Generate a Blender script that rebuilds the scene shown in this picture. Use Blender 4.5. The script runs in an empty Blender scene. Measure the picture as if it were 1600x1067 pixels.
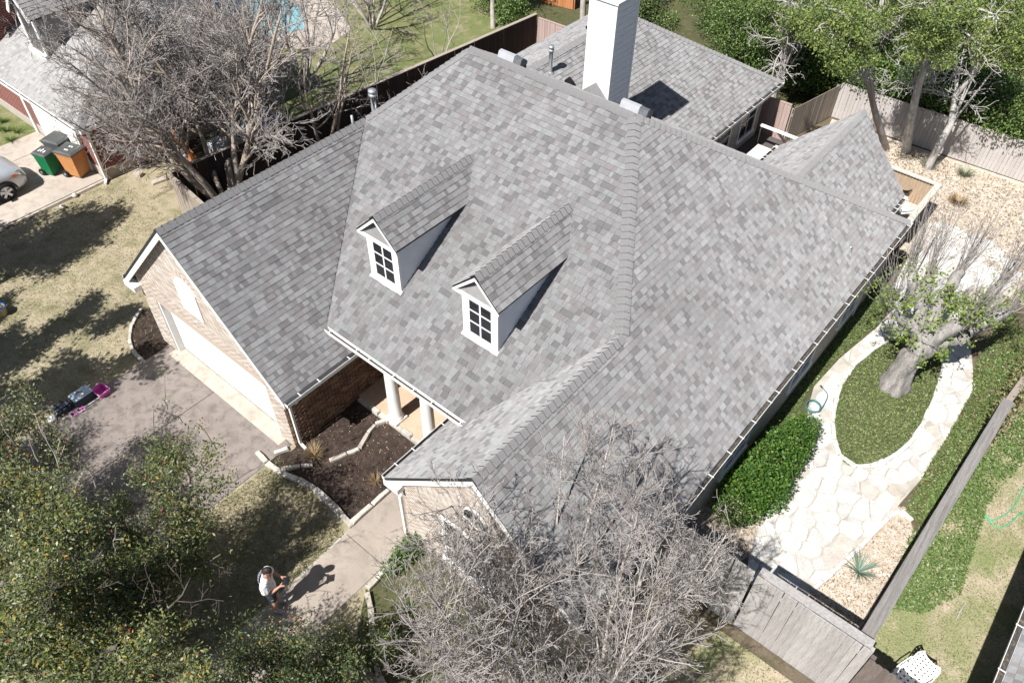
import bpy, bmesh, math, random
import numpy as np
from mathutils import Vector, Matrix, Euler

R = math.radians
scene = bpy.context.scene
col = scene.collection

# ---------------------------------------------------------------- camera, sky, sun, exposure
cam_data = bpy.data.cameras.new("camera")
cam_data.lens = 27.68
cam_data.sensor_width = 36.0
cam_data.clip_end = 800
cam = bpy.data.objects.new("camera", cam_data)
col.objects.link(cam)
CAM = Vector((0, 0, 16.778))
CAM_ROT = Matrix(((0.766056, -0.468411, 0.440169), (0.642704, 0.548096, -0.535278), (0.009475, 0.692952, 0.720922)))
cam.matrix_world = Matrix.Translation(CAM) @ CAM_ROT.to_4x4()
scene.camera = cam

world = bpy.data.worlds.new("World")
scene.world = world
world.use_nodes = True
wn = world.node_tree.nodes
wl = world.node_tree.links
sky = wn.new("ShaderNodeTexSky")
sky.sky_type = 'NISHITA'
sky.sun_disc = False
sky.sun_elevation = R(52.5)
sky.sun_rotation = R(183.0)
bg = wn["Background"]
wl.new(sky.outputs[0], bg.inputs[0])
bg.inputs[1].default_value = 0.05

sun_data = bpy.data.lights.new("sun", 'SUN')
sun_data.energy = 5.0
sun_data.angle = R(0.53)
sun_data.color = (1.0, 0.965, 0.92)
sun = bpy.data.objects.new("sun", sun_data)
col.objects.link(sun)
_az, _el = R(3.0), R(52.5)
SUN_TO = Vector((-math.sin(_az) * math.cos(_el), -math.cos(_az) * math.cos(_el), math.sin(_el)))
sun.rotation_euler = SUN_TO.to_track_quat('Z', 'Y').to_euler()
sun.location = (0, -20, 40)

vs = scene.view_settings
vs.view_transform = 'Standard'
vs.look = 'None'
vs.exposure = 0.77
vs.gamma = 1.0
vs.use_curve_mapping = False

# ---------------------------------------------------------------- helpers
def tag(o, label=None, cat=None, group=None, kind=None):
    if label: o['label'] = label
    if cat: o['category'] = cat
    if group: o['group'] = group
    if kind: o['kind'] = kind
    return o

def empty(name, loc=(0, 0, 0), rz=0.0):
    o = bpy.data.objects.new(name, None)
    o.location = loc
    o.rotation_euler = (0, 0, rz)
    o.empty_display_size = 0.2
    col.objects.link(o)
    return o

def thing(name, label, cat, loc=(0, 0, 0), rz=0.0, group=None):
    return tag(empty(name, loc, rz), label, cat, group)

def link(name, me, parent=None, loc=None, kind=None):
    o = bpy.data.objects.new(name, me)
    col.objects.link(o)
    if parent is not None:
        o.parent = parent
    if loc is not None:
        o.location = loc
    if kind:
        o['kind'] = kind
    return o

def np_mesh(name, V, Q, mats, midx=None, smooth=False):
    """V (n,3), Q (m,k) index array with k = 3 or 4"""
    V = np.asarray(V, dtype=np.float32)
    Q = np.asarray(Q, dtype=np.int32)
    me = bpy.data.meshes.new(name)
    me.vertices.add(len(V))
    me.vertices.foreach_set("co", V.ravel())
    k = Q.shape[1]
    me.loops.add(Q.size)
    me.loops.foreach_set("vertex_index", Q.ravel())
    me.polygons.add(len(Q))
    me.polygons.foreach_set("loop_start", np.arange(0, Q.size, k, dtype=np.int32))
    me.polygons.foreach_set("loop_total", np.full(len(Q), k, dtype=np.int32))
    for m in mats:
        me.materials.append(m)
    if midx is not None:
        me.polygons.foreach_set("material_index", np.asarray(midx, dtype=np.int32))
    if smooth:
        me.polygons.foreach_set("use_smooth", np.ones(len(Q), dtype=bool))
    me.update(calc_edges=True)
    me.validate()
    return me

class MB:
    """collects faces, builds ONE mesh object"""
    def __init__(self):
        self.v, self.f, self.m = [], [], []
        self.smooth = False
    def add(self, vs, fs, m=0):
        b = len(self.v)
        self.v += [tuple(p) for p in vs]
        self.f += [tuple(b + i for i in f) for f in fs]
        self.m += [m] * len(fs)
    def box(self, lo, hi, m=0):
        (a, b, c), (d, e, f) = lo, hi
        self.add([(a, b, c), (d, b, c), (d, e, c), (a, e, c), (a, b, f), (d, b, f), (d, e, f), (a, e, f)],
                 [(0, 3, 2, 1), (4, 5, 6, 7), (0, 1, 5, 4), (1, 2, 6, 5), (2, 3, 7, 6), (3, 0, 4, 7)], m)
    def obox(self, c, size, mat, m=0):
        """oriented box: mat = 3x3 / 4x4 rotation"""
        sx, sy, sz = size[0] / 2, size[1] / 2, size[2] / 2
        pts = []
        for z in (-sz, sz):
            for x, y in ((-sx, -sy), (sx, -sy), (sx, sy), (-sx, sy)):
                pts.append(Vector(c) + mat @ Vector((x, y, z)))
        self.add(pts, [(0, 3, 2, 1), (4, 5, 6, 7), (0, 1, 5, 4), (1, 2, 6, 5), (2, 3, 7, 6), (3, 0, 4, 7)], m)
    def bar(self, p0, p1, w, h, m=0, up=(0, 0, 1)):
        """rectangular bar from p0 to p1, w sideways, h along up"""
        p0, p1 = Vector(p0), Vector(p1)
        d = (p1 - p0)
        L = d.length
        d.normalize()
        s = d.cross(Vector(up))
        if s.length < 1e-4:
            s = d.cross(Vector((1, 0, 0)))
        s.normalize()
        u = s.cross(d)
        mt = Matrix((s, d, u)).transposed()
        self.obox((p0 + p1) / 2, (w, L, h), mt, m)
    def tube(self, path, radii, n=8, m=0, caps=True):
        path = [Vector(p) for p in path]
        if not hasattr(radii, '__len__'):
            radii = [radii] * len(path)
        rings = []
        b = len(self.v)
        for i, p in enumerate(path):
            d = (path[min(i + 1, len(path) - 1)] - path[max(i - 1, 0)]).normalized()
            a = d.orthogonal().normalized() if i == 0 else (rings_a - d * rings_a.dot(d)).normalized()
            rings_a = a
            c = d.cross(a)
            for k in range(n):
                t = 2 * math.pi * k / n
                self.v.append(tuple(p + (a * math.cos(t) + c * math.sin(t)) * radii[i]))
        for i in range(len(path) - 1):
            for k in range(n):
                k2 = (k + 1) % n
                self.f.append((b + i * n + k, b + i * n + k2, b + (i + 1) * n + k2, b + (i + 1) * n + k))
                self.m.append(m)
        if caps:
            self.f.append(tuple(b + k for k in reversed(range(n))))
            self.f.append(tuple(b + (len(path) - 1) * n + k for k in range(n)))
            self.m += [m, m]
    def lathe(self, c, prof, n=16, m=0):
        """prof: list of (radius, z) about a vertical axis at c"""
        b = len(self.v)
        for r, z in prof:
            for k in range(n):
                t = 2 * math.pi * k / n
                self.v.append((c[0] + r * math.cos(t), c[1] + r * math.sin(t), c[2] + z))
        for i in range(len(prof) - 1):
            for k in range(n):
                k2 = (k + 1) % n
                self.f.append((b + i * n + k, b + i * n + k2, b + (i + 1) * n + k2, b + (i + 1) * n + k))
                self.m.append(m)
        self.f.append(tuple(b + k for k in reversed(range(n))))
        self.f.append(tuple(b + (len(prof) - 1) * n + k for k in range(n)))
        self.m += [m, m]
    def prism(self, poly, z0, z1, m=0):
        """vertical prism over a 2D polygon"""
        a = sum(poly[i][0] * poly[(i + 1) % len(poly)][1] - poly[(i + 1) % len(poly)][0] * poly[i][1] for i in range(len(poly)))
        if a < 0:
            poly = list(reversed(poly))
        n = len(poly)
        vs = [(p[0], p[1], z0) for p in poly] + [(p[0], p[1], z1) for p in poly]
        fs = [tuple(range(n, 2 * n)), tuple(reversed(range(n)))]
        fs += [(i, (i + 1) % n, n + (i + 1) % n, n + i) for i in range(n)]
        self.add(vs, fs, m)
    def slab(self, poly3, t, m=0):
        """planar 3D polygon thickened downwards (vertically) by t"""
        n = len(poly3)
        top = [tuple(p) for p in poly3]
        bot = [(p[0], p[1], p[2] - t) for p in poly3]
        a = Vector((0, 0, 0))
        for i in range(n):
            a += Vector(top[i]).cross(Vector(top[(i + 1) % n]))
        if a.z < 0:
            top.reverse(); bot.reverse()
        fs = [tuple(range(n)), tuple(reversed(range(n, 2 * n)))]
        fs += [(i, n + i, n + (i + 1) % n, (i + 1) % n) for i in range(n)]
        self.add(top + bot, fs, m)
    def mesh(self, name, mats, off=(0, 0, 0)):
        if not isinstance(mats, (list, tuple)):
            mats = [mats]
        me = bpy.data.meshes.new(name)
        v = [(p[0] - off[0], p[1] - off[1], p[2] - off[2]) for p in self.v]
        me.from_pydata(v, [], self.f)
        for m in mats:
            me.materials.append(m)
        me.polygons.foreach_set("material_index", self.m)
        if self.smooth:
            me.polygons.foreach_set("use_smooth", [True] * len(self.f))
        me.update()
        return me
    def build(self, name, mats, parent=None, world=True, kind=None, loc=None):
        """vertices in world coordinates unless world=False; the mesh is stored relative to its parent chain"""
        off = Vector((0, 0, 0))
        if world:
            q = parent
            while q is not None:
                off += q.location
                q = q.parent
            if loc is not None:
                off += Vector(loc)
        return link(name, self.mesh(name, mats, off), parent, loc, kind)

def copy_tree(o, parent=None):
    c = o.copy()
    col.objects.link(c)
    if parent is not None:
        c.parent = parent
    for ch in list(o.children):
        copy_tree(ch, c)
    return c

def skin_body(name, joints, bones, m, parent, sub=2, root=0):
    """joints: {name: (pos, radius or (rx, ry))}; grown with a Skin modifier into one continuous surface"""
    names = list(joints)
    me = bpy.data.meshes.new(name)
    me.from_pydata([joints[n][0] for n in names], [(names.index(a), names.index(b_)) for a, b_ in bones], [])
    o = bpy.data.objects.new(name, me); col.objects.link(o)
    md = o.modifiers.new('skin', 'SKIN'); md.use_smooth_shade = True; md.branch_smoothing = .4
    for i, n in enumerate(names):
        r_ = joints[n][1]
        me.skin_vertices[0].data[i].radius = r_ if hasattr(r_, '__len__') else (r_, r_)
        me.skin_vertices[0].data[i].use_root = (i == root)
    sb = o.modifiers.new('subdiv', 'SUBSURF'); sb.levels = sub; sb.render_levels = sub
    dg = bpy.context.evaluated_depsgraph_get()
    ev = o.evaluated_get(dg)
    res = bpy.data.meshes.new_from_object(ev)
    bpy.data.objects.remove(o)
    res.materials.clear(); res.materials.append(m)
    for p_ in res.polygons:
        p_.use_smooth = True; p_.material_index = 0
    return link(name, res, parent)

# ---------------------------------------------------------------- materials
def new_mat(name):
    m = bpy.data.materials.new(name)
    m.use_nodes = True
    nt = m.node_tree
    return m, nt, nt.nodes["Principled BSDF"]

def noise(nt, vec, scale, detail=5, rough=0.6, dist=0.0):
    n = nt.nodes.new("ShaderNodeTexNoise")
    n.inputs["Scale"].default_value = scale
    n.inputs["Detail"].default_value = detail
    n.inputs["Roughness"].default_value = rough
    n.inputs["Distortion"].default_value = dist
    nt.links.new(vec, n.inputs["Vector"])
    return n

def ramp(nt, fac, stops):
    r = nt.nodes.new("ShaderNodeValToRGB")
    el = r.color_ramp.elements
    while len(el) < len(stops):
        el.new(0.5)
    for e, (pos, c) in zip(el, stops):
        e.position = pos
        e.color = (c[0], c[1], c[2], 1)
    nt.links.new(fac, r.inputs[0])
    return r

def mixc(nt, a, b, fac, mode='MIX'):
    n = nt.nodes.new("ShaderNodeMix")
    n.data_type = 'RGBA'
    n.blend_type = mode
    if hasattr(fac, 'is_linked'):
        nt.links.new(fac, n.inputs[0])
    else:
        n.inputs[0].default_value = fac
    for s, k in ((a, 6), (b, 7)):
        if hasattr(s, 'is_linked'):
            nt.links.new(s, n.inputs[k])
        else:
            n.inputs[k].default_value = (s[0], s[1], s[2], 1)
    return n.outputs[2]

def bump(nt, bs, h, strength, dist=0.02):
    b = nt.nodes.new("ShaderNodeBump")
    b.inputs["Strength"].default_value = strength
    b.inputs["Distance"].default_value = dist
    nt.links.new(h, b.inputs["Height"])
    nt.links.new(b.outputs[0], bs.inputs["Normal"])

def mat(name, c1, c2=None, scale=6.0, rough=0.8, bmp=0.0, bscale=60.0, metal=0.0, spec=0.3, c3=None, fine=0.0, stretch=None):
    """two or three colours mixed by noise, plus a fine grain and relief"""
    m, nt, bs = new_mat(name)
    bs.inputs["Roughness"].default_value = rough
    bs.inputs["Metallic"].default_value = metal
    bs.inputs["Specular IOR Level"].default_value = spec
    if c2 is None and not bmp:
        bs.inputs["Base Color"].default_value = (*c1, 1)
        return m
    tc = nt.nodes.new("ShaderNodeTexCoord")
    vec = tc.outputs["Object"]
    if stretch:
        mp = nt.nodes.new("ShaderNodeMapping")
        mp.inputs["Scale"].default_value = stretch
        nt.links.new(vec, mp.inputs[0])
        vec = mp.outputs[0]
    if c2 is None:
        c2 = c1
    n1 = noise(nt, vec, scale, 6, 0.62)
    st = [(0.34, c1), (0.66, c2)] if c3 is None else [(0.3, c1), (0.5, c2), (0.7, c3)]
    out = ramp(nt, n1.outputs[0], st).outputs[0]
    if fine:
        n2 = noise(nt, vec, bscale, 3, 0.7)
        g = ramp(nt, n2.outputs[0], [(0.3, (1 - fine,) * 3), (0.7, (1 + fine,) * 3)]).outputs[0]
        out = mixc(nt, out, g, 1.0, 'MULTIPLY')
    nt.links.new(out, bs.inputs["Base Color"])
    if bmp:
        n3 = noise(nt, vec, bscale, 4, 0.65)
        bump(nt, bs, n3.outputs[0], bmp)
    return m

def shingle_mat(name, c):
    """granule covered shingle: per-tab tone, broad weathering streaks and fine granules"""
    m, nt, bs = new_mat(name)
    bs.inputs["Roughness"].default_value = 1.0
    bs.inputs["Diffuse Roughness"].default_value = 1.0
    bs.inputs["Specular IOR Level"].default_value = 0.08
    v = nt.nodes.new("ShaderNodeTexCoord").outputs["Object"]
    a = noise(nt, v, 0.55, 6, 0.62, 0.8)
    b = noise(nt, v, 9, 5, 0.7)
    g = noise(nt, v, 240, 2, 0.7)
    f1 = ramp(nt, a.outputs[0], [(0.32, (.84, .832, .825)), (0.68, (1.09, 1.09, 1.09))]).outputs[0]
    f2 = ramp(nt, b.outputs[0], [(0.32, (.90,) * 3), (0.68, (1.08,) * 3)]).outputs[0]
    f3 = ramp(nt, g.outputs[0], [(0.3, (.72,) * 3), (0.7, (1.28,) * 3)]).outputs[0]
    out = mixc(nt, c, f1, 1.0, 'MULTIPLY')
    out = mixc(nt, out, f2, 1.0, 'MULTIPLY')
    out = mixc(nt, out, f3, 1.0, 'MULTIPLY')
    nt.links.new(out, bs.inputs["Base Color"])
    bump(nt, bs, g.outputs[0], 0.5, 0.004)
    return m

def leaf_mat(name, c, rough=0.45, trans=0.3, spec=0.35):
    m, nt, bs = new_mat(name)
    bs.inputs["Base Color"].default_value = (*c, 1)
    bs.inputs["Roughness"].default_value = rough
    bs.inputs["Specular IOR Level"].default_value = spec
    t = nt.nodes.new("ShaderNodeBsdfTranslucent")
    t.inputs[0].default_value = (min(1, c[0] * 1.3), min(1, c[1] * 1.35), c[2] * 0.8, 1)
    mx = nt.nodes.new("ShaderNodeMixShader")
    mx.inputs[0].default_value = trans
    nt.links.new(bs.outputs[0], mx.inputs[1])
    nt.links.new(t.outputs[0], mx.inputs[2])
    nt.links.new(mx.outputs[0], nt.nodes["Material Output"].inputs[0])
    return m

def ground_mat(name, cols, scales=(0.25, 1.6, 14.0), rough=0.95, bmp=0.35, mottled=0.35):
    """broad patches (cols 0-1), smaller patches (col 2) and fine mottling"""
    m, nt, bs = new_mat(name)
    bs.inputs["Roughness"].default_value = rough
    bs.inputs["Specular IOR Level"].default_value = 0.15
    tc = nt.nodes.new("ShaderNodeTexCoord")
    v = tc.outputs["Object"]
    a = noise(nt, v, scales[0], 6, 0.6, 0.6)
    b = noise(nt, v, scales[1], 7, 0.68, 0.4)
    c = noise(nt, v, scales[2], 6, 0.75)
    base = ramp(nt, a.outputs[0], [(0.38, cols[0]), (0.62, cols[1])]).outputs[0]
    f2 = ramp(nt, b.outputs[0], [(0.46, (0, 0, 0)), (0.64, (1, 1, 1))]).outputs[0]
    base = mixc(nt, base, cols[2], f2)
    g = ramp(nt, c.outputs[0], [(0.28, (1 - mottled,) * 3), (0.72, (1 + mottled,) * 3)]).outputs[0]
    base = mixc(nt, base, g, 1.0, 'MULTIPLY')
    nt.links.new(base, bs.inputs["Base Color"])
    bump(nt, bs, c.outputs[0], bmp, 0.05)
    return m

def brick_mat(name, c1, c2, mortar, off=0.5, w=0.2, h=0.075, scale=1.0, axis='x'):
    """running-bond brick for walls too far away to build brick by brick"""
    m, nt, bs = new_mat(name)
    bs.inputs["Roughness"].default_value = 0.9
    tc = nt.nodes.new("ShaderNodeTexCoord")
    sep = nt.nodes.new("ShaderNodeSeparateXYZ")
    cmb = nt.nodes.new("ShaderNodeCombineXYZ")
    nt.links.new(tc.outputs["Object"], sep.inputs[0])
    ad = nt.nodes.new("ShaderNodeMath"); ad.operation = 'ADD'
    nt.links.new(sep.outputs[0], ad.inputs[0]); nt.links.new(sep.outputs[1], ad.inputs[1])
    nt.links.new(ad.outputs[0], cmb.inputs[0])
    nt.links.new(sep.outputs[2], cmb.inputs[1])
    b = nt.nodes.new("ShaderNodeTexBrick")
    b.inputs["Color1"].default_value = (*c1, 1)
    b.inputs["Color2"].default_value = (*c2, 1)
    b.inputs["Mortar"].default_value = (*mortar, 1)
    b.inputs["Scale"].default_value = 1.0
    b.inputs["Mortar Size"].default_value = 0.008
    b.inputs["Brick Width"].default_value = w + 0.01
    b.inputs["Row Height"].default_value = h
    nt.links.new(cmb.outputs[0], b.inputs["Vector"])
    n = noise(nt, tc.outputs["Object"], 9, 5, 0.7)
    g = ramp(nt, n.outputs[0], [(0.3, (0.78,) * 3), (0.7, (1.18,) * 3)]).outputs[0]
    nt.links.new(mixc(nt, b.outputs[0], g, 1.0, 'MULTIPLY'), bs.inputs["Base Color"])
    inv = nt.nodes.new("ShaderNodeMath"); inv.operation = 'SUBTRACT'
    inv.inputs[0].default_value = 1.0
    nt.links.new(b.outputs["Fac"], inv.inputs[1])
    bump(nt, bs, inv.outputs[0], 0.5, 0.01)
    return m

M = {}
M['white'] = mat('white_paint', (0.78, 0.78, 0.77), (0.70, 0.70, 0.68), 3.0, 0.5, 0.05, 40)
M['white_col'] = mat('white_column_paint', (0.8, 0.8, 0.79), (0.74, 0.74, 0.72), 2.0, 0.45)
M['siding'] = mat('white_siding', (0.74, 0.75, 0.77), (0.68, 0.69, 0.71), 4.0, 0.6, 0.06, 30)
M['glass'] = mat('dark_window_glass', (0.012, 0.014, 0.018), None, rough=0.06, spec=0.6)
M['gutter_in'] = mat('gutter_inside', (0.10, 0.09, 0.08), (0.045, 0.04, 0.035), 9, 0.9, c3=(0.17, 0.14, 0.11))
M['fascia_dark'] = mat('dark_drip_edge', (0.03, 0.03, 0.032), None, rough=0.6)
SH = [shingle_mat('shingle_%s' % n, c) for n, c in (
    ('mid', (0.219, 0.217, 0.221)), ('pale', (0.262, 0.264, 0.268)), ('dark', (0.165, 0.162, 0.166)),
    ('mauve', (0.209, 0.199, 0.203)), ('green', (0.235, 0.250, 0.249)), ('soft', (0.240, 0.239, 0.243)))]
SHW = [0.27, 0.17, 0.17, 0.13, 0.06, 0.2]
M['cap'] = shingle_mat('ridge_cap', (0.229, 0.227, 0.231))
M['asphalt_edge'] = mat('asphalt_shingle_edge', (0.035, 0.034, 0.035), None, rough=.95, spec=.1)
SH.append(M['asphalt_edge'])
M['deck_under'] = mat('roof_underlay', (0.06, 0.06, 0.06), (0.09, 0.09, 0.09), 10, 0.95)
M['metal'] = mat('grey_vent_metal', (0.42, 0.44, 0.47), (0.36, 0.37, 0.39), 8, 0.45, metal=0.5)
M['metal_white'] = mat('pale_vent_metal', (0.46, 0.475, 0.50), (0.40, 0.41, 0.43), 6, 0.4, metal=0.3)
M['metal_dark'] = mat('dark_vent_metal', (0.16, 0.17, 0.185), (0.11, 0.115, 0.125), 8, 0.5, metal=0.4)
M['black'] = mat('black_plastic', (0.012, 0.012, 0.013), (0.02, 0.02, 0.021), 12, 0.5)

# ---------------------------------------------------------------- ground, lawns, beds, paving
M['soil'] = ground_mat('soil', [(0.16, 0.125, 0.09), (0.11, 0.09, 0.065), (0.07, 0.07, 0.035)], (0.3, 2.0, 18))
M['lawn'] = ground_mat('dry_lawn', [(0.345, 0.298, 0.21), (0.275, 0.245, 0.165), (0.195, 0.18, 0.105)], (0.35, 1.5, 26), mottled=0.45)
M['lawn_green'] = ground_mat('green_lawn', [(0.105, 0.135, 0.045), (0.155, 0.17, 0.07), (0.225, 0.205, 0.12)], (0.3, 1.2, 22), mottled=0.45)
M['lawn_mixed'] = ground_mat('patchy_lawn', [(0.20, 0.225, 0.10), (0.29, 0.265, 0.165), (0.40, 0.335, 0.25)], (0.45, 0.9, 24), mottled=0.4)
M['gravel'] = ground_mat('tan_gravel', [(0.46, 0.395, 0.32), (0.40, 0.335, 0.265), (0.54, 0.50, 0.44)], (0.5, 5.0, 30), mottled=0.5)
M['mulch'] = ground_mat('dark_mulch', [(0.030, 0.022, 0.018), (0.045, 0.033, 0.027), (0.075, 0.055, 0.045)], (0.8, 6, 40), mottled=0.6)
M['cover_soil'] = ground_mat('ground_cover_soil', [(0.06, 0.07, 0.03), (0.08, 0.085, 0.04), (0.11, 0.095, 0.055)], (0.8, 4, 26))
M['aggregate'] = ground_mat('exposed_aggregate', [(0.245, 0.213, 0.194), (0.20, 0.176, 0.162), (0.15, 0.131, 0.12)], (0.5, 3.5, 60), rough=0.85, bmp=0.25, mottled=0.35)
M['concrete'] = ground_mat('pale_concrete', [(0.44, 0.39, 0.335), (0.38, 0.335, 0.29), (0.32, 0.28, 0.24)], (0.4, 2.5, 50), rough=0.9, bmp=0.12, mottled=0.14)
M['walk'] = ground_mat('walk_concrete', [(0.36, 0.31, 0.265), (0.31, 0.268, 0.23), (0.26, 0.226, 0.195)], (0.5, 3, 50), rough=0.9, bmp=0.15, mottled=0.2)
M['terracotta'] = ground_mat('terracotta_floor', [(0.52, 0.40, 0.295), (0.48, 0.355, 0.26), (0.44, 0.315, 0.225)], (0.6, 3, 40), rough=0.7, bmp=0.08, mottled=0.12)
FS = [mat('flagstone_%d' % i, c, tuple(x * 0.74 for x in c), 3.2, 0.9, 0.5, 35, fine=0.2) for i, c in enumerate((
    (0.59, 0.575, 0.55), (0.53, 0.515, 0.49), (0.62, 0.607, 0.58), (0.52, 0.48, 0.43), (0.47, 0.425, 0.37), (0.56, 0.55, 0.53)))]
M['mortar'] = mat('pale_mortar', (0.47, 0.445, 0.40), (0.31, 0.285, 0.24), 2.2, 0.95, 0.3, 60)
ED = [mat('edging_stone_%d' % i, c, tuple(x * 0.75 for x in c), 7, 0.9, 0.4, 40, fine=0.15) for i, c in enumerate((
    (0.50, 0.475, 0.425), (0.44, 0.405, 0.35), (0.56, 0.53, 0.48)))]
rng = random.Random(7)

def sheet(name, poly, z, m, label, t=None):
    b = MB()
    if t is None:
        b.add([(p[0], p[1], z) for p in poly], [tuple(range(len(poly)))])
        a = sum(poly[i][0] * poly[(i + 1) % len(poly)][1] - poly[(i + 1) % len(poly)][0] * poly[i][1] for i in range(len(poly)))
        if a < 0:
            b.f = [tuple(reversed(f)) for f in b.f]
    else:
        b.prism(poly, z, z + t)
    o = b.build(name, m)
    return tag(o, label, kind='structure')

sheet('ground', [(-140, -90), (120, -90), (120, 170), (-140, 170)], 0.0, M['soil'], 'bare brown soil and leaf litter under everything')
sheet('lawn', [(-26.6, -14), (-3.2, -14), (-1.2, 8.7), (-6.0, 8.7), (-18.4, 9.6), (-23.4, 10.3), (-25.4, 11.2), (-26.6, 11.0)], 0.006, M['lawn'], 'dry tan and green front lawn')
sheet('neighbour_lawn', [(-44, 13), (-26.2, 13), (-23.1, 10.2), (-21.5, 27.0), (-30, 40), (-44, 34)], 0.006, M['lawn_green'], 'bright green lawn behind the fence on the left')
sheet('side_lawn', [(1.35, 6), (3.9, 6), (4.6, 24), (2.4, 24), (1.75, 17)], 0.006, M['lawn_mixed'], 'patchy green lawn beyond the long fence')
sheet('side_lawn', [(0.4, -10), (3.9, -10), (3.9, 5.99), (1.35, 5.99), (0.8, 8.7), (-1.19, 8.7), (-3.0, -10)], 0.006, M['lawn_mixed'], 'patchy lawn in front of the plank gate')
sheet('back_garden', [(-7.0, 24.0), (2.2, 24.0), (2.6, 31.2), (-8.4, 30.6)], 0.008, M['gravel'], 'tan gravel and dry grass in the back garden')

# --- driveway: four exposed aggregate slabs
def slabs(root, rects, z, t, m, name='slab'):
    for k, q in enumerate(rects):
        b = MB()
        b.prism(q, z, z + t)
        b.build(name, m, root)
drive = sheet('driveway', [(-17.75, -14), (-12.2, -14), (-12.2, 5.84), (-17.75, 5.84)], 0.010, M['mortar'], 'brown exposed aggregate driveway in front of the white garage door')
def rect(x0, y0, x1, y1, g=0.012):
    return [(x0 + g, y0 + g), (x1 - g, y0 + g), (x1 - g, y1 - g), (x0 + g, y1 - g)]
slabs(drive, [rect(a, c, b_, d) for (a, b_) in ((-17.75, -15.25), (-15.25, -12.2)) for (c, d) in ((2.04, 5.84), (-2.2, 2.04), (-6.5, -2.2), (-14, -6.5))], 0.012, 0.022, M['aggregate'])
apron = sheet('garage_apron', [(-17.45, 5.60), (-12.45, 5.60), (-12.45, 6.04), (-17.45, 6.04)], 0.0365, M['concrete'], 'pale concrete strip along the garage door')
ndrive = sheet('driveway', [(-34, -12), (-26.9, -12), (-26.75, 9.1), (-34, 9.1)], 0.010, M['mortar'], 'pale concrete driveway of the red brick house')
slabs(ndrive, [rect(a, c, b_, d) for (a, b_) in ((-34, -30.4), (-30.4, -26.85)) for (c, d) in ((5.2, 9.1), (1.0, 5.2), (-4, 1.0), (-12, -4))], 0.012, 0.03, M['concrete'])
sheet('grass_strip', [(-36, 7.4), (-31.75, 7.6), (-31.75, 9.1), (-36, 9.1)], 0.05, M['lawn_green'], 'strip of green border grass at the red brick wall')

# --- front walk
walk = sheet('front_walk', [(-9.05, -3), (-7.85, -3), (-7.85, 6.2), (-8.05, 8.0), (-9.2, 8.0), (-9.2, 5.3)], 0.010, M['mortar'], 'pale concrete walk leading to the porch')
slabs(walk, [rect(-9.05, -3, -7.85, -0.2), rect(-9.05, -0.2, -7.85, 2.4), [(-9.03, 2.412), (-7.86, 2.412), (-7.86, 4.988), (-9.15, 4.988)], [(-9.17, 5.012), (-7.86, 5.012), (-7.86, 7.98), (-9.17, 7.98)]], 0.012, 0.026, M['walk'])

# --- edging stones along a line
def smooth_line(pts, it=2):
    for _ in range(it):
        q = [pts[0]]
        for a, b_ in zip(pts, pts[1:]):
            q += [(a[0] * .75 + b_[0] * .25, a[1] * .75 + b_[1] * .25), (a[0] * .25 + b_[0] * .75, a[1] * .25 + b_[1] * .75)]
        q.append(pts[-1])
        pts = q
    return pts

def edging(parent, pts, lmin, lmax, w, h, z, mats=ED, closed=False, name='edging_stone', gap=0.02):
    if closed:
        pts = pts + [pts[0]]
    acc = [0.0]
    for a, b_ in zip(pts, pts[1:]):
        acc.append(acc[-1] + math.dist(a, b_))
    def at(s):
        s = min(max(s, 0), acc[-1])
        for i in range(len(pts) - 1):
            if s <= acc[i + 1] or i == len(pts) - 2:
                t = (s - acc[i]) / max(1e-6, acc[i + 1] - acc[i])
                return (pts[i][0] + (pts[i + 1][0] - pts[i][0]) * t, pts[i][1] + (pts[i + 1][1] - pts[i][1]) * t)
    s = 0.0
    while s < acc[-1] - lmin * 0.5:
        L = min(rng.uniform(lmin, lmax), acc[-1] - s)
        A, B = at(s + gap / 2), at(s + L - gap / 2)
        d = Vector((B[0] - A[0], B[1] - A[1], 0))
        ln = d.length
        if ln > 0.03:
            d.normalize()
            n = Vector((-d.y, d.x, 0))
            b = MB()
            ww, hh = w * rng.uniform(.8, 1.2), h * rng.uniform(.8, 1.2)
            poly = []
            for (t, sgn) in ((0, -1), (.5, -1), (1, -1), (1, 1), (.5, 1), (0, 1)):
                q = Vector((A[0], A[1], 0)) + d * (ln * t) + n * (sgn * ww / 2 * rng.uniform(.82, 1.15))
                poly.append((q.x, q.y))
            c = (sum(p[0] for p in poly) / 6, sum(p[1] for p in poly) / 6)
            top = [(c[0] + (p[0] - c[0]) * .88, c[1] + (p[1] - c[1]) * .88, z + hh * rng.uniform(.92, 1.06)) for p in poly]
            vs = [(p[0], p[1], z) for p in poly] + [(p[0], p[1], z + hh * .75) for p in poly] + top
            fs = [(12, 13, 14, 15, 16, 17)]
            for k in range(6):
                k2 = (k + 1) % 6
                fs += [(k, k2, 6 + k2, 6 + k), (6 + k, 6 + k2, 12 + k2, 12 + k)]
            b.add(vs, fs)
            b.build(name, rng.choice(mats), parent)
        s += L

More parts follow.
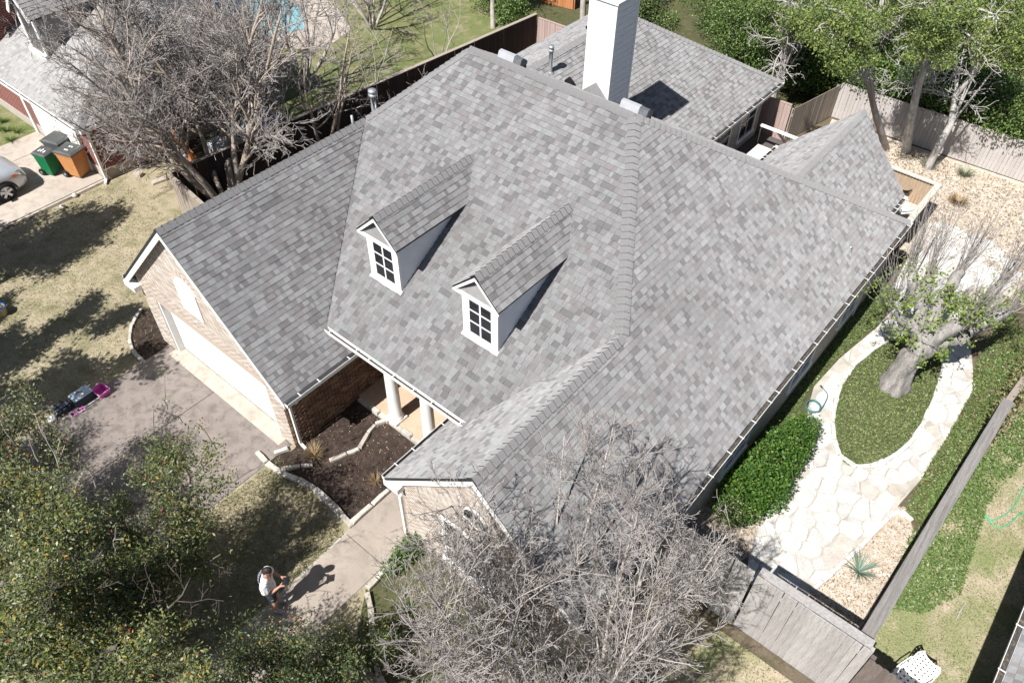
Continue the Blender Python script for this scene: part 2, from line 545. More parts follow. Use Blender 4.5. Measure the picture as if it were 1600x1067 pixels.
# --- flower bed between the garage and the front wing
bed_front = smooth_line([(-12.68, 5.09), (-11.85, 5.02), (-11.15, 5.26), (-10.57, 5.36), (-9.97, 5.29), (-9.16, 5.23)])
bed = sheet('flower_bed', [(-12.06, 5.7)] + bed_front[1:] + [(-9.25, 5.3), (-9.25, 7.98), (-12.06, 7.98)], 0.016, M['mulch'], 'dark mulch flower bed between garage and front wing')
edging(bed, bed_front, .35, .7, .15, .12, 0.0)
edging(bed, smooth_line([(-11.78, 5.16), (-11.62, 5.4), (-11.24, 5.8)]), .3, .6, .11, .09, 0.02)
edging(bed, smooth_line([(-11.04, 6.12), (-10.95, 6.46), (-10.72, 6.81), (-10.78, 7.14), (-11.02, 7.49), (-11.0, 7.76), (-10.83, 8.11)]), .3, .6, .11, .09, 0.02)
edging(bed, [(-9.24, 5.25), (-9.24, 7.9)], .5, .8, .13, .14, 0.0)
edging(bed, [(-12.3, 5.35), (-12.15, 5.7)], .3, .5, .12, .1, 0.0)
porch = sheet('porch_floor', [(-12.04, 8.06), (-7.96, 8.06), (-7.96, 9.49), (-12.04, 9.49)], 0.0, M['terracotta'], 'terracotta porch floor behind two white columns', t=0.14)
edging(porch, [(-12.0, 8.0), (-7.98, 8.0)], .35, .6, .13, .15, 0.0)
# --- mulch bed left of the garage
lb = smooth_line([(-19.7, 6.14), (-19.34, 5.58), (-18.76, 5.13), (-18.13, 4.96), (-17.64, 4.98)])
lbed = sheet('flower_bed', lb + [(-17.8, 5.84), (-18.04, 5.84), (-18.04, 8.2), (-18.6, 8.6)], 0.016, M['mulch'], 'dark mulch bed at the left corner of the garage')
edging(lbed, lb, .2, .4, .1, .08, 0.0)
# --- bed right of the walk, below the front wing
rb = sheet('flower_bed', [(-7.8, 4.4), (-6.9, 3.2), (-2.0, 3.0), (-1.6, 5.2), (-3.36, 5.94), (-7.8, 5.94)], 0.014, M['cover_soil'], 'planting bed under the bare tree at the front wing')
edging(rb, [(-8.19, 6.61) if False else (-7.72, 5.2), (-7.72, 4.35)], .4, .7, .14, .16, 0.0)
edging(rb, smooth_line([(-7.66, 4.3), (-7.0, 3.9), (-6.4, 3.3), (-5.6, 3.0)]), .35, .7, .13, .12, 0.0)

# --- flagstone path round the oval bed
outer = [(-1.29, 10.14), (-1.65, 11.02), (-1.77, 12.17), (-1.72, 13.45), (-1.87, 14.51), (-2.42, 15.74), (-2.65, 16.63), (-2.55, 18.13), (-2.23, 20.07), (-2.16, 21.23), (-2.31, 23.57), (-2.54, 25.11), (-3.03, 25.98),
         (-2.61, 26.68), (-0.68, 26.71), (0.47, 25.54), (0.37, 23.86), (-0.0, 21.69), (0.59, 20.15), (0.83, 19.35), (0.83, 18.44), (0.85, 17.37), (0.8, 16.35), (0.8, 15.52), (0.64, 14.3), (0.38, 12.7), (-0.01, 10.87), (-0.12, 9.93)]
oval = smooth_line([(-2.14, 17.99), (-2.1, 17.1), (-1.88, 16.2), (-1.62, 15.49), (-1.22, 14.89), (-0.84, 14.66), (-0.49, 14.81), (-0.13, 15.35), (0.12, 16.09), (0.21, 17.05), (0.13, 18.14), (0.02, 19.16), (-0.24, 20.11), (-0.64, 20.61), (-1.26, 20.61), (-1.79, 19.73), (-2.02, 18.72)] , 1)
path = sheet('flagstone_path', outer, 0.010, M['mortar'], 'pale flagstone path winding round the oval bed')

def inside(p, poly):
    c = False
    j = len(poly) - 1
    for i in range(len(poly)):
        if (poly[i][1] > p[1]) != (poly[j][1] > p[1]) and p[0] < (poly[j][0] - poly[i][0]) * (p[1] - poly[i][1]) / (poly[j][1] - poly[i][1]) + poly[i][0]:
            c = not c
        j = i
    return c

def clip_half(poly, px, py, nx, ny):
    out = []
    for i in range(len(poly)):
        a, b_ = poly[i], poly[(i + 1) % len(poly)]
        da = (a[0] - px) * nx + (a[1] - py) * ny
        db = (b_[0] - px) * nx + (b_[1] - py) * ny
        if da <= 0:
            out.append(a)
        if (da < 0 < db) or (db < 0 < da):
            t = da / (da - db)
            out.append((a[0] + (b_[0] - a[0]) * t, a[1] + (b_[1] - a[1]) * t))
    return out

def seg_clip(cell, c, poly, keep_in):
    """trim a cell by the border edges that pass near its centre"""
    for i in range(len(poly)):
        a, b_ = poly[i], poly[(i + 1) % len(poly)]
        dx, dy = b_[0] - a[0], b_[1] - a[1]
        L2 = dx * dx + dy * dy
        if L2 < 1e-6:
            continue
        t = ((c[0] - a[0]) * dx + (c[1] - a[1]) * dy) / L2
        if t < -0.15 or t > 1.15:
            continue
        fx, fy = a[0] + dx * t, a[1] + dy * t
        nx, ny = fx - c[0], fy - c[1]
        l = math.hypot(nx, ny)
        if l < 0.02 or l > 0.75:
            continue
        cell = clip_half(cell, fx - nx / l * 0.02, fy - ny / l * 0.02, nx / l, ny / l)
        if len(cell) < 3:
            return []
    return cell

def flagstones(parent, poly, holes, step, seed, z=0.012, mats=FS, name='flagstone'):
    r = random.Random(seed)
    xs = [p[0] for p in poly]; ys = [p[1] for p in poly]
    pts = []
    y = min(ys) - step
    while y < max(ys) + step:
        x = min(xs) - step
        while x < max(xs) + step:
            s = step * (1 if r.random() < .8 else 1.25)
            pts.append((x + r.uniform(-.38, .38) * s, y + r.uniform(-.38, .38) * s))
            x += step
        y += step
    for i, p in enumerate(pts):
        if not inside(p, poly) or any(inside(p, h) for h in holes):
            continue
        cell = [(p[0] - step * 1.3, p[1] - step * 1.3), (p[0] + step * 1.3, p[1] - step * 1.3), (p[0] + step * 1.3, p[1] + step * 1.3), (p[0] - step * 1.3, p[1] + step * 1.3)]
        for j, q in enumerate(pts):
            dx, dy = q[0] - p[0], q[1] - p[1]
            l = math.hypot(dx, dy)
            if j == i or l > step * 3:
                continue
            gap = 0.010
            cell = clip_half(cell, p[0] + dx / 2 - dx / l * gap, p[1] + dy / 2 - dy / l * gap, dx / l, dy / l)
            if len(cell) < 3:
                break
        if len(cell) < 3:
            continue
        cell = seg_clip(cell, p, poly, True)
        for h in holes:
            if len(cell) >= 3:
                cell = seg_clip(cell, p, h, False)
        if len(cell) < 3:
            continue
        area = abs(sum(cell[k][0] * cell[(k + 1) % len(cell)][1] - cell[(k + 1) % len(cell)][0] * cell[k][1] for k in range(len(cell)))) / 2
        if area < 0.012:
            continue
        # jagged, slightly rounded outline
        cx = sum(q[0] for q in cell) / len(cell); cy = sum(q[1] for q in cell) / len(cell)
        ring = []
        nearest = lambda q, pl: min(((a[0] + (b2[0] - a[0]) * tt, a[1] + (b2[1] - a[1]) * tt) for a, b2 in zip(pl, pl[1:] + pl[:1]) for tt in [max(0, min(1, ((q[0] - a[0]) * (b2[0] - a[0]) + (q[1] - a[1]) * (b2[1] - a[1])) / (math.dist(a, b2) ** 2 + 1e-9)))]), key=lambda f: math.dist(f, q))
        for k in range(len(cell)):
            a, b_ = cell[k], cell[(k + 1) % len(cell)]
            for t in (0.15, 0.5, 0.85):
                j = r.uniform(-.015, .012)
                qx, qy = a[0] + (b_[0] - a[0]) * t, a[1] + (b_[1] - a[1]) * t
                l = math.hypot(qx - cx, qy - cy) + 1e-6
                q2 = (qx + (qx - cx) / l * j, qy + (qy - cy) / l * j)
                for h_ in holes:
                    if inside(q2, h_):
                        q2 = nearest(q2, h_)
                if not inside(q2, poly):
                    q2 = nearest(q2, poly)
                ring.append(q2)
        n = len(ring)
        h = r.uniform(0.022, 0.042)
        tilt = (r.uniform(-.012, .012), r.uniform(-.012, .012))
        b = MB()
        sh = [(cx + (q[0] - cx) * .965, cy + (q[1] - cy) * .965) for q in ring]
        vs = [(q[0], q[1], z - 0.006) for q in ring] + [(q[0], q[1], z + h + (q[0] - cx) * tilt[0] + (q[1] - cy) * tilt[1]) for q in sh]
        fs = [tuple(range(n, 2 * n))] + [(k, (k + 1) % n, n + (k + 1) % n, n + k) for k in range(n)]
        if sum(ring[k][0] * ring[(k + 1) % n][1] - ring[(k + 1) % n][0] * ring[k][1] for k in range(n)) < 0:
            fs = [tuple(reversed(f)) for f in fs]
        b.add(vs, fs)
        b.build(name, r.choices(mats, weights=[4, 3, 4, 1.2, .8, 3])[0] if len(mats) == 6 else r.choice(mats), parent)

flagstones(path, outer, [oval], 0.43, 11)
ovalbed = sheet('oval_bed', oval, 0.020, M['cover_soil'], 'oval planting bed round the pollarded tree')
edging(ovalbed, oval, .3, .55, .13, .085, 0.0, mats=[FS[0], FS[2], FS[5]], closed=True, gap=0.012)
sheet('side_bed', [(-3.36, 10.3), (-2.0, 10.3)] + [outer[k] for k in (1, 2, 3, 4, 5, 6, 7, 8, 9, 10)] + [(-2.6, 22.3), (-3.36, 22.3)], 0.007, M['cover_soil'], 'shaded ground cover strip along the house wall')
sheet('fence_bed', [outer[k] for k in (18, 19, 20, 21, 22, 23)] + [(0.82, 14.26), (1.28, 14.0), (1.44, 17), (1.9, 22)], 0.007, M['cover_soil'], 'planted strip between flagstone path and long fence')
gv = [outer[k] for k in (24, 25, 26, 27)] + [(0.0, 9.1), (1.18, 9.1), (1.26, 13.9), (1.21, 13.89), (0.8, 14.43)]
gbed = sheet('gravel_bed', gv, 0.009, M['gravel'], 'tan pea gravel bed in the fence corner')
edging(gbed, [(-0.0, 10.84), (0.4, 12.66), (0.66, 14.26), (1.08, 14.13)], .3, .6, .1, .07, 0.0, mats=[FS[0], FS[2]])
nb = sheet('dry_bed', [(-3.3, 9.1), (-2.0, 9.1), (-1.48, 10.9), (-1.78, 12.05), (-2.6, 12.07), (-3.3, 12.2)], 0.0085, M['gravel'], 'reddish gravel bed behind the plank gate')

# ---------------------------------------------------------------- the house
HX = (-10.5, 14.0, 0.0)
house = thing('house', 'large brick house with grey shingle roof, two white dormers and white chimney', 'house', HX)
SG, SM, SR, SL = 0.9823, 0.632, 0.9356, 0.9443
gx, gy, gz, gl, gr, ge = -15.047, 5.67, 5.72, -18.479, -11.615, 2.35
my, mz, mx1, mx2, ym, zm = 14.499, 7.282, -13.458, -8.315, 7.693, 2.981
fx, fy, fz, fl, fr, fe = -5.654, 5.779, 4.804, -8.296, -2.968, 2.291
yr_ = ym + (fz - zm) / SM
vtop = (gx, ym + (gz - zm) / SM, gz)
vbot = (gx + (gz - zm) / SG, ym, zm)
xe = fx - (fz - zm) / SL
yb = my + (mz - fe) / SM
M1, M2 = (mx1, my, mz), (mx2, my, mz)
rend = (fx, yr_, fz)

def unit(v):
    v = Vector(v); v.normalize(); return v
def frame_of(kind, s):
    c, n = 1 / math.hypot(1, s), s / math.hypot(1, s)
    return {'F': (Vector((1, 0, 0)), Vector((0, c, n))), 'B': (Vector((-1, 0, 0)), Vector((0, -c, n))),
            'R': (Vector((0, 1, 0)), Vector((-c, 0, n))), 'L': (Vector((0, -1, 0)), Vector((c, 0, n)))}[kind]

class Tabs:
    """all shingle tabs of one roof"""
    def __init__(self):
        self.t = []
    def plane(self, poly, kind, s, seed=1, expo=0.143, wmin=.085, wmax=.20, avoid=()):
        r = random.Random(seed)
        e, up = frame_of(kind, s)
        n = e.cross(up)
        o = Vector(poly[0])
        low = min((Vector(p) - o).dot(up) for p in poly)
        o = o + up * low
        uv = [((Vector(p) - o).dot(e), (Vector(p) - o).dot(up)) for p in poly]
        vmax = max(q[1] for q in uv)
        def span(v):
            xs = []
            for i in range(len(uv)):
                a, b_ = uv[i], uv[(i + 1) % len(uv)]
                if (a[1] <= v) != (b_[1] <= v):
                    xs.append(a[0] + (b_[0] - a[0]) * (v - a[1]) / (b_[1] - a[1]))
            xs.sort()
            return xs
        k = 0
        v = 0.0
        tone = 0
        while v < vmax - 0.01:
            v1 = min(v + expo, vmax - 0.002)
            lo, hi = span(v + 0.004), span(max(v1 - 0.004, v + 0.005))
            if len(lo) >= 2 and len(hi) >= 2:
                a0, b0, a1, b1 = lo[0], lo[-1], hi[0], hi[-1]
                a, b_ = min(a0, a1), max(b0, b1)
                u = a - r.uniform(0, wmax)
                while u < b_:
                    w = r.uniform(wmin, wmax)
                    if r.random() < .12:
                        w *= 0.6
                    lo0, lo1 = max(u, a0), min(u + w - .003, b0)
                    hi0, hi1 = max(u, a1), min(u + w - .003, b1)
                    if lo1 > lo0 or hi1 > hi0:
                        lo1, hi1 = max(lo1, lo0), max(hi1, hi0)
                        mi = r.choices(range(6), weights=SHW)[0]
                        full = abs(lo0 - hi0) < 1e-6 and abs(lo1 - hi1) < 1e-6 and lo1 - lo0 > 0.1
                        th = 0.012 + r.choice((0, 0.006)) + r.uniform(0, .003)
                        self.t.append((o + e * lo0 + up * v, o + e * lo1 + up * v, o + e * hi1 + up * v1, o + e * hi0 + up * v1, n, th, mi, full, e, up))
                    u += w
            v += expo
            k += 1
    def stuff(self, tabs, name, parent):
        if not tabs:
            return
        off = Vector((0, 0, 0))
        q = parent
        while q is not None:
            off += q.location; q = q.parent
        V, Q, mi = [], [], []
        for a, b_, c, d, n, th, m, *_ in tabs:
            k = len(V)
            V += [a + n * 0.001 - off, b_ + n * 0.001 - off, b_ + n * th - off, a + n * th - off, c + n * 0.004 - off, d + n * 0.004 - off]
            Q += [(k, k + 1, k + 2, k + 3), (k + 3, k + 2, k + 4, k + 5), (k, k + 3, k + 5, k + 5), (k + 1, k + 4, k + 2, k + 2)]
            mi += [6, m, m, m]
        # sides are triangles: write them as separate tris
        V = [tuple(p) for p in V]
        me = bpy.data.meshes.new(name)
        me.from_pydata(V, [], [q if q[2] != q[3] else q[:3] for q in Q])
        for m in SH:
            me.materials.append(m)
        me.polygons.foreach_set("material_index", mi)
        me.update()
        link(name, me, parent, kind='stuff')

_shape = {}
def shingle_object(tab, parent):
    a, b_, c, d, n, th, m, full, e, up = tab
    w = (b_ - a).length
    wq = round(w / 0.02) * 0.02 if w > 0.06 else w
    key = (round(wq, 3), m, round(th, 3) > 0.0165)
    if key not in _shape:
        hw, L, t = wq / 2 - 0.0015, (d - a).length, th
        mb = MB()
        mb.add([(-hw, 0, 0.001), (hw, 0, 0.001), (hw, 0, t), (-hw, 0, t), (hw, L, 0.004), (-hw, L, 0.004)],
               [(0, 1, 2, 3), (3, 2, 4, 5), (0, 3, 5), (1, 4, 2), (0, 5, 4, 1)])
        mb.m = [1, 0, 0, 0, 0]
        _shape[key] = mb.mesh('shingle', [SH[m], SH[6]])
    o = bpy.data.objects.new('shingle', _shape[key])
    col.objects.link(o)
    o.parent = parent
    off = Vector((0, 0, 0)); q = parent
    while q is not None:
        off += q.location; q = q.parent
    mt = Matrix((e, up, n)).transposed().to_4x4()
    o.matrix_basis = Matrix.Translation((a + b_) / 2 - off) @ mt

def caps_line(parent, p0, p1, a, b_, expo=0.17, w=0.165, name='ridge_cap', single=True):
    """overlapping cap pieces from p0 (low / exposed end) to p1; a, b_ point down the two slopes"""
    p0, p1 = Vector(p0), Vector(p1)
    d = (p1 - p0).normalized()
    a = (Vector(a) - d * Vector(a).dot(d)).normalized()
    b_ = (Vector(b_) - d * Vector(b_).dot(d)).normalized()
    na = a.cross(d); nb = d.cross(b_)
    if na.z < 0: na = -na
    if nb.z < 0: nb = -nb
    nm = (na + nb).normalized()
    h1, h0, L = 0.034, 0.014, expo + 0.025
    P = lambda t, h: [d * t + a * w + na * h, d * t + nm * (h * 1.25), d * t + b_ * w + nb * h]
    base = [a * w + na * 0.002, nm * 0.002, b_ * w + nb * 0.002]
    vs = P(0, h1) + P(L, h0) + base + [d * L + a * w + na * 0.002, d * L + b_ * w + nb * 0.002]
    fs = [(0, 1, 4, 3), (1, 2, 5, 4), (0, 6, 7, 1), (1, 7, 8, 2), (0, 3, 9, 6), (2, 8, 10, 5)]
    fm = [0, 0, 1, 1, 0, 0]
    n = max(1, int((p1 - p0).length / expo))
    off = Vector((0, 0, 0)); q = parent
    while q is not None:
        off += q.location; q = q.parent
    if single:
        mb = MB(); mb.add(vs, fs); mb.m = fm
        me = mb.mesh(name, [M['cap'], M['asphalt_edge']])
        for i in range(n):
            link(name, me, parent, p0 + d * (i * expo) - off)
    else:
        mb = MB()
        for i in range(n):
            s = p0 + d * (i * expo) - off
            mb.add([v + s for v in vs], fs)
        link('ridge_caps', mb.mesh('ridge_caps', M['cap']), parent, kind='stuff')

def gutter(parent, p0, p1, out, strap=0.62):
    """open K-style gutter from p0 to p1, hung on the roof edge; out = horizontal outward direction"""
    p0, p1, out = Vector(p0), Vector(p1), Vector(out)
    d = (p1 - p0).normalized()
    Z = Vector((0, 0, 1))
    g = MB()
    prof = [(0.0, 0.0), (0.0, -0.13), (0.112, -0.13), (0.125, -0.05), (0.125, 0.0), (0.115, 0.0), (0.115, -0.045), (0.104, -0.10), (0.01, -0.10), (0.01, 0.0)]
    n = len(prof)
    vs = [p0 + out * (x + .002) + Z * (z - .015) for x, z in prof] + [p1 + out * (x + .002) + Z * (z - .015) for x, z in prof]
    fs = [(i, (i + 1) % n, n + (i + 1) % n, n + i) for i in range(n)]
    for k, f in enumerate(fs):
        g.add([vs[i] for i in f], [(0, 1, 2, 3)], 1 if k in (6, 7) else 0)
    for q in (p0, p1):
        g.add([q + out * (x + .002) + Z * (z - .015) for x, z in prof[:5]], [(0, 1, 2, 3, 4)])
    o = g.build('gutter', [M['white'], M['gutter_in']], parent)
    L = (p1 - p0).length
    k = int(L / strap)
    sb = MB()
    e = d * 0.011
    vs = []
    for s in (-1, 1):
        for (x, z) in ((0.0, -.004), (0.145, -.012), (0.145, -.020), (0.0, -.012)):
            vs.append(e * s + out * x + Z * z)
    sb.add(vs, [(0, 1, 2, 3), (7, 6, 5, 4), (0, 4, 5, 1), (1, 5, 6, 2), (2, 6, 7, 3), (3, 7, 4, 0)])
    me = sb.mesh('gutter_strap', M['white'])
    off = Vector((0, 0, 0)); q = o
    while q is not None:
        off += q.location; q = q.parent
    for i in range(k):
        link('gutter_strap', me, o, p0 + d * ((i + .5 + .22 * math.sin(i * 2.7 + L)) * L / k) - off)
    return o

# --- walls
M['brick_pale'] = brick_mat('pale_buff_brick', (0.40, 0.335, 0.285), (0.34, 0.27, 0.225), (0.44, 0.40, 0.36))
M['brick_grey'] = brick_mat('grey_brown_brick', (0.34, 0.305, 0.275), (0.40, 0.36, 0.325), (0.44, 0.42, 0.39))
M['mortar_wall'] = mat('wall_mortar', (0.58, 0.545, 0.495), (0.52, 0.485, 0.44), 8, 0.95, 0.2, 60)
M['mortar_dark'] = mat('dark_wall_mortar', (0.15, 0.115, 0.09), (0.11, 0.085, 0.07), 8, 0.95, 0.2, 60)
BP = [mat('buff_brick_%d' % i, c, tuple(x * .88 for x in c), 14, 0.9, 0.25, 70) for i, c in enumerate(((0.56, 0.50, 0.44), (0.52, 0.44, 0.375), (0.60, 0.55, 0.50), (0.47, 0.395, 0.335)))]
BD = [mat('shade_toned_brick_%d' % i, c, tuple(x * .8 for x in c), 14, 0.9, 0.25, 70) for i, c in enumerate(((0.155, 0.085, 0.05), (0.20, 0.115, 0.068), (0.12, 0.066, 0.042), (0.27, 0.18, 0.115)))]  # darker copy of the house brick, courtyard shade put into its colour

def bricks(parent, origin, e, nrm, poly, mats, holes=(), seed=3, w=0.2, h=0.065, j=0.01, proud=0.006):
    """real bricks in running bond on a wall: origin + u*e + v*Z, poly and holes in (u, v)"""
    r = random.Random(seed)
    o, e, nrm = Vector(origin), Vector(e), Vector(nrm)
    Z = Vector((0, 0, 1))
    off = Vector((0, 0, 0)); q = parent
    while q is not None:
        off += q.location; q = q.parent
    def span(pl, v):
        xs = []
        for i in range(len(pl)):
            a, b_ = pl[i], pl[(i + 1) % len(pl)]
            if (a[1] <= v) != (b_[1] <= v):
                xs.append(a[0] + (b_[0] - a[0]) * (v - a[1]) / (b_[1] - a[1]))
        return sorted(xs)
    vmax = max(p[1] for p in poly)
    v, row = min(p[1] for p in poly) + j, 0
    V, F, mi = [], [], []
    while v + h < vmax:
        s = span(poly, v + h * .6)
        for k in range(0, len(s) - 1, 2):
            u = s[k] - (w + j) * (.5 if row % 2 else 0)
            while u < s[k + 1]:
                a, b_ = max(u, s[k]), min(u + w, s[k + 1])
                pieces = [(a, b_)]
                for hl in holes:
                    hs = span(hl, v + h / 2)
                    for t in range(0, len(hs) - 1, 2):
                        np_ = []
                        for (x, y) in pieces:
                            if hs[t] > x: np_.append((x, min(y, hs[t])))
                            if hs[t + 1] < y: np_.append((max(x, hs[t + 1]), y))
                        pieces = np_
                for (x, y) in pieces:
                    if y - x < 0.02: continue
                    p = proud * r.uniform(.6, 1.4)
                    b0 = len(V)
                    for (uu, vv, dd) in ((x, v, 0), (y, v, 0), (y, v + h, 0), (x, v + h, 0), (x, v, p), (y, v, p), (y, v + h, p), (x, v + h, p)):
                        V.append(tuple(o + e * uu + Z * vv + nrm * dd - off))
                    F += [(b0 + 4, b0 + 5, b0 + 6, b0 + 7), (b0, b0 + 1, b0 + 5, b0 + 4), (b0 + 3, b0 + 7, b0 + 6, b0 + 2), (b0, b0 + 4, b0 + 7, b0 + 3), (b0 + 1, b0 + 2, b0 + 6, b0 + 5)]
                    mi += [r.randrange(len(mats))] * 5
                u += w + j
        v += h + j
        row += 1
    if V:
        link('bricks', np_mesh('bricks', V, F, mats, mi), parent, kind='stuff')

# garage block
GX0, GX1, GY0 = -18.05, -12.05, 5.85
w_g = MB()
def pent(x0, x1, xr, zr, s, zc=None):
    return [(x0, 0), (x1, 0), (x1, zr - s * abs(x1 - xr) - .09), (xr, zr - .09), (x0, zr - s * abs(x0 - xr) - .09)]
pg = pent(GX0, GX1, gx, gz, SG)
def extrude_y(mb, prof, y0, y1, m=0):
    n = len(prof)
    vs = [(x, y0, z) for x, z in prof] + [(x, y1, z) for x, z in prof]
    mb.add(vs, [tuple(range(n)), tuple(reversed(range(n, 2 * n)))] + [(i, n + i, n + (i + 1) % n, (i + 1) % n) for i in range(n)], m)
DX0, DX1, DZ = -17.35, -12.62, 2.06
extrude_y(w_g, pg, 6.2, 9.45)
extrude_y(w_g, [(GX0, 0), (DX0, 0), (DX0, DZ), (GX0, DZ)], GY0, 6.198)
extrude_y(w_g, [(DX1, 0), (GX1, 0), (GX1, DZ), (DX1, DZ)], GY0, 6.198)
extrude_y(w_g, [(GX0, DZ + .001), (GX1, DZ + .001), pg[2], pg[3], pg[4]], GY0, 6.198)
gw = w_g.build('garage_wall', M['mortar_wall'], house)
lou = [(-15.6, 2.85), (-14.72, 2.85), (-14.72, 3.75), (-14.85, 3.95), (-15.16, 4.06), (-15.47, 3.95), (-15.6, 3.75)]
holes = [[(DX0, 0), (DX1, 0), (DX1, DZ), (DX0, DZ)], [(x + (.0), z) for x, z in lou], [(DX0, DZ - .01), (DX1, DZ - .01), (DX1, DZ + .215), (DX0, DZ + .215)]]
arch = [(-15.6 - .02, 3.72), (-15.72, 3.85), (-15.5, 4.16), (-15.16, 4.28), (-14.82, 4.16), (-14.6, 3.85), (-14.7, 3.72)]
bricks(gw, (0, GY0, 0), (1, 0, 0), (0, -1, 0), pg, BP, holes + [arch], 5)
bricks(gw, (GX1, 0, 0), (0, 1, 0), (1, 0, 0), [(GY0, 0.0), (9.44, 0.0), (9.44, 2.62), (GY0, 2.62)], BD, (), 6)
sol = MB()
x = DX0 + .01
while x < DX1 - .05:
    sol.box((x, GY0 - .012, DZ + .006), (x + .065, GY0, DZ + .205)); x += .075
k = 11
for i in range(k):
    t = math.pi * (0.06 + 0.88 * i / (k - 1))
    c = Vector((-15.16 - math.cos(t) * .56, GY0 - .006, 3.68 + math.sin(t) * .50))
    d = Vector((-math.cos(t), 0, math.sin(t)))
    sol.obox(c, (.07, .012, .19), Matrix((d.cross(Vector((0, 1, 0))), Vector((0, 1, 0)), d)).transposed())
sol.build('soldier_course', BP[1], gw, kind='stuff')
# garage door: four sections, each with raised panels
door = MB()
door.box((DX0, 6.08, 0.03), (DX1, 6.12, DZ))
gd = door.build('garage_door', M['white'], house)
for s in range(4):
    b = MB()
    z0 = .05 + s * (DZ - .06) / 4
    z1 = z0 + (DZ - .06) / 4 - .012
    b.box((DX0 + .09, 6.05, z0), (DX1 - .09, 6.081, z1))
    for c in range(8):
        xa = DX0 + .16 + c * (DX1 - DX0 - .32) / 8
        b.box((xa + .03, 6.035, z0 + .1), (xa + (DX1 - DX0 - .32) / 8 - .03, 6.049, z1 - .1))
    b.build('door_section', M['white'], gd)
fr_ = MB()
fr_.box((DX0 - .001, GY0 + .02, 0.03), (DX0 + .085, 6.06, DZ)); fr_.box((DX1 - .085, GY0 + .02, 0.03), (DX1 + .001, 6.06, DZ)); fr_.box((DX0 + .086, GY0 + .02, DZ - .085), (DX1 - .086, 6.06, DZ - .001))
fr_.build('door_frame', M['white'], gd)
lv = MB()
n = len(lou)
extrude_y(lv, lou, GY0 - .03, GY0 + .02)
lv_o = lv.build('gable_vent', M['white'], house)
b = MB()
for i in range(8):
    z = 2.93 + i * .12
    b.box((-15.52, GY0 - .05, z), (-14.8, GY0 - .031, z + .05))
b.build('louvre_slats', M['white'], lv_o, kind='stuff')
# front wing block
FX0, FX1, FY0 = -7.95, -3.06, 5.95
zl_, zr_ = fz - SL * (fx - FX0) - .09, fz - SR * (FX1 - fx) - .09
pf = [(FX0, 0), (FX1, 0), (FX1, zr_), (fx, fz - .09), (FX0, zl_)]
b = MB(); extrude_y(b, pf, FY0, 9.5)
fw = b.build('front_wing_wall', M['mortar_wall'], house)
WX0, WX1, WZ0, WZ1 = -6.75, -4.95, .45, 2.25
fan = [(-6.05, 2.95), (-5.45, 2.95), (-5.45, 3.2), (-5.55, 3.38), (-5.75, 3.46), (-5.95, 3.38), (-6.05, 3.2)]
bricks(fw, (0, FY0, 0), (1, 0, 0), (0, -1, 0), pf, BP, [[(WX0, WZ0), (WX1, WZ0), (WX1, WZ1), (WX0, WZ1)], fan], 9)
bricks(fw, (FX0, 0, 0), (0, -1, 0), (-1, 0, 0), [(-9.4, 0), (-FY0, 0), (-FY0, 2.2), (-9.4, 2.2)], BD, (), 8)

def window(parent, x0, x1, z0, z1, y, cols, rows, out=-1, axis='y', fw_=.09, name='window'):
    """framed window: frame mesh with glass panes as sub-parts; wall plane at y (axis y) or x (axis x); out = facing sign"""
    def P(u, d, z):
        return (u, y + out * d, z) if axis == 'y' else (y + out * d, u, z)
    def bx(mb, u0, u1, za, zb, d0, d1):
        a, c = P(u0, d0, za), P(u1, d1, zb)
        mb.box(tuple(min(p, q) for p, q in zip(a, c)), tuple(max(p, q) for p, q in zip(a, c)))
    m = MB()
    bx(m, x0, x0 + fw_, z0, z1, -.02, .04); bx(m, x1 - fw_, x1, z0, z1, -.02, .04)
    bx(m, x0 + fw_ + .001, x1 - fw_ - .001, z1 - fw_, z1, -.02, .041); bx(m, x0 - .05, x1 + .05, z0 - .05, z0 + fw_ * .6, -.02, .07)
    iw, ih = x1 - x0 - 2 * fw_, z1 - z0 - 1.6 * fw_
    zb = z0 + .6 * fw_
    for c in range(1, cols):
        u = x0 + fw_ + iw * c / cols
        bx(m, u - .017, u + .017, zb, zb + ih, -.005, .03)
    for r_ in range(1, rows):
        z = zb + ih * r_ / rows
        bx(m, x0 + fw_, x1 - fw_, z - .017, z + .017, -.004, .028)
    o = m.build(name, M['white'], parent)
    for c in range(cols):
        for r_ in range(rows):
            p = MB()
            bx(p, x0 + fw_ + iw * c / cols, x0 + fw_ + iw * (c + 1) / cols, zb + ih * r_ / rows, zb + ih * (r_ + 1) / rows, -.002, .008)
            p.build('pane', M['glass'], o)
    return o
window(house, WX0, WX1, WZ0, WZ1, FY0, 4, 3)
b = MB(); extrude_y(b, fan, FY0 - .03, FY0 + .01)
fo = b.build('gable_window', M['glass'], house)
b = MB(); b.box((-6.06, FY0 - .06, 2.9), (-5.44, FY0 - .031, 2.96)); b.box((-5.77, FY0 - .055, 2.961), (-5.73, FY0 - .031, 3.45))
for i in range(6):
    a0, a1 = math.pi * i / 6, math.pi * (i + 1) / 6
    b.bar((-5.75 + .3 * math.cos(a0), FY0 - .045, 3.16 + .3 * math.sin(a0)), (-5.75 + .3 * math.cos(a1), FY0 - .045, 3.16 + .3 * math.sin(a1)), .03, .05, up=(0, 1, 0))
b.build('frame', M['white'], fo)
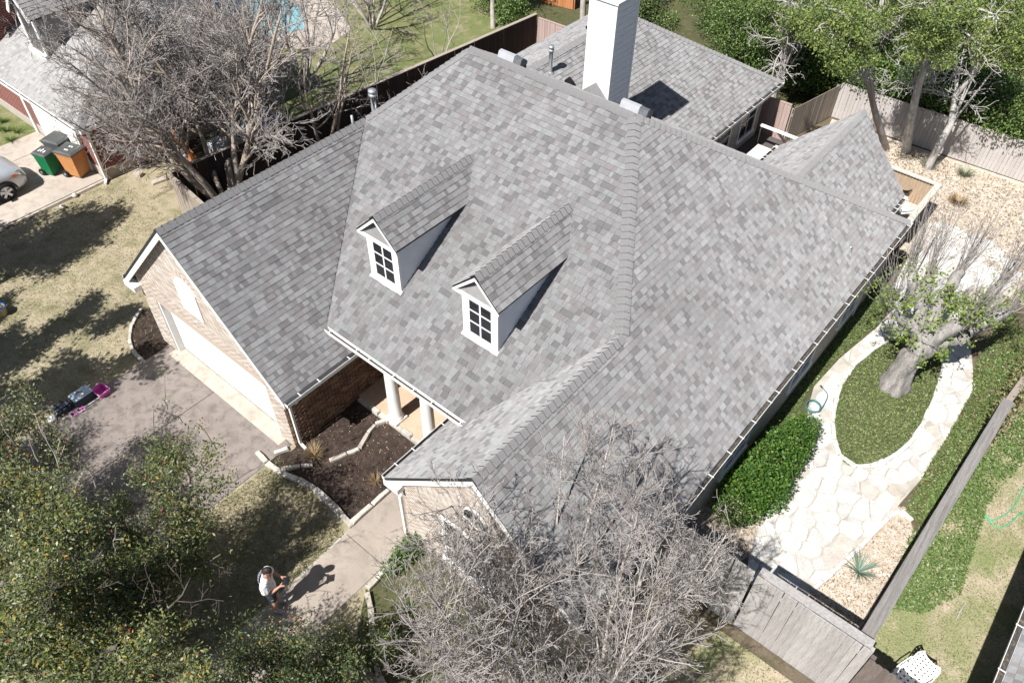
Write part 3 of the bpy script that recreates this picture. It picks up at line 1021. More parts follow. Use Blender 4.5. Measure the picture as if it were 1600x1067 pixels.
# main block, rear wing, small rear wing
b = MB(); b.box((-18.05, 9.5, 0), (-3.02, 22.0, 2.22)); b.build('main_wall', M['brick_grey'], house)
for (a, c) in ((11.6, 12.9), (15.2, 16.6), (18.4, 19.6)):
    window(house, a, c, .75, 2.0, -3.02, 2, 3, out=1, axis='x')
b = MB(); b.box((-18.3, 22.0, 0), (-10.2, 27.35, 2.26)); b.build('rear_wing_wall', M['brick_grey'], house)
window(house, 23.2, 24.9, .5, 1.95, -10.2, 2, 2, out=1, axis='x')
window(house, 25.6, 26.9, .5, 1.95, -10.2, 2, 2, out=1, axis='x')
b = MB(); extrude_y(b, [(-7.45, 0), (-4.0, 0), (-4.0, 2.5), (-5.72, 4.15), (-7.45, 2.5)], 22.0, 23.45); b.build('small_wing_wall', M['brick_grey'], house)

# --- roof decks (thick boards under the shingles)
BL = (gl, my + (mz - ge) / SM, ge)
BR = (fr, yb, fe)
P_F = [vbot, (xe, ym, zm), rend, M2, M1, vtop]
P_R = [(fr, fy, fe), BR, M2, rend, (fx, fy, fz)]
P_GR = [(gr, gy, ge), (gr, 9.4, ge), (vbot[0], 9.4, zm), vbot, vtop, (gx, gy, gz)]
P_L = [BL, (gl, gy, ge), (gx, gy, gz), vtop, M1]
P_FL = [(fl, 9.2, fe + .02), (fl, fy, fe + .02), (fx, fy, fz), rend, (xe, ym, zm), (xe, 9.2, zm)]
P_B = [BR, BL, M1, M2]
deck = MB()
for P_ in (P_F, P_R, P_GR, P_L, P_FL, P_B):
    deck.slab(P_, 0.06)
roof = deck.build('roof', M['deck_under'], house)
T = Tabs()
T.plane(P_F, 'F', SM, 1); T.plane(P_R, 'R', SR, 2); T.plane(P_GR, 'R', SG, 3); T.plane(P_L, 'L', SG, 4); T.plane(P_FL, 'L', SL, 5); T.plane(P_B, 'B', SM, 6)
DORM = ((-11.475, 0), (-8.41, 1))
def cover(t):
    """does a dormer stand on this tab, or is it out of view"""
    c = (t[0] + t[1] + t[2] + t[3]) / 4
    for dx, _ in DORM:
        if abs(c.x - dx) < .7 and 8.8 < c.y < 12.5 and t[4].y < -.3:
            return True
    q = CAM_ROT.inverted() @ (c - CAM)
    return q.z > 0 or abs(q.x / q.z) > 0.64 or abs(q.y / q.z) > 0.42 or t[4].dot(CAM - c) <= 0
full = [t for t in T.t if t[7] and not cover(t)]
def size_in_view(t):
    c = (t[0] + t[1] + t[2] + t[3]) / 4
    d = CAM - c
    a = (t[1] - t[0]).length * (t[3] - t[0]).length
    return a * t[4].dot(d) / d.length ** 3
full.sort(key=size_in_view, reverse=True)
near = full[:300]
ids = set(id(t) for t in near)
T.stuff([t for t in T.t if id(t) not in ids], 'shingles', roof)
for t in near:
    shingle_object(t, roof)
dnF, dnR, dnL, dnB = Vector((0, -1, -SM)), Vector((1, 0, -SR)), Vector((-1, 0, -SG)), Vector((0, 1, -SM))
caps_line(roof, rend, M2, dnF, dnR)
caps_line(roof, M1, M2, dnF, dnB)
caps_line(roof, (fx, fy, fz), rend, dnR, Vector((-1, 0, -SL)))
caps_line(roof, (gx, gy, gz), vtop, Vector((1, 0, -SG)), dnL)
caps_line(roof, BR, M2, dnR, dnB)
caps_line(roof, vtop, M1, dnF, dnL, single=False)
# valley crease between garage roof and main roof
b = MB()
d = (Vector(vtop) - Vector(vbot))
b.bar(Vector(vbot) + Vector((.0, -.01, .012)), Vector(vtop) + Vector((0, -.01, .012)), .012, .012)
b.build('valley_seam', M['fascia_dark'], roof)

# rear wing roof
rx, rz, re_, rex, ry1 = -14.29, 5.07, 2.30, -9.84, 23.3
SW = (rz - re_) / (rex - rx)
rxl = rx - (rex - rx)
yv0 = my + (mz - rz) / SM - .12
P_W = [(rex, 22.3, re_), (rex, 27.73, re_), (rx, ry1, rz), (rx, yv0, rz)]
P_WL = [(rxl, 27.73, re_), (rxl, 22.3, re_), (rx, yv0, rz), (rx, ry1, rz)]
P_WB = [(rex, 27.73, re_), (rxl, 27.73, re_), (rx, ry1, rz)]
b = MB()
for P_ in (P_W, P_WL, P_WB): b.slab(P_, .06)
roof2 = b.build('roof', M['deck_under'], house)
T2 = Tabs(); T2.plane(P_W, 'R', SW, 21); T2.plane(P_WL, 'L', SW, 22); T2.plane(P_WB, 'B', (rz - re_) / (27.73 - ry1), 23)
T2.stuff(T2.t, 'shingles', roof2)
caps_line(roof2, (rx, yv0, rz), (rx, ry1, rz), Vector((1, 0, -SW)), Vector((-1, 0, -SW)), single=False)
caps_line(roof2, (rex, 27.73, re_), (rx, ry1, rz), Vector((1, 0, -SW)), Vector((0, 1, -SW)), single=False)
# small rear wing roof
sx, sz, sxr, sxl, sy1, se = -5.72, 4.30, -3.58, -7.86, 23.95, 2.30
S3 = (sz - se) / (sxr - sx)
ys0 = my + (mz - sz) / SM - .1
P_SR = [(sxr, 22.2, se), (sxr, 23.6, se), (sx, sy1, sz), (sx, ys0, sz)]
P_SL = [(sxl, 23.6, se), (sxl, 22.2, se), (sx, ys0, sz), (sx, sy1, sz)]
b = MB(); b.slab(P_SR, .06); b.slab(P_SL, .06)
roof3 = b.build('roof', M['deck_under'], house)
T3 = Tabs(); T3.plane(P_SR, 'R', S3, 31); T3.plane(P_SL, 'L', S3, 32)
T3.stuff(T3.t, 'shingles', roof3)
caps_line(roof3, (sx, sy1, sz), (sx, ys0, sz), Vector((1, 0, -S3)), Vector((-1, 0, -S3)), single=False)

# --- trim: rakes, soffits, fascias
def rake(p0, p1, y, h=.2, t=.035):
    b = MB()
    b.add([(p0[0], y - t, p0[1] - .065), (p1[0], y - t, p1[1] - .065), (p1[0], y - t, p1[1] - .065 - h), (p0[0], y - t, p0[1] - .065 - h),
           (p0[0], y, p0[1] - .065), (p1[0], y, p1[1] - .065), (p1[0], y, p1[1] - .065 - h), (p0[0], y, p0[1] - .065 - h)],
          [(0, 1, 2, 3), (7, 6, 5, 4), (0, 4, 5, 1), (1, 5, 6, 2), (2, 6, 7, 3), (3, 7, 4, 0)])
    b.build('rake_board', M['white'], house)
rake((gl, ge), (gx, gz), gy + .036); rake((gr, ge), (gx, gz), gy + .034)
rake((fl, fe), (fx, fz), fy + .036); rake((fr, fe), (fx, fz), fy + .034)
b = MB()
b.slab([(gl + .02, gy + .04, ge - .08), (gx, gy + .04, gz - .08), (gx, GY0, gz - .08), (gl + .02, GY0, ge - .08)], .02)
b.slab([(gr - .02, gy + .04, ge - .08), (gx, gy + .04, gz - .08), (gx, GY0, gz - .08), (gr - .02, GY0, ge - .08)], .02)
for (x0, x1, y0, y1, z) in ((gl, GX0, gy + .04, 22, ge), (GX1, gr, gy + .04, 9.4, ge), (FX1, fr, fy + .04, 22.3, fe), (fl, FX0, fy + .04, 9.2, fe), (-10.2, rex, 22.5, 27.7, re_), (-4.0, sxr, 22.3, 23.5, se)):
    b.box((x0, y0, z - .20), (x1, y1, z - .18))
for (x, y0, y1, z, s) in ((gl, gy, 22.3, ge, 1), (gr, gy, 9.4, ge, -1), (fr, fy, 22.39, fe, -1), (fl, fy, 9.2, fe, 1), (rex, 22.4, 27.73, re_, -1), (sxr, 22.3, 23.6, se, -1), (sxl, 22.3, 23.6, se, 1)):
    b.box((min(x, x + s * .03), y0 + .005, z - .21), (max(x, x + s * .03), y1, z - .062))
b.box((vbot[0] + .1, ym, zm - .21), (xe, ym + .03, zm - .065))
# cornice returns at the two front gables
for (x0, x1, y) in ((gl - .02, gl + .52, gy), (fl - .02, fl + .42, fy)):
    b.box((x0, y - .04, ge - .27), (x1, y + .2, ge - .10))
b.build('fascia', M['white'], house)
# dark drip edge along the rakes, where the shingles end
for (p0, p1, y) in (((gl, ge), (gx, gz), gy), ((fl, fe), (fx, fz), fy)):
    b = MB()
    b.bar((p0[0], y - .004, p0[1] - .028), (p1[0], y - .004, p1[1] - .028), .014, .06)
    b.build('drip_edge', M['fascia_dark'], house)

# --- gutters
gutter(house, (vbot[0] + .02, ym, zm), (xe + .1, ym, zm), (0, -1, 0))
gutter(house, (gr, gy + .02, ge), (gr, ym + .9, ge), (1, 0, 0))
gutter(house, (fl, fy + .02, fe), (fl, ym + .9, fe), (-1, 0, 0))
gutter(house, (fr, fy + .02, fe), (fr, yb, fe), (1, 0, 0))
gutter(house, (rex, 22.45, re_), (rex, 27.73, re_), (1, 0, 0))
gutter(house, (sxl, 22.4, se), (sxl, 23.6, se), (-1, 0, 0), .3)
gutter(house, (sxr, 22.5, se), (sxr, 23.6, se), (1, 0, 0), .3)
gutter(house, (gl, gy + .02, ge), (gl, 22.2, ge), (-1, 0, 0))
def downspout(pts):
    m = MB()
    for a, c in zip(pts, pts[1:]):
        m.bar(a, c, .075, .06, up=(0, 1, .01))
    m.build('downspout', M['white'], house)
downspout([(gr + .06, 5.98, ge - .13), (gr + .02, 5.98, ge - .25), (GX1 + .06, 5.98, ge - .55), (GX1 + .06, 5.98, .12), (GX1 + .25, 5.98, .05)])
downspout([(fl - .06, 5.98, fe - .13), (fl - .02, 5.98, fe - .2), (FX0 - .05, FY0 - .06, fe - .5), (FX0 - .05, FY0 - .06, .12)])
downspout([(fr + .06, 20.0, fe - .13), (fr + .04, 20.0, fe - .25), (FX1 + .05, 20.0, fe - .55), (FX1 + .05, 20.0, .1)])
# --- porch
b = MB(); b.box((GX1 + .01, 8.0, 2.62), (FX0 - .01, 8.3, 2.9)); b.build('porch_beam', M['white'], house)
for cx in (-10.68, -9.42):
    b = MB(); b.smooth = False
    b.box((cx - .21, 7.96, .14), (cx + .21, 8.38, .22))
    o_ = b.build('column', M['white_col'], house)
    s = MB(); s.smooth = True
    s.lathe((cx, 8.17, .22), [(.2, 0), (.2, .05), (.175, .09), (.165, .12), (.165, .9), (.15, 2.2), (.15, 2.26), (.18, 2.3), (.2, 2.36), (.2, 2.4)], 20)
    s.build('shaft', M['white_col'], o_)
M['door_red'] = mat('dark_wood_door', (0.06, 0.025, 0.015), (0.04, 0.018, 0.01), 5, 0.4, stretch=(8, 8, 1))
b = MB(); b.box((-10.55, 9.45, .14), (-9.55, 9.5, 2.2)); b.build('front_door', M['door_red'], house)
window(house, -11.9, -11.0, .5, 2.2, 9.5, 2, 3); window(house, -9.2, -8.2, .5, 2.2, 9.5, 2, 3)

# --- dormers
for dx, k in DORM:
    yf, ze_, zp, hs = 8.97, 5.30, 5.95, 0.66          # front of the rake, eave height, peak, half span
    yw = 9.13
    sD = (zp - ze_) / hs
    planez = lambda y: zm + SM * (y - ym)
    yeb, ypb = ym + (ze_ - zm) / SM, ym + (zp - zm) / SM
    zb = planez(yw)
    d = thing  # noqa
    box_ = MB()
    w = .5
    hz = zp - sD * w - .05
    # solid body: front pentagon running back into the roof
    prof = [(dx - w, zb - .1), (dx + w, zb - .1), (dx + w, hz), (dx, zp - .05), (dx - w, hz)]
    n = 5
    yb_ = [yw + .55 if z < zb else ym + (z - zm) / SM + .25 for _, z in prof]
    vs = [(x, yw, z) for x, z in prof] + [(x, yy, z) for (x, z), yy in zip(prof, yb_)]
    box_.add(vs, [tuple(range(5)), tuple(reversed(range(5, 10)))] + [(i, 5 + i, 5 + (i + 1) % 5, (i + 1) % 5) for i in range(5)])
    dm = box_.build('dormer', M['siding'], house)
    # lap siding on both cheeks
    for sgn in (-1, 1):
        lap = MB()
        z = zb
        while z < hz - .02:
            y1 = min(ym + (z + .05 - zm) / SM, ym + (hz - zm) / SM)
            if y1 > yw + .06:
                x0 = dx + sgn * (w + .001)
                lap.add([(x0 + sgn * .018, yw + .06, z), (x0 + sgn * .018, y1, z), (x0 + sgn * .004, y1, z + .1), (x0 + sgn * .004, yw + .06, z + .1), (x0, yw + .06, z), (x0, y1, z)],
                        [(0, 1, 2, 3), (0, 4, 5, 1)])
            z += .1
        lap.build('siding_boards', M['siding'], dm, kind='stuff')
    cbm = MB()
    for sgn in (-1, 1):
        a, c = sorted((dx + sgn * (w - .13), dx + sgn * (w + .022)))
        cbm.box((a, yw - .025, zb - .02), (c, yw + .055, hz))
    cbm.box((dx - w + .131, yw - .024, hz - .1), (dx + w - .131, yw + .01, ze_ - .02))
    cbm.box((dx - w + .131, yw - .03, zb - .04), (dx + w - .131, yw + .01, zb + .1))
    cbm.build('corner_board', M['white'], dm)
    # window
    window_parent = dm
    wx, wz0, wz1 = w - .14, zb + .1, hz - .1
    m = MB()
    iw = 2 * wx
    m.box((dx - wx, yw - .02, wz0), (dx - wx + .045, yw + .0, wz1)); m.box((dx + wx - .045, yw - .02, wz0), (dx + wx, yw + .0, wz1))
    m.box((dx - .022, yw - .021, wz0), (dx + .022, yw + .0, wz1))
    ih = wz1 - wz0
    cuts = [0, .28, .54, .80, 1.0]
    for c in cuts:
        z = wz0 + ih * c
        m.box((dx - wx + .046, yw - .019, z - .016), (dx + wx - .046, yw + .0, z + .016))
    fo = m.build('window_frame', M['white'], dm)
    for c in range(4):
        for s in (-1, 1):
            p = MB()
            a, e_ = sorted((dx + s * .022, dx + s * (wx - .045)))
            p.box((a, yw - .010, wz0 + ih * cuts[c] + .015), (e_, yw - .002, wz0 + ih * cuts[c + 1] - .015))
            p.build('pane', M['glass'], dm)
    # gable pediment: rakes, horizontal return and a near-black triangle painting the recess's shade
    g = MB()
    for sgn in (-1, 1):
        x0 = dx + sgn * hs
        P4 = [(x0, ze_ - .01), (dx, zp - .01), (dx, zp - .15), (x0, ze_ - .13)]
        extrude_y(g, P4 if sgn > 0 else list(reversed(P4)), yf, yf + .05 + .002 * sgn)
    g.box((dx - hs + .02, yf + .012, ze_ - .13), (dx + hs - .02, yf + .10, ze_ - .05))
    g.build('pediment', M['white'], dm)
    t = MB(); extrude_y(t, [(dx - .5, ze_ - .06), (dx + .5, ze_ - .06), (dx, zp - .12)], yw - .012, yw - .004)
    t.build('gable_recess_shade', M['fascia_dark'], dm)  # dark colour stands in for shade inside the open pediment
    t = MB(); t.slab([(dx - .56, yf + .055, ze_ - .03), (dx + .56, yf + .055, ze_ - .03), (dx + .24, yw - .014, ze_ + .29), (dx - .24, yw - .014, ze_ + .29)], .02)
    t.build('pent_roof', SH[5], dm)
    # little roof
    db = MB()
    # left and right slopes end on the main roof along its valley
    yva, yvb = yeb + .02, ypb + .02
    PR_ = [(dx + hs, yf, ze_), (dx + hs, yva, ze_), (dx, yvb, zp), (dx, yf, zp)]
    PL_ = [(dx - hs, yva, ze_), (dx - hs, yf, ze_), (dx, yf, zp), (dx, yvb, zp)]
    db.slab(PR_, .05); db.slab(PL_, .05)
    ro = db.build('dormer_roof', M['fascia_dark'], dm)
    TD = Tabs(); TD.plane(PR_, 'R', sD, 41 + k); TD.plane(PL_, 'L', sD, 51 + k)
    TD.stuff(TD.t, 'shingles', dm)
    caps_line(dm, (dx, yf, zp), (dx, yvb, zp), Vector((1, 0, -sD)), Vector((-1, 0, -sD)))
    # step flashing at the foot
    fl_ = MB()
    fl_.slab([(dx - w - .05, yw - .1, planez(yw - .1) + .02), (dx + w + .05, yw - .1, planez(yw - .1) + .02), (dx + w + .05, yw, planez(yw) + .02), (dx - w - .05, yw, planez(yw) + .02)], .006)
    fl_.build('flashing', M['metal_white'], dm)

# --- chimney
CX0, CX1, CY0, CY1, CT = -12.19, -11.3, 18.0, 19.08, 7.92
b = MB(); b.box((CX0, CY0, 3.6), (CX1, CY1, CT - .06))
ch = b.build('chimney', M['siding'], house)
b = MB()
z = 4.2
while z < CT - .2:
    b.box((CX0 + .07, CY0 - .012, z), (CX1 - .07, CY0, z + .17)); b.box((CX1, CY0 + .07, z), (CX1 + .012, CY1 - .07, z + .17)); z += .18
b.build('siding_boards', M['siding'], ch, kind='stuff')
b = MB()
for (x, y) in ((CX0, CY0), (CX1, CY0), (CX1, CY1), (CX0, CY1)):
    b.box((x - .07, y - .07, 3.8), (x + .07, y + .07, CT - .061)) if False else None
for (x0, x1, y0, y1) in ((CX0 - .02, CX0 + .065, CY0 - .02, CY0 + .05), (CX1 - .065, CX1 + .02, CY0 - .02, CY0 + .065), (CX1 - .05, CX1 + .02, CY1 - .065, CY1 + .02), (CX0 - .02, CX0 + .065, CY1 - .05, CY1 + .02)):
    b.box((x0, y0, 3.8), (x1, y1, CT - .061))
b.build('corner_board', M['white'], ch)
b = MB(); b.box((CX0 - .06, CY0 - .06, CT - .06), (CX1 + .06, CY1 + .06, CT)); b.box((CX0 + .15, CY0 + .15, CT + .001), (CX1 - .15, CY1 - .15, CT + .12))
b.build('chimney_cap', M['white'], ch)
b = MB()
zc = lambda y: mz - SM * (y - my)
pk = (-11.75, CY0 - .005, zc(CY0) + .42)
b.add([(CX0, CY0 - .005, zc(CY0)), (CX1, CY0 - .005, zc(CY0)), pk, (-11.75, CY0 - .85, zc(CY0 - .75))], [(0, 1, 2), (3, 1, 0) if False else (0, 2, 3), (1, 3, 2)])
b.build('cricket', SH[0], ch)

# --- roof vents and pipes
def vent_box(x, y, z):
    """slant-back metal ridge vent: pale front hood, dark louvre end"""
    b = MB()
    pr = [(0, 0), (.36, 0), (.36, .12), (.16, .27), (.04, .25), (-.06, .03)]   # (y, z)
    n = len(pr)
    for (x0, x1, s, m) in ((x, x + .52, .8, 0), (x + .521, x + .76, .74, 1)):
        vs = [(x0, y + a * s, z + c * s) for a, c in pr] + [(x1, y + a * s, z + c * s) for a, c in pr]
        b.add(vs, [tuple(reversed(range(n))), tuple(range(n, 2 * n))] + [(i, (i + 1) % n, n + (i + 1) % n, n + i) for i in range(n)], m)
    b.box((x + .04, y + .02, z - .22), (x + .72, y + .28, z - .001), 2)
    return b.build('roof_vent', [M['metal_white'], M['metal_dark'], M['fascia_dark']], house)
vent_box(-12.7, 14.72, 7.14)
vent_box(-8.9, 14.75, 7.12)
def pipe(x, y, z, h, r, cap=True, m='metal'):
    b = MB(); b.smooth = True
    prof = [(r * 2.3, -.12), (r * 2.1, .02), (r * 1.05, .06), (r, .07), (r, h)]
    if cap:
        prof += [(r * 1.0, h - .02), (r * 1.5, h), (r * 1.5, h + .06), (r * 1.05, h + .07), (r * 1.05, h + .1), (r * 1.55, h + .11), (r * 1.4, h + .18)]
    b.lathe((x, y, z), prof, 14)
    b.build('vent_pipe', M[m], house)
pipe(-15.18, 12.46, 5.5, .62, .075)
pipe(-15.3, 11.76, 5.45, .35, .035, False)
pipe(-13.92, 18.64, 4.78, .72, .06)
pipe(-17.2, 20.4, 3.25, .45, .035, False, 'metal_white')
pipe(-3.62, 19.09, 2.86, .16, .03, False)
b = MB()
for (x, y, z, kx) in ((-13.4, 18.93, 4.52, 1), (-15.2, 22.6, 4.5, -1)):
    e_, up_ = frame_of('R' if kx > 0 else 'L', SW)
    mt = Matrix((e_, up_, e_.cross(up_))).transposed()
    b = MB()
    b.obox(Vector((x, y, z)) + e_.cross(up_) * .06, (.22, .24, .1), mt)
    b.build('slant_vent', M['black'], house)

# ---------------------------------------------------------------- fences
def wood(name, c, c2, f=0.2):
    return mat(name, c, c2, 3.0, 0.92, 0.35, 40, spec=0.1, fine=f, stretch=(5, 5, 0.6))
M['wood_dark'] = wood('dark_brown_boards', (0.075, 0.058, 0.05), (0.05, 0.04, 0.036))  # base colour carries the shade on the fence's visible side
M['wood_dark2'] = wood('dark_brown_boards_b', (0.09, 0.066, 0.056), (0.062, 0.047, 0.042))
M['wood_pink'] = wood('pinkish_boards', (0.40, 0.30, 0.275), (0.33, 0.24, 0.215))
M['wood_pink2'] = wood('pinkish_boards_b', (0.44, 0.345, 0.32), (0.36, 0.275, 0.25))
M['wood_grey'] = wood('silver_grey_boards', (0.44, 0.425, 0.415), (0.30, 0.288, 0.28), 0.28)
M['wood_grey2'] = wood('silver_grey_boards_b', (0.39, 0.372, 0.362), (0.27, 0.257, 0.25), 0.28)
M['wood_tan'] = wood('weathered_tan_boards', (0.36, 0.31, 0.265), (0.28, 0.24, 0.205))
M['wood_tan2'] = wood('weathered_tan_boards_b', (0.31, 0.265, 0.225), (0.25, 0.215, 0.185))
M['wood_brown'] = wood('brown_boards', (0.16, 0.135, 0.12), (0.11, 0.093, 0.084), 0.25)
M['wood_brown2'] = wood('brown_boards_b', (0.20, 0.165, 0.15), (0.13, 0.108, 0.098), 0.25)
M['wood_back'] = wood('pale_back_fence_boards', (0.47, 0.44, 0.42), (0.39, 0.365, 0.35))
M['wood_back2'] = wood('pale_back_fence_boards_b', (0.44, 0.41, 0.39), (0.37, 0.345, 0.33))
M['wood_cap'] = mat('grey_cap_boards', (0.25, 0.235, 0.225), (0.16, 0.15, 0.142), 3.0, 0.92, 0.4, 22, spec=.1, fine=.28, stretch=(9, .35, 9))
M['cedar'] = wood('orange_cedar', (0.45, 0.19, 0.085), (0.36, 0.145, 0.06))
M['cedar2'] = wood('orange_cedar_b', (0.50, 0.23, 0.11), (0.40, 0.165, 0.075))

def fence(name, label, A, B, h, mats, w=.14, gap=.006, cap=None, dogear=False, face=1, cat='fence', z0=0.03, post_every=2.4, capm=None, hvar=0.0, seed=1, posts=True, cap_shift=0.0):
    """board fence from A to B; face = which side (left of A->B is +1) carries the pickets"""
    r = random.Random(seed)
    A, B = Vector((A[0], A[1], 0)), Vector((B[0], B[1], 0))
    d = (B - A); L = d.length; d.normalize()
    n = Vector((-d.y, d.x, 0)) * face
    ang = math.atan2(d.y, d.x)
    root = thing(name, label, cat, A)
    rot = Matrix.Rotation(ang, 4, 'Z')
    def pm(ww, m, hh):
        b = MB()
        if dogear:
            pr = [(-ww / 2, 0), (ww / 2, 0), (ww / 2, hh - .03), (ww / 2 - .03, hh), (-ww / 2 + .03, hh), (-ww / 2, hh - .03)]
        else:
            pr = [(-ww / 2, 0), (ww / 2, 0), (ww / 2, hh), (-ww / 2, hh)]
        k = len(pr)
        vs = [(x, -.009, z) for x, z in pr] + [(x, .009, z) for x, z in pr]
        b.add(vs, [tuple(range(k)), tuple(reversed(range(k, 2 * k)))] + [(i, k + i, k + (i + 1) % k, (i + 1) % k) for i in range(k)])
        return b.mesh('picket', m)
    meshes = [pm(w - gap, m, h + dh) for m in mats for dh in ((-hvar, 0, hvar) if hvar else (0,))]
    k = int(round(L / w))
    for i in range(k):
        o = link('picket', r.choice(meshes), root)
        p = d * ((i + .5) * L / k) + n * (.03 + r.uniform(-.004, .004)) + Vector((0, 0, z0))
        o.matrix_basis = Matrix.Translation(p) @ rot @ Matrix.Rotation(r.uniform(-.006, .006), 4, 'Y')
    for z in (.35, h - .3):
        b = MB(); b.bar(A + Vector((0, 0, z)), B + Vector((0, 0, z)), .04, .09)
        b.build('rail', mats[0], root)
    if posts:
        q = max(1, int(L / post_every))
        pmesh = MB(); pmesh.box((-.045, -.045, 0), (.045, .045, h - .04))
        pme = pmesh.mesh('post', mats[0])
        for i in range(q + 1):
            o = link('post', pme, root)
            o.matrix_basis = Matrix.Translation(d * (L * i / q * .985 + .05) - n * .07) @ rot
    if cap:
        q = max(1, int(L / 3.0))
        for i in range(q):
            b = MB()
            a0, a1 = L * i / q + .004, L * (i + 1) / q - .004
            b.bar(A + d * a0 + n * cap_shift + Vector((0, 0, h + z0 + .012)), A + d * a1 + n * cap_shift + Vector((0, 0, h + z0 + .012 + r.uniform(-.006, .01))), cap, .03)
            b.build('cap_board', capm or mats[0], root)
    return root

fence('board_fence', 'long board fence behind the bare trees, boards toned dark for shade, cap pale for sun', (-22.85, 9.85), (-21.3, 27.3), 1.66, [M['wood_dark'], M['wood_dark2']], cap=.16, capm=M['wood_tan'], face=-1, seed=2)  # shaded boards and sunlit cap are set apart by colour
fence('board_fence', 'short pale weathered fence beside the left garage wall', (-22.8, 9.72), (-18.2, 9.2), 1.62, [M['wood_tan'], M['wood_tan2']], cap=.12, face=-1, seed=3)
fence('board_fence', 'pinkish sunlit board fence behind the chimney', (-21.25, 27.35), (-9.2, 27.75), 1.5, [M['wood_pink'], M['wood_pink2']], cap=.1, face=-1, seed=4)
fence('board_fence', 'short greyish fence in shade right of the rear wing', (-9.12, 27.8), (-8.55, 30.7), 1.4, [M['wood_tan'], M['wood_tan2']], face=-1, seed=5)
fence('board_fence', 'pale grey back fence below the juniper trees', (-8.5, 30.75), (4.0, 31.25), 1.5, [M['wood_back'], M['wood_back2']], face=-1, seed=6)
fence('board_fence', 'long grey fence with a wide cap board beside the flagstone path', (1.2, 9.12), (1.5, 17.2), 2.08, [M['wood_brown'], M['wood_grey2']], cap=.25, capm=M['wood_cap'], face=1, seed=7)
fence('board_fence', 'weathered overgrown stretch of fence beyond the wide cap board', (1.5, 17.25), (2.1, 24.0), 1.9, [M['wood_brown'], M['wood_grey2']], cap=.16, capm=M['wood_tan2'], face=1, seed=8)
fence('plank_gate', 'tall silver grey plank gate beside the house corner', (-3.28, 9.0), (-1.02, 9.0), 2.36, [M['wood_grey'], M['wood_grey2']], w=.15, face=-1, seed=9, cat='gate', posts=False)
fence('board_fence', 'silver grey plank fence with a cap rail next to the plank gate', (-0.98, 9.03), (1.36, 9.03), 2.24, [M['wood_grey'], M['wood_grey2']], w=.15, face=-1, seed=10, cap=.2, cap_shift=-.09, capm=M['wood_grey2'])
fence('picket_fence', 'dark brown picket fence with clipped tops at the bottom edge', (1.42, 8.98), (2.75, 8.86), 2.1, [M['wood_brown'], M['wood_brown2']], face=-1, dogear=True, seed=11, hvar=.02)
fence('cedar_gate', 'orange cedar board gate between brick house and fence', (-26.4, 11.75), (-23.0, 10.9), 1.5, [M['cedar'], M['cedar2']], face=-1, seed=12, cat='gate', cap=.1, capm=M['cedar'])
fence('cedar_gate', 'small orange cedar gate far behind the pinkish fence', (-24.4, 31.6), (-22.6, 31.9), 1.7, [M['cedar'], M['cedar2']], face=-1, seed=13, cat='gate')
fence('board_fence', 'far grey picket fence under the dark trees at the top edge', (-31.5, 30.5), (-24.6, 31.5), 1.5, [M['wood_grey'], M['wood_grey2']], face=-1, seed=14, gap=.03)

# ---------------------------------------------------------------- rear decks
dk = thing('deck', 'small patio deck in shade between the rear wings', 'deck', (-8.9, 25.0, 0))
M['deck_dark'] = wood('dark_deck_boards', (0.12, 0.105, 0.10), (0.09, 0.08, 0.078))
for i in range(16):
    b = MB(); y = 22.5 + i * .315
    b.box((-10.15, y, .0), (-7.6, y + .305, .12)); b.build('deck_board', M['deck_dark'], dk)
rl = thing('handrail', 'white handrail in front of the pinkish fence right of the rear wing', 'handrail', (-8.7, 26.4, .1))
b = MB(); b.bar((-9.7, 26.35, 1.15), (-7.6, 26.35, 1.15), .13, .06); b.build('top_rail', M['white'], rl)
for i in range(2):
    b = MB(); b.bar((-9.65 + i * 1.98, 26.35, .12), (-9.65 + i * .66, 26.35, 1.12), .07, .07); b.build('post', M['wood_dark'], rl)
tb = thing('patio_table', 'white folding table on the shaded patio deck', 'table', (-8.95, 24.9, .12))
b = MB(); b.box((-9.3, 24.25, .82), (-8.7, 24.9, .86)); b.build('table_top', M['white'], tb)
b = MB(); b.box((-9.3, 24.92, .82), (-8.7, 25.55, .86)); b.build('table_top', mat('cream_plastic', (.62, .58, .5)), tb)
for (x, y) in ((-9.25, 24.3), (-8.75, 24.3), (-9.25, 25.5), (-8.75, 25.5)):
    b = MB(); b.bar((x, y, .12), (x, y, .82), .04, .04); b.build('leg', M['white'], tb)

wl_ = thing('stone_wall', 'low pale stone wall between the house corner and the rear flagstones', 'wall', (-2.4, 22.6, 0))
_a, _b = Vector((-2.27, 21.29, 0.0)), Vector((-2.62, 25.22, 0.0))
for i in range(9):
    b = MB(); b.bar(_a.lerp(_b, i / 9) + Vector((0, 0, .2)), _a.lerp(_b, (i + .96) / 9) + Vector((0, 0, .2)), .34, .4); b.build('block', FS[(i * 2) % 3], wl_)
for i in range(6):
    b = MB(); b.bar(_a.lerp(_b, i / 6) + Vector((0, 0, .43)), _a.lerp(_b, (i + .98) / 6) + Vector((0, 0, .43)), .40, .055); b.build('coping_stone', FS[(i * 5 + 2) % 6], wl_)
dk2 = thing('raised_deck', 'raised rear deck with pale rails and brown slatted sides', 'deck', (-3.9, 25.0, 0))
M['deck_tan'] = wood('tan_deck_boards', (0.42, 0.315, 0.22), (0.34, 0.25, 0.17))
M['deck_pale'] = wood('pale_deck_boards', (0.52, 0.49, 0.44), (0.45, 0.42, 0.375))
for i in range(12):
    b = MB(); x = -4.95 + i * .148
    b.box((x, 23.7, .42), (x + .142, 26.3, .46)); b.build('deck_board', M['deck_pale'], dk2)
for i in range(16):
    b = MB(); x = -4.95 + i * .11
    b.box((x, 26.32, .2), (x + .1, 26.34, 1.42)); b.build('slat', M['deck_tan'], dk2)
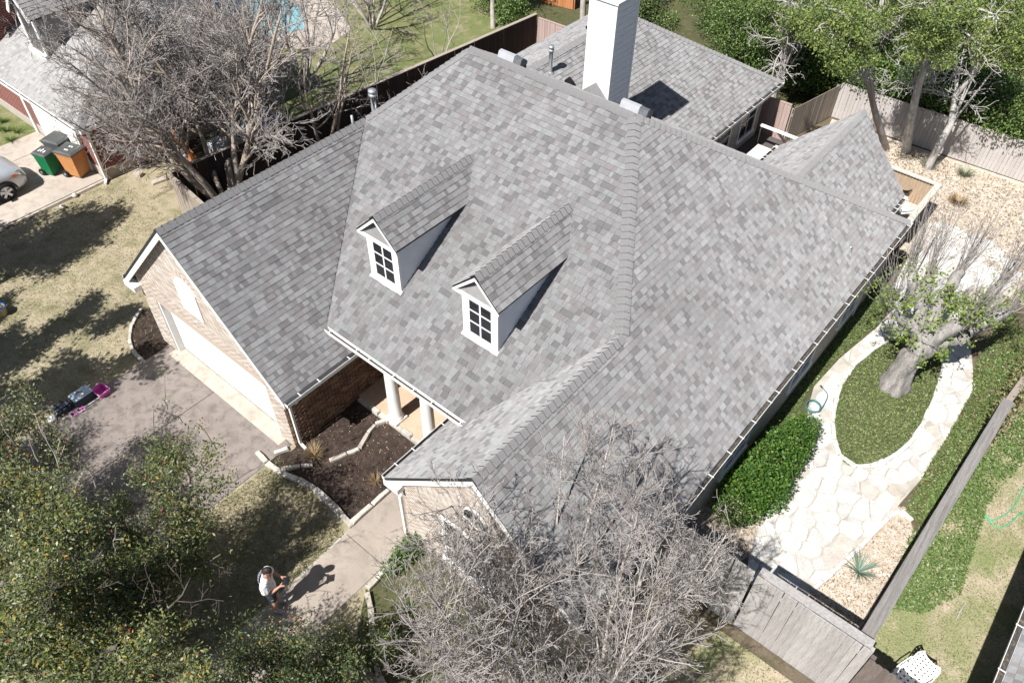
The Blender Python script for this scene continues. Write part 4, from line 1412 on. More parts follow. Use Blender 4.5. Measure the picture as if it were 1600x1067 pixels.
for i in range(24):
    b = MB(); y = 23.72 + i * .108
    b.box((-3.17, y, .0), (-3.15, y + .1, 1.42)); b.build('slat', M['wood_brown'], dk2)
b = MB(); b.box((-3.24, 23.6, 1.43), (-3.04, 26.42, 1.47)); b.build('top_rail', M['deck_pale'], dk2)
b = MB(); b.box((-5.0, 26.24, 1.43), (-3.245, 26.42, 1.47)); b.build('top_rail', M['deck_pale'], dk2)
bk = thing('hanging_basket', 'black half round wire basket hung on the deck slats', 'basket', (-4.1, 26.25, 1.0))
b = MB()
for k in range(6):
    z, rr = -.22 * math.sin(k / 5 * math.pi / 2), .27 * math.cos(k / 5 * math.pi / 2) + .01
    b.tube([(math.cos(math.pi + t * math.pi / 8) * rr, math.sin(math.pi + t * math.pi / 8) * rr, z) for t in range(9)], .008, 4)
for t in range(9):
    a = math.pi + t * math.pi / 8
    b.tube([(math.cos(a) * .27 * math.cos(s), math.sin(a) * .27 * math.cos(s), -.22 * math.sin(s)) for s in (0, .4, .8, 1.2, 1.5)], .008, 4)
b.build('wire_frame', M['black'], bk, world=False)
b = MB()
for k in range(5):
    s0, s1 = k / 5 * 1.5, (k + 1) / 5 * 1.5
    for t in range(8):
        a0, a1 = math.pi + t * math.pi / 8, math.pi + (t + 1) * math.pi / 8
        q = lambda a, s: (math.cos(a) * .25 * math.cos(s), math.sin(a) * .25 * math.cos(s), -.2 * math.sin(s) - .01)
        b.add([q(a0, s0), q(a1, s0), q(a1, s1), q(a0, s1)], [(0, 1, 2, 3)])
b.build('liner', mat('dark_liner', (.03, .028, .025)), bk, world=False)
def plastic_chair(loc, rz, label):
    c = thing('garden_chair', label, 'chair', loc, rz)
    w_ = M['white']
    b = MB(); b.box((-.24, -.22, .40), (.24, .24, .435)); b.build('seat', w_, c, world=False)
    b = MB()
    for i in range(7):
        x = -.21 + i * .07
        b.bar((x, .23, .43), (x * 1.1, .34, .88), .045, .015, up=(0, 1, 0))
    b.bar((-.26, .345, .88), (.26, .345, .88), .03, .07); b.build('backrest', w_, c, world=False)
    for x in (-.22, .22):
        for y in (-.2, .22):
            b = MB(); b.bar((x, y, .4), (x * 1.1, y * 1.15, 0), .04, .04, up=(0, 1, 0)); b.build('leg', w_, c, world=False)
        b = MB(); b.bar((x * 1.15, -.2, .62), (x * 1.15, .3, .64), .05, .02); b.bar((x * 1.15, -.2, .42), (x * 1.15, -.2, .62), .035, .03, up=(0, 1, 0)); b.build('arm', w_, c, world=False)
plastic_chair((-3.65, 25.1, .46), 2.4, 'white plastic chair on the raised deck below the basket')
plastic_chair((-4.15, 24.0, .46), 0.6, 'white plastic chair on the raised deck beside the roof gutter')

# ---------------------------------------------------------------- red brick house on the left
NX = (-30.0, 14.0, 0.0)
nh = thing('house', 'red brick house with pale grey roof behind bare branches', 'house', NX)
M['brick_red'] = brick_mat('red_brick', (0.20, 0.045, 0.035), (0.15, 0.035, 0.03), (0.30, 0.22, 0.19))
M['nb_conc'] = mat('foundation_concrete', (0.42, 0.38, 0.33), (0.36, 0.32, 0.28), 4, .9)
M['garage_cream'] = mat('cream_door', (0.74, 0.72, 0.68), (0.68, 0.66, 0.62), 3, .6)
NY, NE, NXR, NS, NSR = 8.78, 2.32, -26.42, 0.55, 0.75
b = MB(); b.box((-44, 9.15, .4), (-26.75, 17.1, NE - .05)); wall_n = b.build('brick_wall', M['brick_red'], nh)
b = MB(); b.box((-44, 9.12, 0), (-26.72, 17.12, .4)); b.build('foundation', M['nb_conc'], nh)
b = MB(); b.box((-30.95, 9.06, .02), (-27.75, 9.11, 2.05)); gdn = b.build('garage_door', M['garage_cream'], nh)
for s in range(4):
    b = MB(); z = .06 + s * .5; b.box((-30.85, 9.035, z), (-27.85, 9.058, z + .47)); b.build('door_section', M['garage_cream'], gdn)
b = MB(); b.box((-31.75, 9.05, 0), (-31.55, 9.149, 2.2)); b.build('corner_trim', M['garage_cream'], nh)
b = MB(); b.box((-27.75, 9.03, 0.0), (-27.62, 9.119, 2.05)); b.build('door_frame', M['garage_cream'], nh)
ryn, nrz = 13.1, NE + (13.1 - NY) * NS
xh = NXR - (nrz - NE) / NSR
PN_F = [(-44, NY, NE), (NXR, NY, NE), (xh, ryn, nrz), (-44, ryn, nrz)]
PN_R = [(NXR, NY, NE), (NXR, 17.42, NE), (xh, 13.11, nrz), (xh, ryn, nrz)]
PN_B = [(NXR, 17.42, NE), (-44, 17.42, NE), (-44, 13.11, nrz), (xh, 13.11, nrz)]
b = MB()
for P_ in (PN_F, PN_R, PN_B): b.slab(P_, .06)
rn = b.build('roof', M['deck_under'], nh)
SH_keep = SH
SH = [mat('pale_shingle_%d' % i, c, tuple(x * .88 for x in c), 30, .95, .5, 260, spec=.1, fine=.2) for i, c in enumerate(((.32, .315, .31), (.36, .355, .35), (.27, .265, .262), (.31, .295, .29), (.335, .33, .325), (.34, .335, .33)))] + [M['asphalt_edge']]
TN = Tabs()
TN.plane([(-40, NY, NE), (NXR, NY, NE), (xh, ryn, nrz), (-40, ryn, nrz)], 'F', NS, 61)
TN.plane(PN_R, 'R', NSR, 62)
TN.stuff(TN.t, 'shingles', rn)
caps_line(rn, (NXR, NY, NE), (xh, ryn, nrz), Vector((0, -1, -NS)), Vector((1, 0, -NSR)), single=False)
caps_line(rn, (-40, ryn, nrz), (xh, ryn, nrz), Vector((0, -1, -NS)), Vector((0, 1, -NS)), single=False)
gutter(nh, (-33.5, NY, NE), (NXR, NY, NE), (0, -1, 0), .8)
gutter(nh, (NXR, NY, NE), (NXR, 17.4, NE), (1, 0, 0), .8)
b = MB(); b.box((-33.4, NY, NE - .2), (NXR, NY + .03, NE - .062)); b.box((NXR - .03, NY + .031, NE - .2), (NXR, 17.4, NE - .062)); b.box((-33.4, NY + .031, NE - .21), (NXR - .031, 9.149, NE - .19)); b.build('fascia', M['garage_cream'], nh)
m = MB()
for a, c in (((NXR + .06, 9.0, NE - .12), (NXR - .1, 9.05, NE - .35)), ((NXR - .1, 9.05, NE - .35), (-26.66, 9.08, NE - .6)), ((-26.66, 9.08, NE - .6), (-26.66, 9.08, .1)), ((-26.66, 9.08, .1), (-26.45, 8.9, .05))):
    m.bar(a, c, .1, .08, up=(0, 1, .01))
m.build('downspout', M['garage_cream'], nh)
# its dormer
nz = lambda y: NE + (y - NY) * NS
ndx0, ndx1, ndy = -31.5, -30.35, 10.15
b = MB(); extrude_y(b, [(ndx0, nz(ndy) - .05), (ndx1, nz(ndy) - .05), (ndx1, 4.75), (-30.88, 5.5), (ndx0, 4.75)], ndy, 13.4)
nd = b.build('dormer', mat('grey_dormer_siding', (.26, .25, .245), (.22, .21, .205), 4, .8), nh)
b = MB()
b.box((ndx0 - .02, ndy - .03, nz(ndy) - .02), (ndx0 + .14, ndy + .04, 4.75)); b.box((ndx1 - .14, ndy - .03, nz(ndy) - .02), (ndx1 + .02, ndy + .04, 4.75)); b.box((ndx0 - .05, ndy - .12, nz(ndy - .1) + .005), (ndx1 + .05, ndy - .031, nz(ndy) + .14))
b.build('corner_board', M['white'], nd)
window(nd, ndx0 + .2, ndx1 - .2, nz(ndy) + .2, 4.6, ndy, 2, 3) if False else None
b = MB(); b.box((ndx0 + .2, ndy - .015, nz(ndy) + .2), (ndx1 - .2, ndy - .002, 4.65)); b.build('window', mat('grey_glass', (.06, .065, .07), None, rough=.15), nd)
b = MB(); PA = [(ndx1 + .18, ndy - .18, 4.58), (ndx1 + .18, 12.4, 4.58), (-30.88, 13.4, 5.6), (-30.88, ndy - .18, 5.6)]
PB = [(ndx0 - .18, 12.4, 4.58), (ndx0 - .18, ndy - .18, 4.58), (-30.88, ndy - .18, 5.6), (-30.88, 13.4, 5.6)]
b.slab(PA, .05); b.slab(PB, .05); b.build('dormer_roof', M['fascia_dark'], nd)
TD = Tabs(); sdn = (5.6 - 4.58) / (ndx1 + .18 + 30.88); TD.plane(PA, 'R', sdn, 71); TD.plane(PB, 'L', (5.6 - 4.58) / (-30.88 - ndx0 + .18), 72); TD.stuff(TD.t, 'shingles', nd)
b = MB()
for s_, xx in ((1, ndx1 + .18), (-1, ndx0 - .18)):
    b.bar((xx, ndy - .2, 4.5), (-30.88, ndy - .2, 5.52), .04, .14, up=(0, 0, 1))
b.build('rake_board', M['white'], nd)
# taller wing at its left end
b = MB(); b.box((-42, 9.3, 2.0), (-33.5, 16.8, 4.55)); b.build('upper_wall', M['brick_red'], nh)
PU = [(-33.2, 9.0, 4.45), (-33.2, 17.0, 4.45), (-37.6, 17.0, 8.0), (-37.6, 9.0, 8.0)]
b = MB(); b.slab(PU, .08); b.slab([(-42, 17.0, 4.45), (-42, 9.0, 4.45), (-37.6, 9.0, 8.0), (-37.6, 17.0, 8.0)], .08)
ru = b.build('roof', M['deck_under'], nh)
TU = Tabs(); TU.plane(PU, 'R', (8 - 4.45) / 4.4, 75); TU.stuff(TU.t, 'shingles', ru)
SH = SH_keep

# ---------------------------------------------------------------- house at the bottom right corner
oh = thing('house', 'neighbouring house with a blue grey roof edge at the bottom right', 'house', (7.0, 8.0, 0))
b = MB(); b.box((3.95, -6, 0), (10, 17.5, 2.2)); b.build('brick_wall', M['brick_grey'], oh)
OX, OZ, OS = 3.42, 2.32, .6
PO = [(OX, 18.0, OZ), (OX, -6.5, OZ), (7, -6.5, OZ + OS * (7 - OX)), (7, 18.0, OZ + OS * (7 - OX))]
PO2 = [(10.58, -6.5, OZ), (10.58, 18.0, OZ), (7, 18, OZ + OS * (7 - OX)), (7, -6.5, OZ + OS * (7 - OX))]
b = MB(); b.slab(PO, .06); b.slab(PO2, .06); ro_ = b.build('roof', M['deck_under'], oh)
TO = Tabs(); TO.plane([(OX, 18.0, OZ), (OX, 5, OZ), (7, 5, OZ + OS * (7 - OX)), (7, 18.0, OZ + OS * (7 - OX))], 'L', OS, 81)
TO.stuff(TO.t, 'shingles', ro_)
gutter(oh, (OX, -6.4, OZ), (OX, 18.0, OZ), (-1, 0, 0), .9)

# ---------------------------------------------------------------- pool of the left neighbour
M['water'] = mat('pool_water', (0.15, 0.34, 0.40), (0.22, 0.42, 0.46), 1.5, .08, .1, 4, spec=.5)
pdk = sheet('pool_deck', [(-44, 18.2), (-31.0, 19.2), (-28.6, 21.0), (-29.2, 23.2), (-32.0, 24.6), (-44, 24.8)], 0.02, M['concrete'], 'pale concrete deck round the swimming pool')
sheet('pool', [(-43.5, 18.9), (-34.6, 19.4), (-31.4, 20.4), (-30.9, 21.8), (-33.0, 23.2), (-43.5, 23.4)], 0.03, M['water'], 'turquoise swimming pool behind the bare branches')

# ---------------------------------------------------------------- trees and plants
def seg_mesh(name, segs, mats, sides=(7, 5, 4, 3, 3, 3), off=(0, 0, 0), mi=None):
    """tapered tubes for (p0, p1, r0, r1, level) segments as one mesh"""
    Vs, Qs, Ms, base = [], [], [], 0
    lv = np.array([s[4] for s in segs])
    A = np.array([s[0] for s in segs], dtype=float) - np.array(off); B = np.array([s[1] for s in segs], dtype=float) - np.array(off)
    R0 = np.array([s[2] for s in segs]); R1 = np.array([s[3] for s in segs])
    for l in np.unique(lv):
        k = sides[min(int(l), len(sides) - 1)]
        q = lv == l
        a, b_, r0, r1 = A[q], B[q], R0[q], R1[q]
        d = b_ - a
        ln = np.linalg.norm(d, axis=1, keepdims=True) + 1e-9
        d = d / ln
        ref = np.where(np.abs(d[:, 2:3]) > .9, np.array([[1., 0, 0]]), np.array([[0, 0, 1.]]))
        s = np.cross(d, ref); s /= np.linalg.norm(s, axis=1, keepdims=True) + 1e-9
        t = np.cross(d, s)
        n = len(a)
        a = a - d * ln * .03; b_ = b_ + d * ln * .03
        V = np.zeros((n, 2 * k, 3))
        for i in range(k):
            c, sn = math.cos(2 * math.pi * i / k), math.sin(2 * math.pi * i / k)
            o = s * c + t * sn
            V[:, i] = a + o * r0[:, None]; V[:, k + i] = b_ + o * r1[:, None]
        idx = base + np.arange(n)[:, None] * 2 * k
        Q = np.concatenate([np.stack([idx[:, 0] + i, idx[:, 0] + (i + 1) % k, idx[:, 0] + k + (i + 1) % k, idx[:, 0] + k + i], 1) for i in range(k)])
        Vs.append(V.reshape(-1, 3)); Qs.append(Q); base += n * 2 * k
    return np_mesh(name, np.concatenate(Vs), np.concatenate(Qs), mats, None, smooth=True)

def leaves_mesh(name, C, D, size, mats, weights, rs, aspect=.45, upbias=.5, spread=None, sizevar=.35):
    """rhombic leaves at points C; D = growth direction"""
    n = len(C)
    C = np.asarray(C, float)
    nr = rs.normal(size=(n, 3)); nr[:, 2] = np.abs(nr[:, 2]) + upbias
    nr /= np.linalg.norm(nr, axis=1, keepdims=True)
    ld = rs.normal(size=(n, 3)) + (np.asarray(D, float) * .8 if D is not None else 0)
    ld -= nr * np.sum(ld * nr, axis=1, keepdims=True)
    ld /= np.linalg.norm(ld, axis=1, keepdims=True) + 1e-9
    sd = np.cross(nr, ld)
    s = size * (1 + rs.uniform(-sizevar, sizevar, size=(n, 1)))
    V = np.zeros((n, 4, 3))
    V[:, 0] = C; V[:, 1] = C + ld * s * .5 + sd * s * aspect * .5 + nr * s * .05
    V[:, 2] = C + ld * s; V[:, 3] = C + ld * s * .5 - sd * s * aspect * .5 + nr * s * .05
    Q = np.arange(n * 4).reshape(n, 4)
    mi = rs.choice(len(mats), size=n, p=np.array(weights) / sum(weights))
    return np_mesh(name, V.reshape(-1, 3), Q, mats, mi)

def grow(r, p, d, L, rad, lev, maxlev, out, tips, P):
    steps = max(3, int(L / P['step'][min(lev, len(P['step']) - 1)]))
    st = L / steps
    p = Vector(p); d = Vector(d).normalized()
    for i in range(steps):
        t0, t1 = i / steps, (i + 1) / steps
        w = P['wig'][min(lev, len(P['wig']) - 1)]
        d = (d + Vector((r.gauss(0, w), r.gauss(0, w), r.gauss(0, w) + P['up'][min(lev, len(P['up']) - 1)])) ).normalized()
        q = p + d * st
        ra, rb = max(P['rmin'], rad * (1 - t0 * P['taper'])), max(P['rmin'], rad * (1 - t1 * P['taper']))
        if P.get('limit') and lev > 0 and not P['limit'](q):
            tips.append((p.copy(), d.copy(), lev))
            return
        out.append((tuple(p), tuple(q), ra, rb, lev))
        if lev < maxlev:
            lo = P['from'][min(lev, len(P['from']) - 1)]
            if t1 > lo:
                nb = P['kids'][min(lev, len(P['kids']) - 1)] * st
                k = int(nb) + (1 if r.random() < nb - int(nb) else 0)
                for _ in range(k):
                    ang = R(r.uniform(*P['ang']))
                    ax = d.orthogonal().normalized()
                    ax.rotate(Matrix.Rotation(r.uniform(0, 2 * math.pi), 3, d))
                    c = d.copy(); c.rotate(Matrix.Rotation(ang, 3, ax))
                    grow(r, p.lerp(q, r.random()), c, L * P['ratio'][min(lev, len(P['ratio']) - 1)] * r.uniform(.6, 1.15) * (1 - .35 * t1), rb * P['rr'], lev + 1, maxlev, out, tips, P)
        elif r.random() < .5:
            tips.append((q.copy(), d.copy(), lev))
        p = q
    tips.append((p.copy(), d.copy(), lev))

BARK_PALE = mat('pale_grey_bark', (0.44, 0.405, 0.375), (0.31, 0.28, 0.255), 4, .9, .4, 30, fine=.2)
BARK_TWIG = mat('grey_twig_bark', (0.36, 0.33, 0.31), (0.25, 0.228, 0.213), 2, .9)
BARK_TAN = mat('tan_bark', (0.40, 0.34, 0.285), (0.27, 0.22, 0.18), 5, .9, .4, 30, fine=.2)
BARK_GREY = mat('grey_bark', (0.50, 0.48, 0.46), (0.33, 0.315, 0.30), 5, .92, .5, 25, fine=.25)
BARK_DARK = mat('dark_bark', (0.12, 0.10, 0.085), (0.07, 0.06, 0.05), 5, .92, .4, 25)

def tree_root(name, label, cat, base, group=None):
    return thing(name, label, cat, base, 0, group)

def split_tree(root, out, base, m_trunk, m_twig, trunk_lev=1, twig_name='twigs'):
    tr = [s for s in out if s[4] <= trunk_lev]
    tw = [s for s in out if s[4] > trunk_lev]
    link('trunk', seg_mesh('trunk', tr, [m_trunk], off=base), root)
    if tw:
        link(twig_name, seg_mesh(twig_name, tw, [m_twig], off=base), root, kind='stuff')

def bare_tree(label, base, height, stems, spread, seed, maxlev=4, kids=(1.6, 2.6, 4.2, 5.5), rad=.085, m1=BARK_PALE, m2=BARK_TWIG, lean=(0, 0), rmin=.0055, ratio=(.55, .5, .5, .45), limit=None, group=None, first=.35, ups=(.05, .05, .04, .02), ang=(25, 65), name='bare_tree', wig=(.09, .15, .2, .25, .28)):
    r = random.Random(seed)
    out, tips = [], []
    P = dict(step=(.32, .26, .2, .15, .12), wig=wig, up=ups, rmin=rmin, taper=.72, kids=kids, ang=ang, ratio=ratio, rr=.62, limit=limit, **{'from': (first, .2, .1, .05)})
    for i in range(stems):
        a = 2 * math.pi * (i + r.uniform(-.3, .3)) / stems
        d = Vector((math.cos(a) * spread + lean[0], math.sin(a) * spread + lean[1], 1))
        b0 = (base[0] + math.cos(a) * .07 * min(1, stems - 1), base[1] + math.sin(a) * .07 * min(1, stems - 1), base[2] - .1)
        grow(r, b0, d, height * r.uniform(.8, 1.05), rad * r.uniform(.75, 1.1), 0, maxlev, out, tips, P)
    root = tree_root(name, label, 'tree', base, group)
    split_tree(root, out, base, m1, m2)
    return root, len(out)

# the big bare tree in front of the front wing
cx_, cy_, cz_ = -3.35, 5.35, 4.7
lim = lambda q: ((q.x - cx_) / 3.0) ** 2 + ((q.y - cy_) / 3.2) ** 2 + ((q.z - cz_) / (2.6 if q.z > cz_ else 4.7)) ** 2 < 1 and (q.y < 5.75 or q.x > -2.75 or q.z > 2.4 + max(0, min(2.5, (-2.97 - q.x) * .95)) + .25)
big_, n1 = bare_tree('big bare grey tree spreading over the front wing roof', (-2.7, 4.5, 0), 6.4, 15, .60, 101, 4, kids=(2.7, 4.4, 7.2, 7.6), rad=.052, lean=(-.12, .18), limit=lim, rmin=.0049, first=.18, wig=(.06, .11, .15, .2, .22), ang=(18, 52), ups=(.04, .06, .05, .03))
def add_tufts(root, n, seed, zmin):
    """dark ball moss tufts sitting in the twigs"""
    r = random.Random(seed); rs = np.random.RandomState(seed)
    tw = [c for c in root.children if c.name.startswith('twigs')][0].data
    co = np.zeros(len(tw.vertices) * 3, dtype=np.float32); tw.vertices.foreach_get('co', co); co = co.reshape(-1, 3)
    co = co[co[:, 2] > zmin]
    P_ = co[rs.choice(len(co), n)]
    C = np.repeat(P_, 60, 0); q = rs.normal(size=C.shape); q /= np.linalg.norm(q, axis=1, keepdims=True)
    C = C + q * rs.uniform(.01, .07, size=(len(C), 1))
    link('moss_tufts', leaves_mesh('moss_tufts', C, q, .05, [MOSS], (1,), rs, .12, .0), root, kind='stuff')
MOSS = leaf_mat('ball_moss', (.10, .095, .075), .8, .1)
add_tufts(big_, 34, 77, 2.0)
# bare trees along the left fence
_, n2 = bare_tree('wide bare tree with pale trunks at the short weathered fence', (-21.7, 10.8, 0), 7.6, 7, .64, 202, 4, kids=(3.2, 4.4, 6.6, 6.4), rad=.14, lean=(-.38, .14), rmin=.0068, m1=BARK_TAN, first=.3, ang=(18, 55))
_, n3 = bare_tree('bare multi stemmed tree halfway along the dark fence', (-21.9, 15.3, 0), 5.4, 7, .52, 203, 4, kids=(1.9, 3.2, 4.8, 4.6), rad=.07, lean=(-.18, .2), rmin=.007, m1=BARK_TAN, first=.3)
bare_tree('bare tree overhanging the red brick house roof', (-25.1, 13.8, 0), 6.4, 6, .62, 204, 4, kids=(2.2, 3.8, 6.0, 5.8), rad=.085, lean=(-.2, .1), rmin=.007, first=.25)
bare_tree('bare tree with pale branches beside the swimming pool', (-26.6, 18.2, 0), 5.6, 6, .55, 205, 4, kids=(1.8, 3.0, 4.6, 4.4), rad=.08, rmin=.007)
bare_tree('bare tree with pinkish twigs on the green lawn', (-28.6, 24.0, 0), 5.6, 7, .65, 206, 4, kids=(2.0, 3.2, 5.0, 4.5), rad=.07, rmin=.0075, m2=mat('pinkish_twigs', (.40, .34, .32), (.30, .25, .235), 2, .9))
bare_tree('thin bare sapling behind the dark fence near the tall vent pipe', (-24.0, 19.8, 0), 3.0, 3, .3, 207, 3, kids=(2.2, 2.6, 2.2), rad=.035, rmin=.008)
bare_tree('thin bare sapling at the far end of the dark fence', (-23.8, 23.6, 0), 3.4, 4, .35, 208, 3, kids=(2.2, 2.6, 2.2), rad=.035, rmin=.008)
bare_tree('slender bare shrub against the dark fence beside the small pipe', (-20.9, 17.4, 0), 2.0, 4, .3, 209, 2, kids=(2.4, 2.0), rad=.02, rmin=.007)
bare_tree('slender bare shrub against the dark fence beyond the vent pipe', (-20.8, 20.4, 0), 2.0, 4, .3, 210, 2, kids=(2.4, 2.0), rad=.02, rmin=.007)
# low bare shrub at the gravel behind the gate
bare_tree('low bare shrub behind the plank gate at the house wall', (-2.95, 10.4, 0), 1.5, 6, .7, 211, 3, kids=(2.5, 3, 3), rad=.02, rmin=.005, name='bare_shrub')

# ---- live oaks
OAK = [leaf_mat('oak_leaf_%s' % n, c, .42, .22, .4) for n, c in (('green', (.10, .13, .045)), ('dark', (.052, .076, .03)), ('grey', (.17, .185, .105)), ('yellow', (.36, .27, .06)), ('orange', (.32, .16, .04)), ('red', (.24, .07, .05)), ('lime', (.19, .215, .06)))]
def oak(label, base, height, centre, radii, seed, nleaf, weights, size=.075, stems=1, rad=.16, lev=4, cluster=9, name='oak_tree', bark=BARK_DARK, lean=(0, 0), upb=.45, kids=(2.4, 3.6, 5.5, 5.0), hollow=0.0, mats=None, aspect=.42, lift=None):
    r = random.Random(seed); rs = np.random.RandomState(seed)
    lim_ = lambda q: ((q.x - centre[0]) / radii[0]) ** 2 + ((q.y - centre[1]) / radii[1]) ** 2 + ((q.z - centre[2]) / radii[2]) ** 2 < 1
    out, tips = [], []
    P = dict(step=(.4, .3, .22, .18), wig=(.1, .17, .2, .25), up=(.03, .03, .03, .03), rmin=.006, taper=.7, kids=kids, ang=(30, 75), ratio=(.62, .6, .55, .5), rr=.62, limit=lim_, **{'from': (.3, .15, .1, .05)})
    to = Vector(centre) - Vector(base)
    for i in range(stems):
        a = 2 * math.pi * i / max(1, stems) + r.uniform(-.4, .4)
        d = to.normalized() + Vector((math.cos(a), math.sin(a), 0)) * (.45 if stems > 1 else 0)
        grow(r, base, d, height, rad, 0, lev, out, tips, P)
    root = tree_root(name, label, 'tree', base)
    split_tree(root, out, base, bark, bark, 1, 'twigs')
    T_ = np.array([list(t[0]) + list(t[1]) for t in tips if t[2] >= 2])
    if len(T_) == 0:
        T_ = np.array([list(t[0]) + list(t[1]) for t in tips])
    if hollow:
        e = ((T_[:, :3] - np.array(centre)) / np.array(radii))
        T_ = T_[np.linalg.norm(e, axis=1) > hollow]
    k = max(1, nleaf // len(T_))
    C = np.repeat(T_[:, :3], k, 0); D = np.repeat(T_[:, 3:], k, 0)
    C = C + rs.normal(size=C.shape) * .13 + D * rs.uniform(-.12, .16, size=(len(C), 1))
    # a gap in the crown lets the sun reach the walk where the man stands
    gx_, gy_ = C[:, 0] + (C[:, 2] - 1.0) * .054, C[:, 1] + (C[:, 2] - 1.0) * .765
    keep = np.hypot(gx_ + 8.85, (gy_ - 3.0) * .8) > .62
    keep &= ~((np.abs(gx_ + 8.4) < .55) & (gy_ > 2.6) & (gy_ < 5.2) & (rs.uniform(size=len(C)) < .75))
    idk = np.flatnonzero(keep)
    C, D = C[idk], D[idk]
    # leaf colour varies by clump: blend of per-clump and per-leaf choice
    me = leaves_mesh('crown', C - np.array(base), D, size, mats or OAK, weights, rs, aspect, upb)
    clump = np.repeat(rs.choice(len(weights), size=len(T_), p=np.array(weights) / sum(weights)), k)[idk]
    mi = np.zeros(len(me.polygons), dtype=np.int32); me.polygons.foreach_get('material_index', mi)
    mi = np.where(rs.uniform(size=len(mi)) < .45, clump[:len(mi)], mi)
    me.polygons.foreach_set('material_index', mi.astype(np.int32))
    link('crown', me, root)
    return root, len(out), len(C), len(T_)

W_MAIN = (34, 13, 24, 4, 1.2, .7, 18)
OAK_A = oak('large live oak with green, yellow and reddish leaves at the lower left', (-10.6, -.9, 0), 4.6, (-10.0, .6, 3.8), (3.4, 3.1, 2.5), 301, 100000, W_MAIN, .070, 4, .14)[0]
OAK_B = oak('grey green live oak at the left edge over the driveway', (-15.4, -2.6, 0), 4.8, (-15.0, -.35, 3.9), (3.5, 3.3, 2.4), 302, 76000, (18, 14, 50, 2, 1, 1, 8), .066, 4, .15)[0]
OAK_C = oak('small oak beside the standing man with leaves darkened for shade', (-6.6, .6, 0), 3.0, (-6.75, 1.8, 1.55), (2.0, 2.0, 1.6), 303, 42000, (30, 55, 8, 2, 2, 1, 5), .06, 4, .07)[0]  # leaf weights lean dark, painting the shade this crown stands in
oak('bright leafed oak twigs at the bottom edge', (-5.0, -.2, 0), 2.2, (-5.1, .4, 1.9), (.8, .8, 1.2), 304, 3000, (40, 10, 10, 10, 2, 2, 40), .075, 2, .05)
def oak_shoots(root, pts, seed):
    r = random.Random(seed); out, tips = [], []
    Ps = dict(step=(.2, .15), wig=(.05, .12), up=(.05, .04), rmin=.007, taper=.6, kids=(0, 0, 2.6, 2.0), ang=(20, 45), ratio=(.3, .3, .3), rr=.6, **{'from': (.3, .25)})
    for p, L in pts:
        grow(r, p, (r.uniform(-.25, .25), r.uniform(-.1, .3), 1), L, .014, 2, 3, out, tips, Ps)
    b = root.location
    link('shoots', seg_mesh('shoots', out, [BARK_TWIG], off=tuple(b)), root, kind='stuff')
    T_ = np.array([list(t[0]) for t in tips]); rs = np.random.RandomState(seed)
    C = np.repeat(T_, 7, 0) + rs.normal(size=(len(T_) * 7, 3)) * .05
    link('shoot_leaves', leaves_mesh('shoot_leaves', C - np.array(b), None, .055, OAK, (2, 1, 6, 1, 1, 1, 3), rs, .42, .4), root, kind='stuff')
oak_shoots(OAK_A, [((-11.4, 3.21, 4.6), 1.0), ((-10.9, 3.21, 4.6), .8), ((-10.25, 3.35, 4.4), .7), ((-11.19, 2.76, 4.6), .7)], 311)
oak_shoots(OAK_B, [((-10.8, 1.01, 4.4), 1.9), ((-11.45, 1.0, 4.4), 1.6), ((-11.0, 1.37, 4.4), 1.2), ((-12.55, 0.99, 4.2), .8), ((-13.37, 0.9, 4.2), .7), ((-9.55, 0.9, 4.4), 1.2)], 312)
# oaks outside the picture whose shade falls on the left lawn
oak('live oak left of the picture shading the dry lawn', (-20.6, -1.2, 0), 5.2, (-20.4, .1, 4.9), (3.6, 3.3, 1.8), 305, 30000, W_MAIN, .15, 4, .16, 3)
oak('live oak left of the picture shading the lawn near the silver car', (-24.8, 1.3, 0), 5.2, (-24.8, 2.4, 4.7), (3.3, 2.5, 1.7), 306, 24000, W_MAIN, .15, 4, .15, 3)

# ---- pollarded tree in the oval bed
POLL = [leaf_mat('young_leaf_%d' % i, c, .4, .35) for i, c in enumerate(((.20, .28, .055), (.15, .21, .05), (.26, .33, .085)))]
pb = (-.95, 18.05, 0)
proot = tree_root('pollarded_tree', 'pollarded grey tree with thick cut limbs and new green shoots', 'tree', pb)
rr_ = random.Random(41)
BARK_POLL = mat('pollard_bark', (0.33, 0.315, 0.30), (0.16, 0.15, 0.14), 3.0, .95, .9, 14, fine=.3, stretch=(3.2, 3.2, .8))
PJ = {'base': ((-.95, 18.05, -.1), .46), 'foot': ((-.94, 18.06, .18), .40), 'a': ((-.92, 18.1, .75), .335), 'b': ((-.90, 18.14, 1.3), .36), 'c': ((-.86, 18.2, 1.6), .34)}
PB_ = [('base', 'foot'), ('foot', 'a'), ('a', 'b'), ('b', 'c')]
ends, spots = [], []
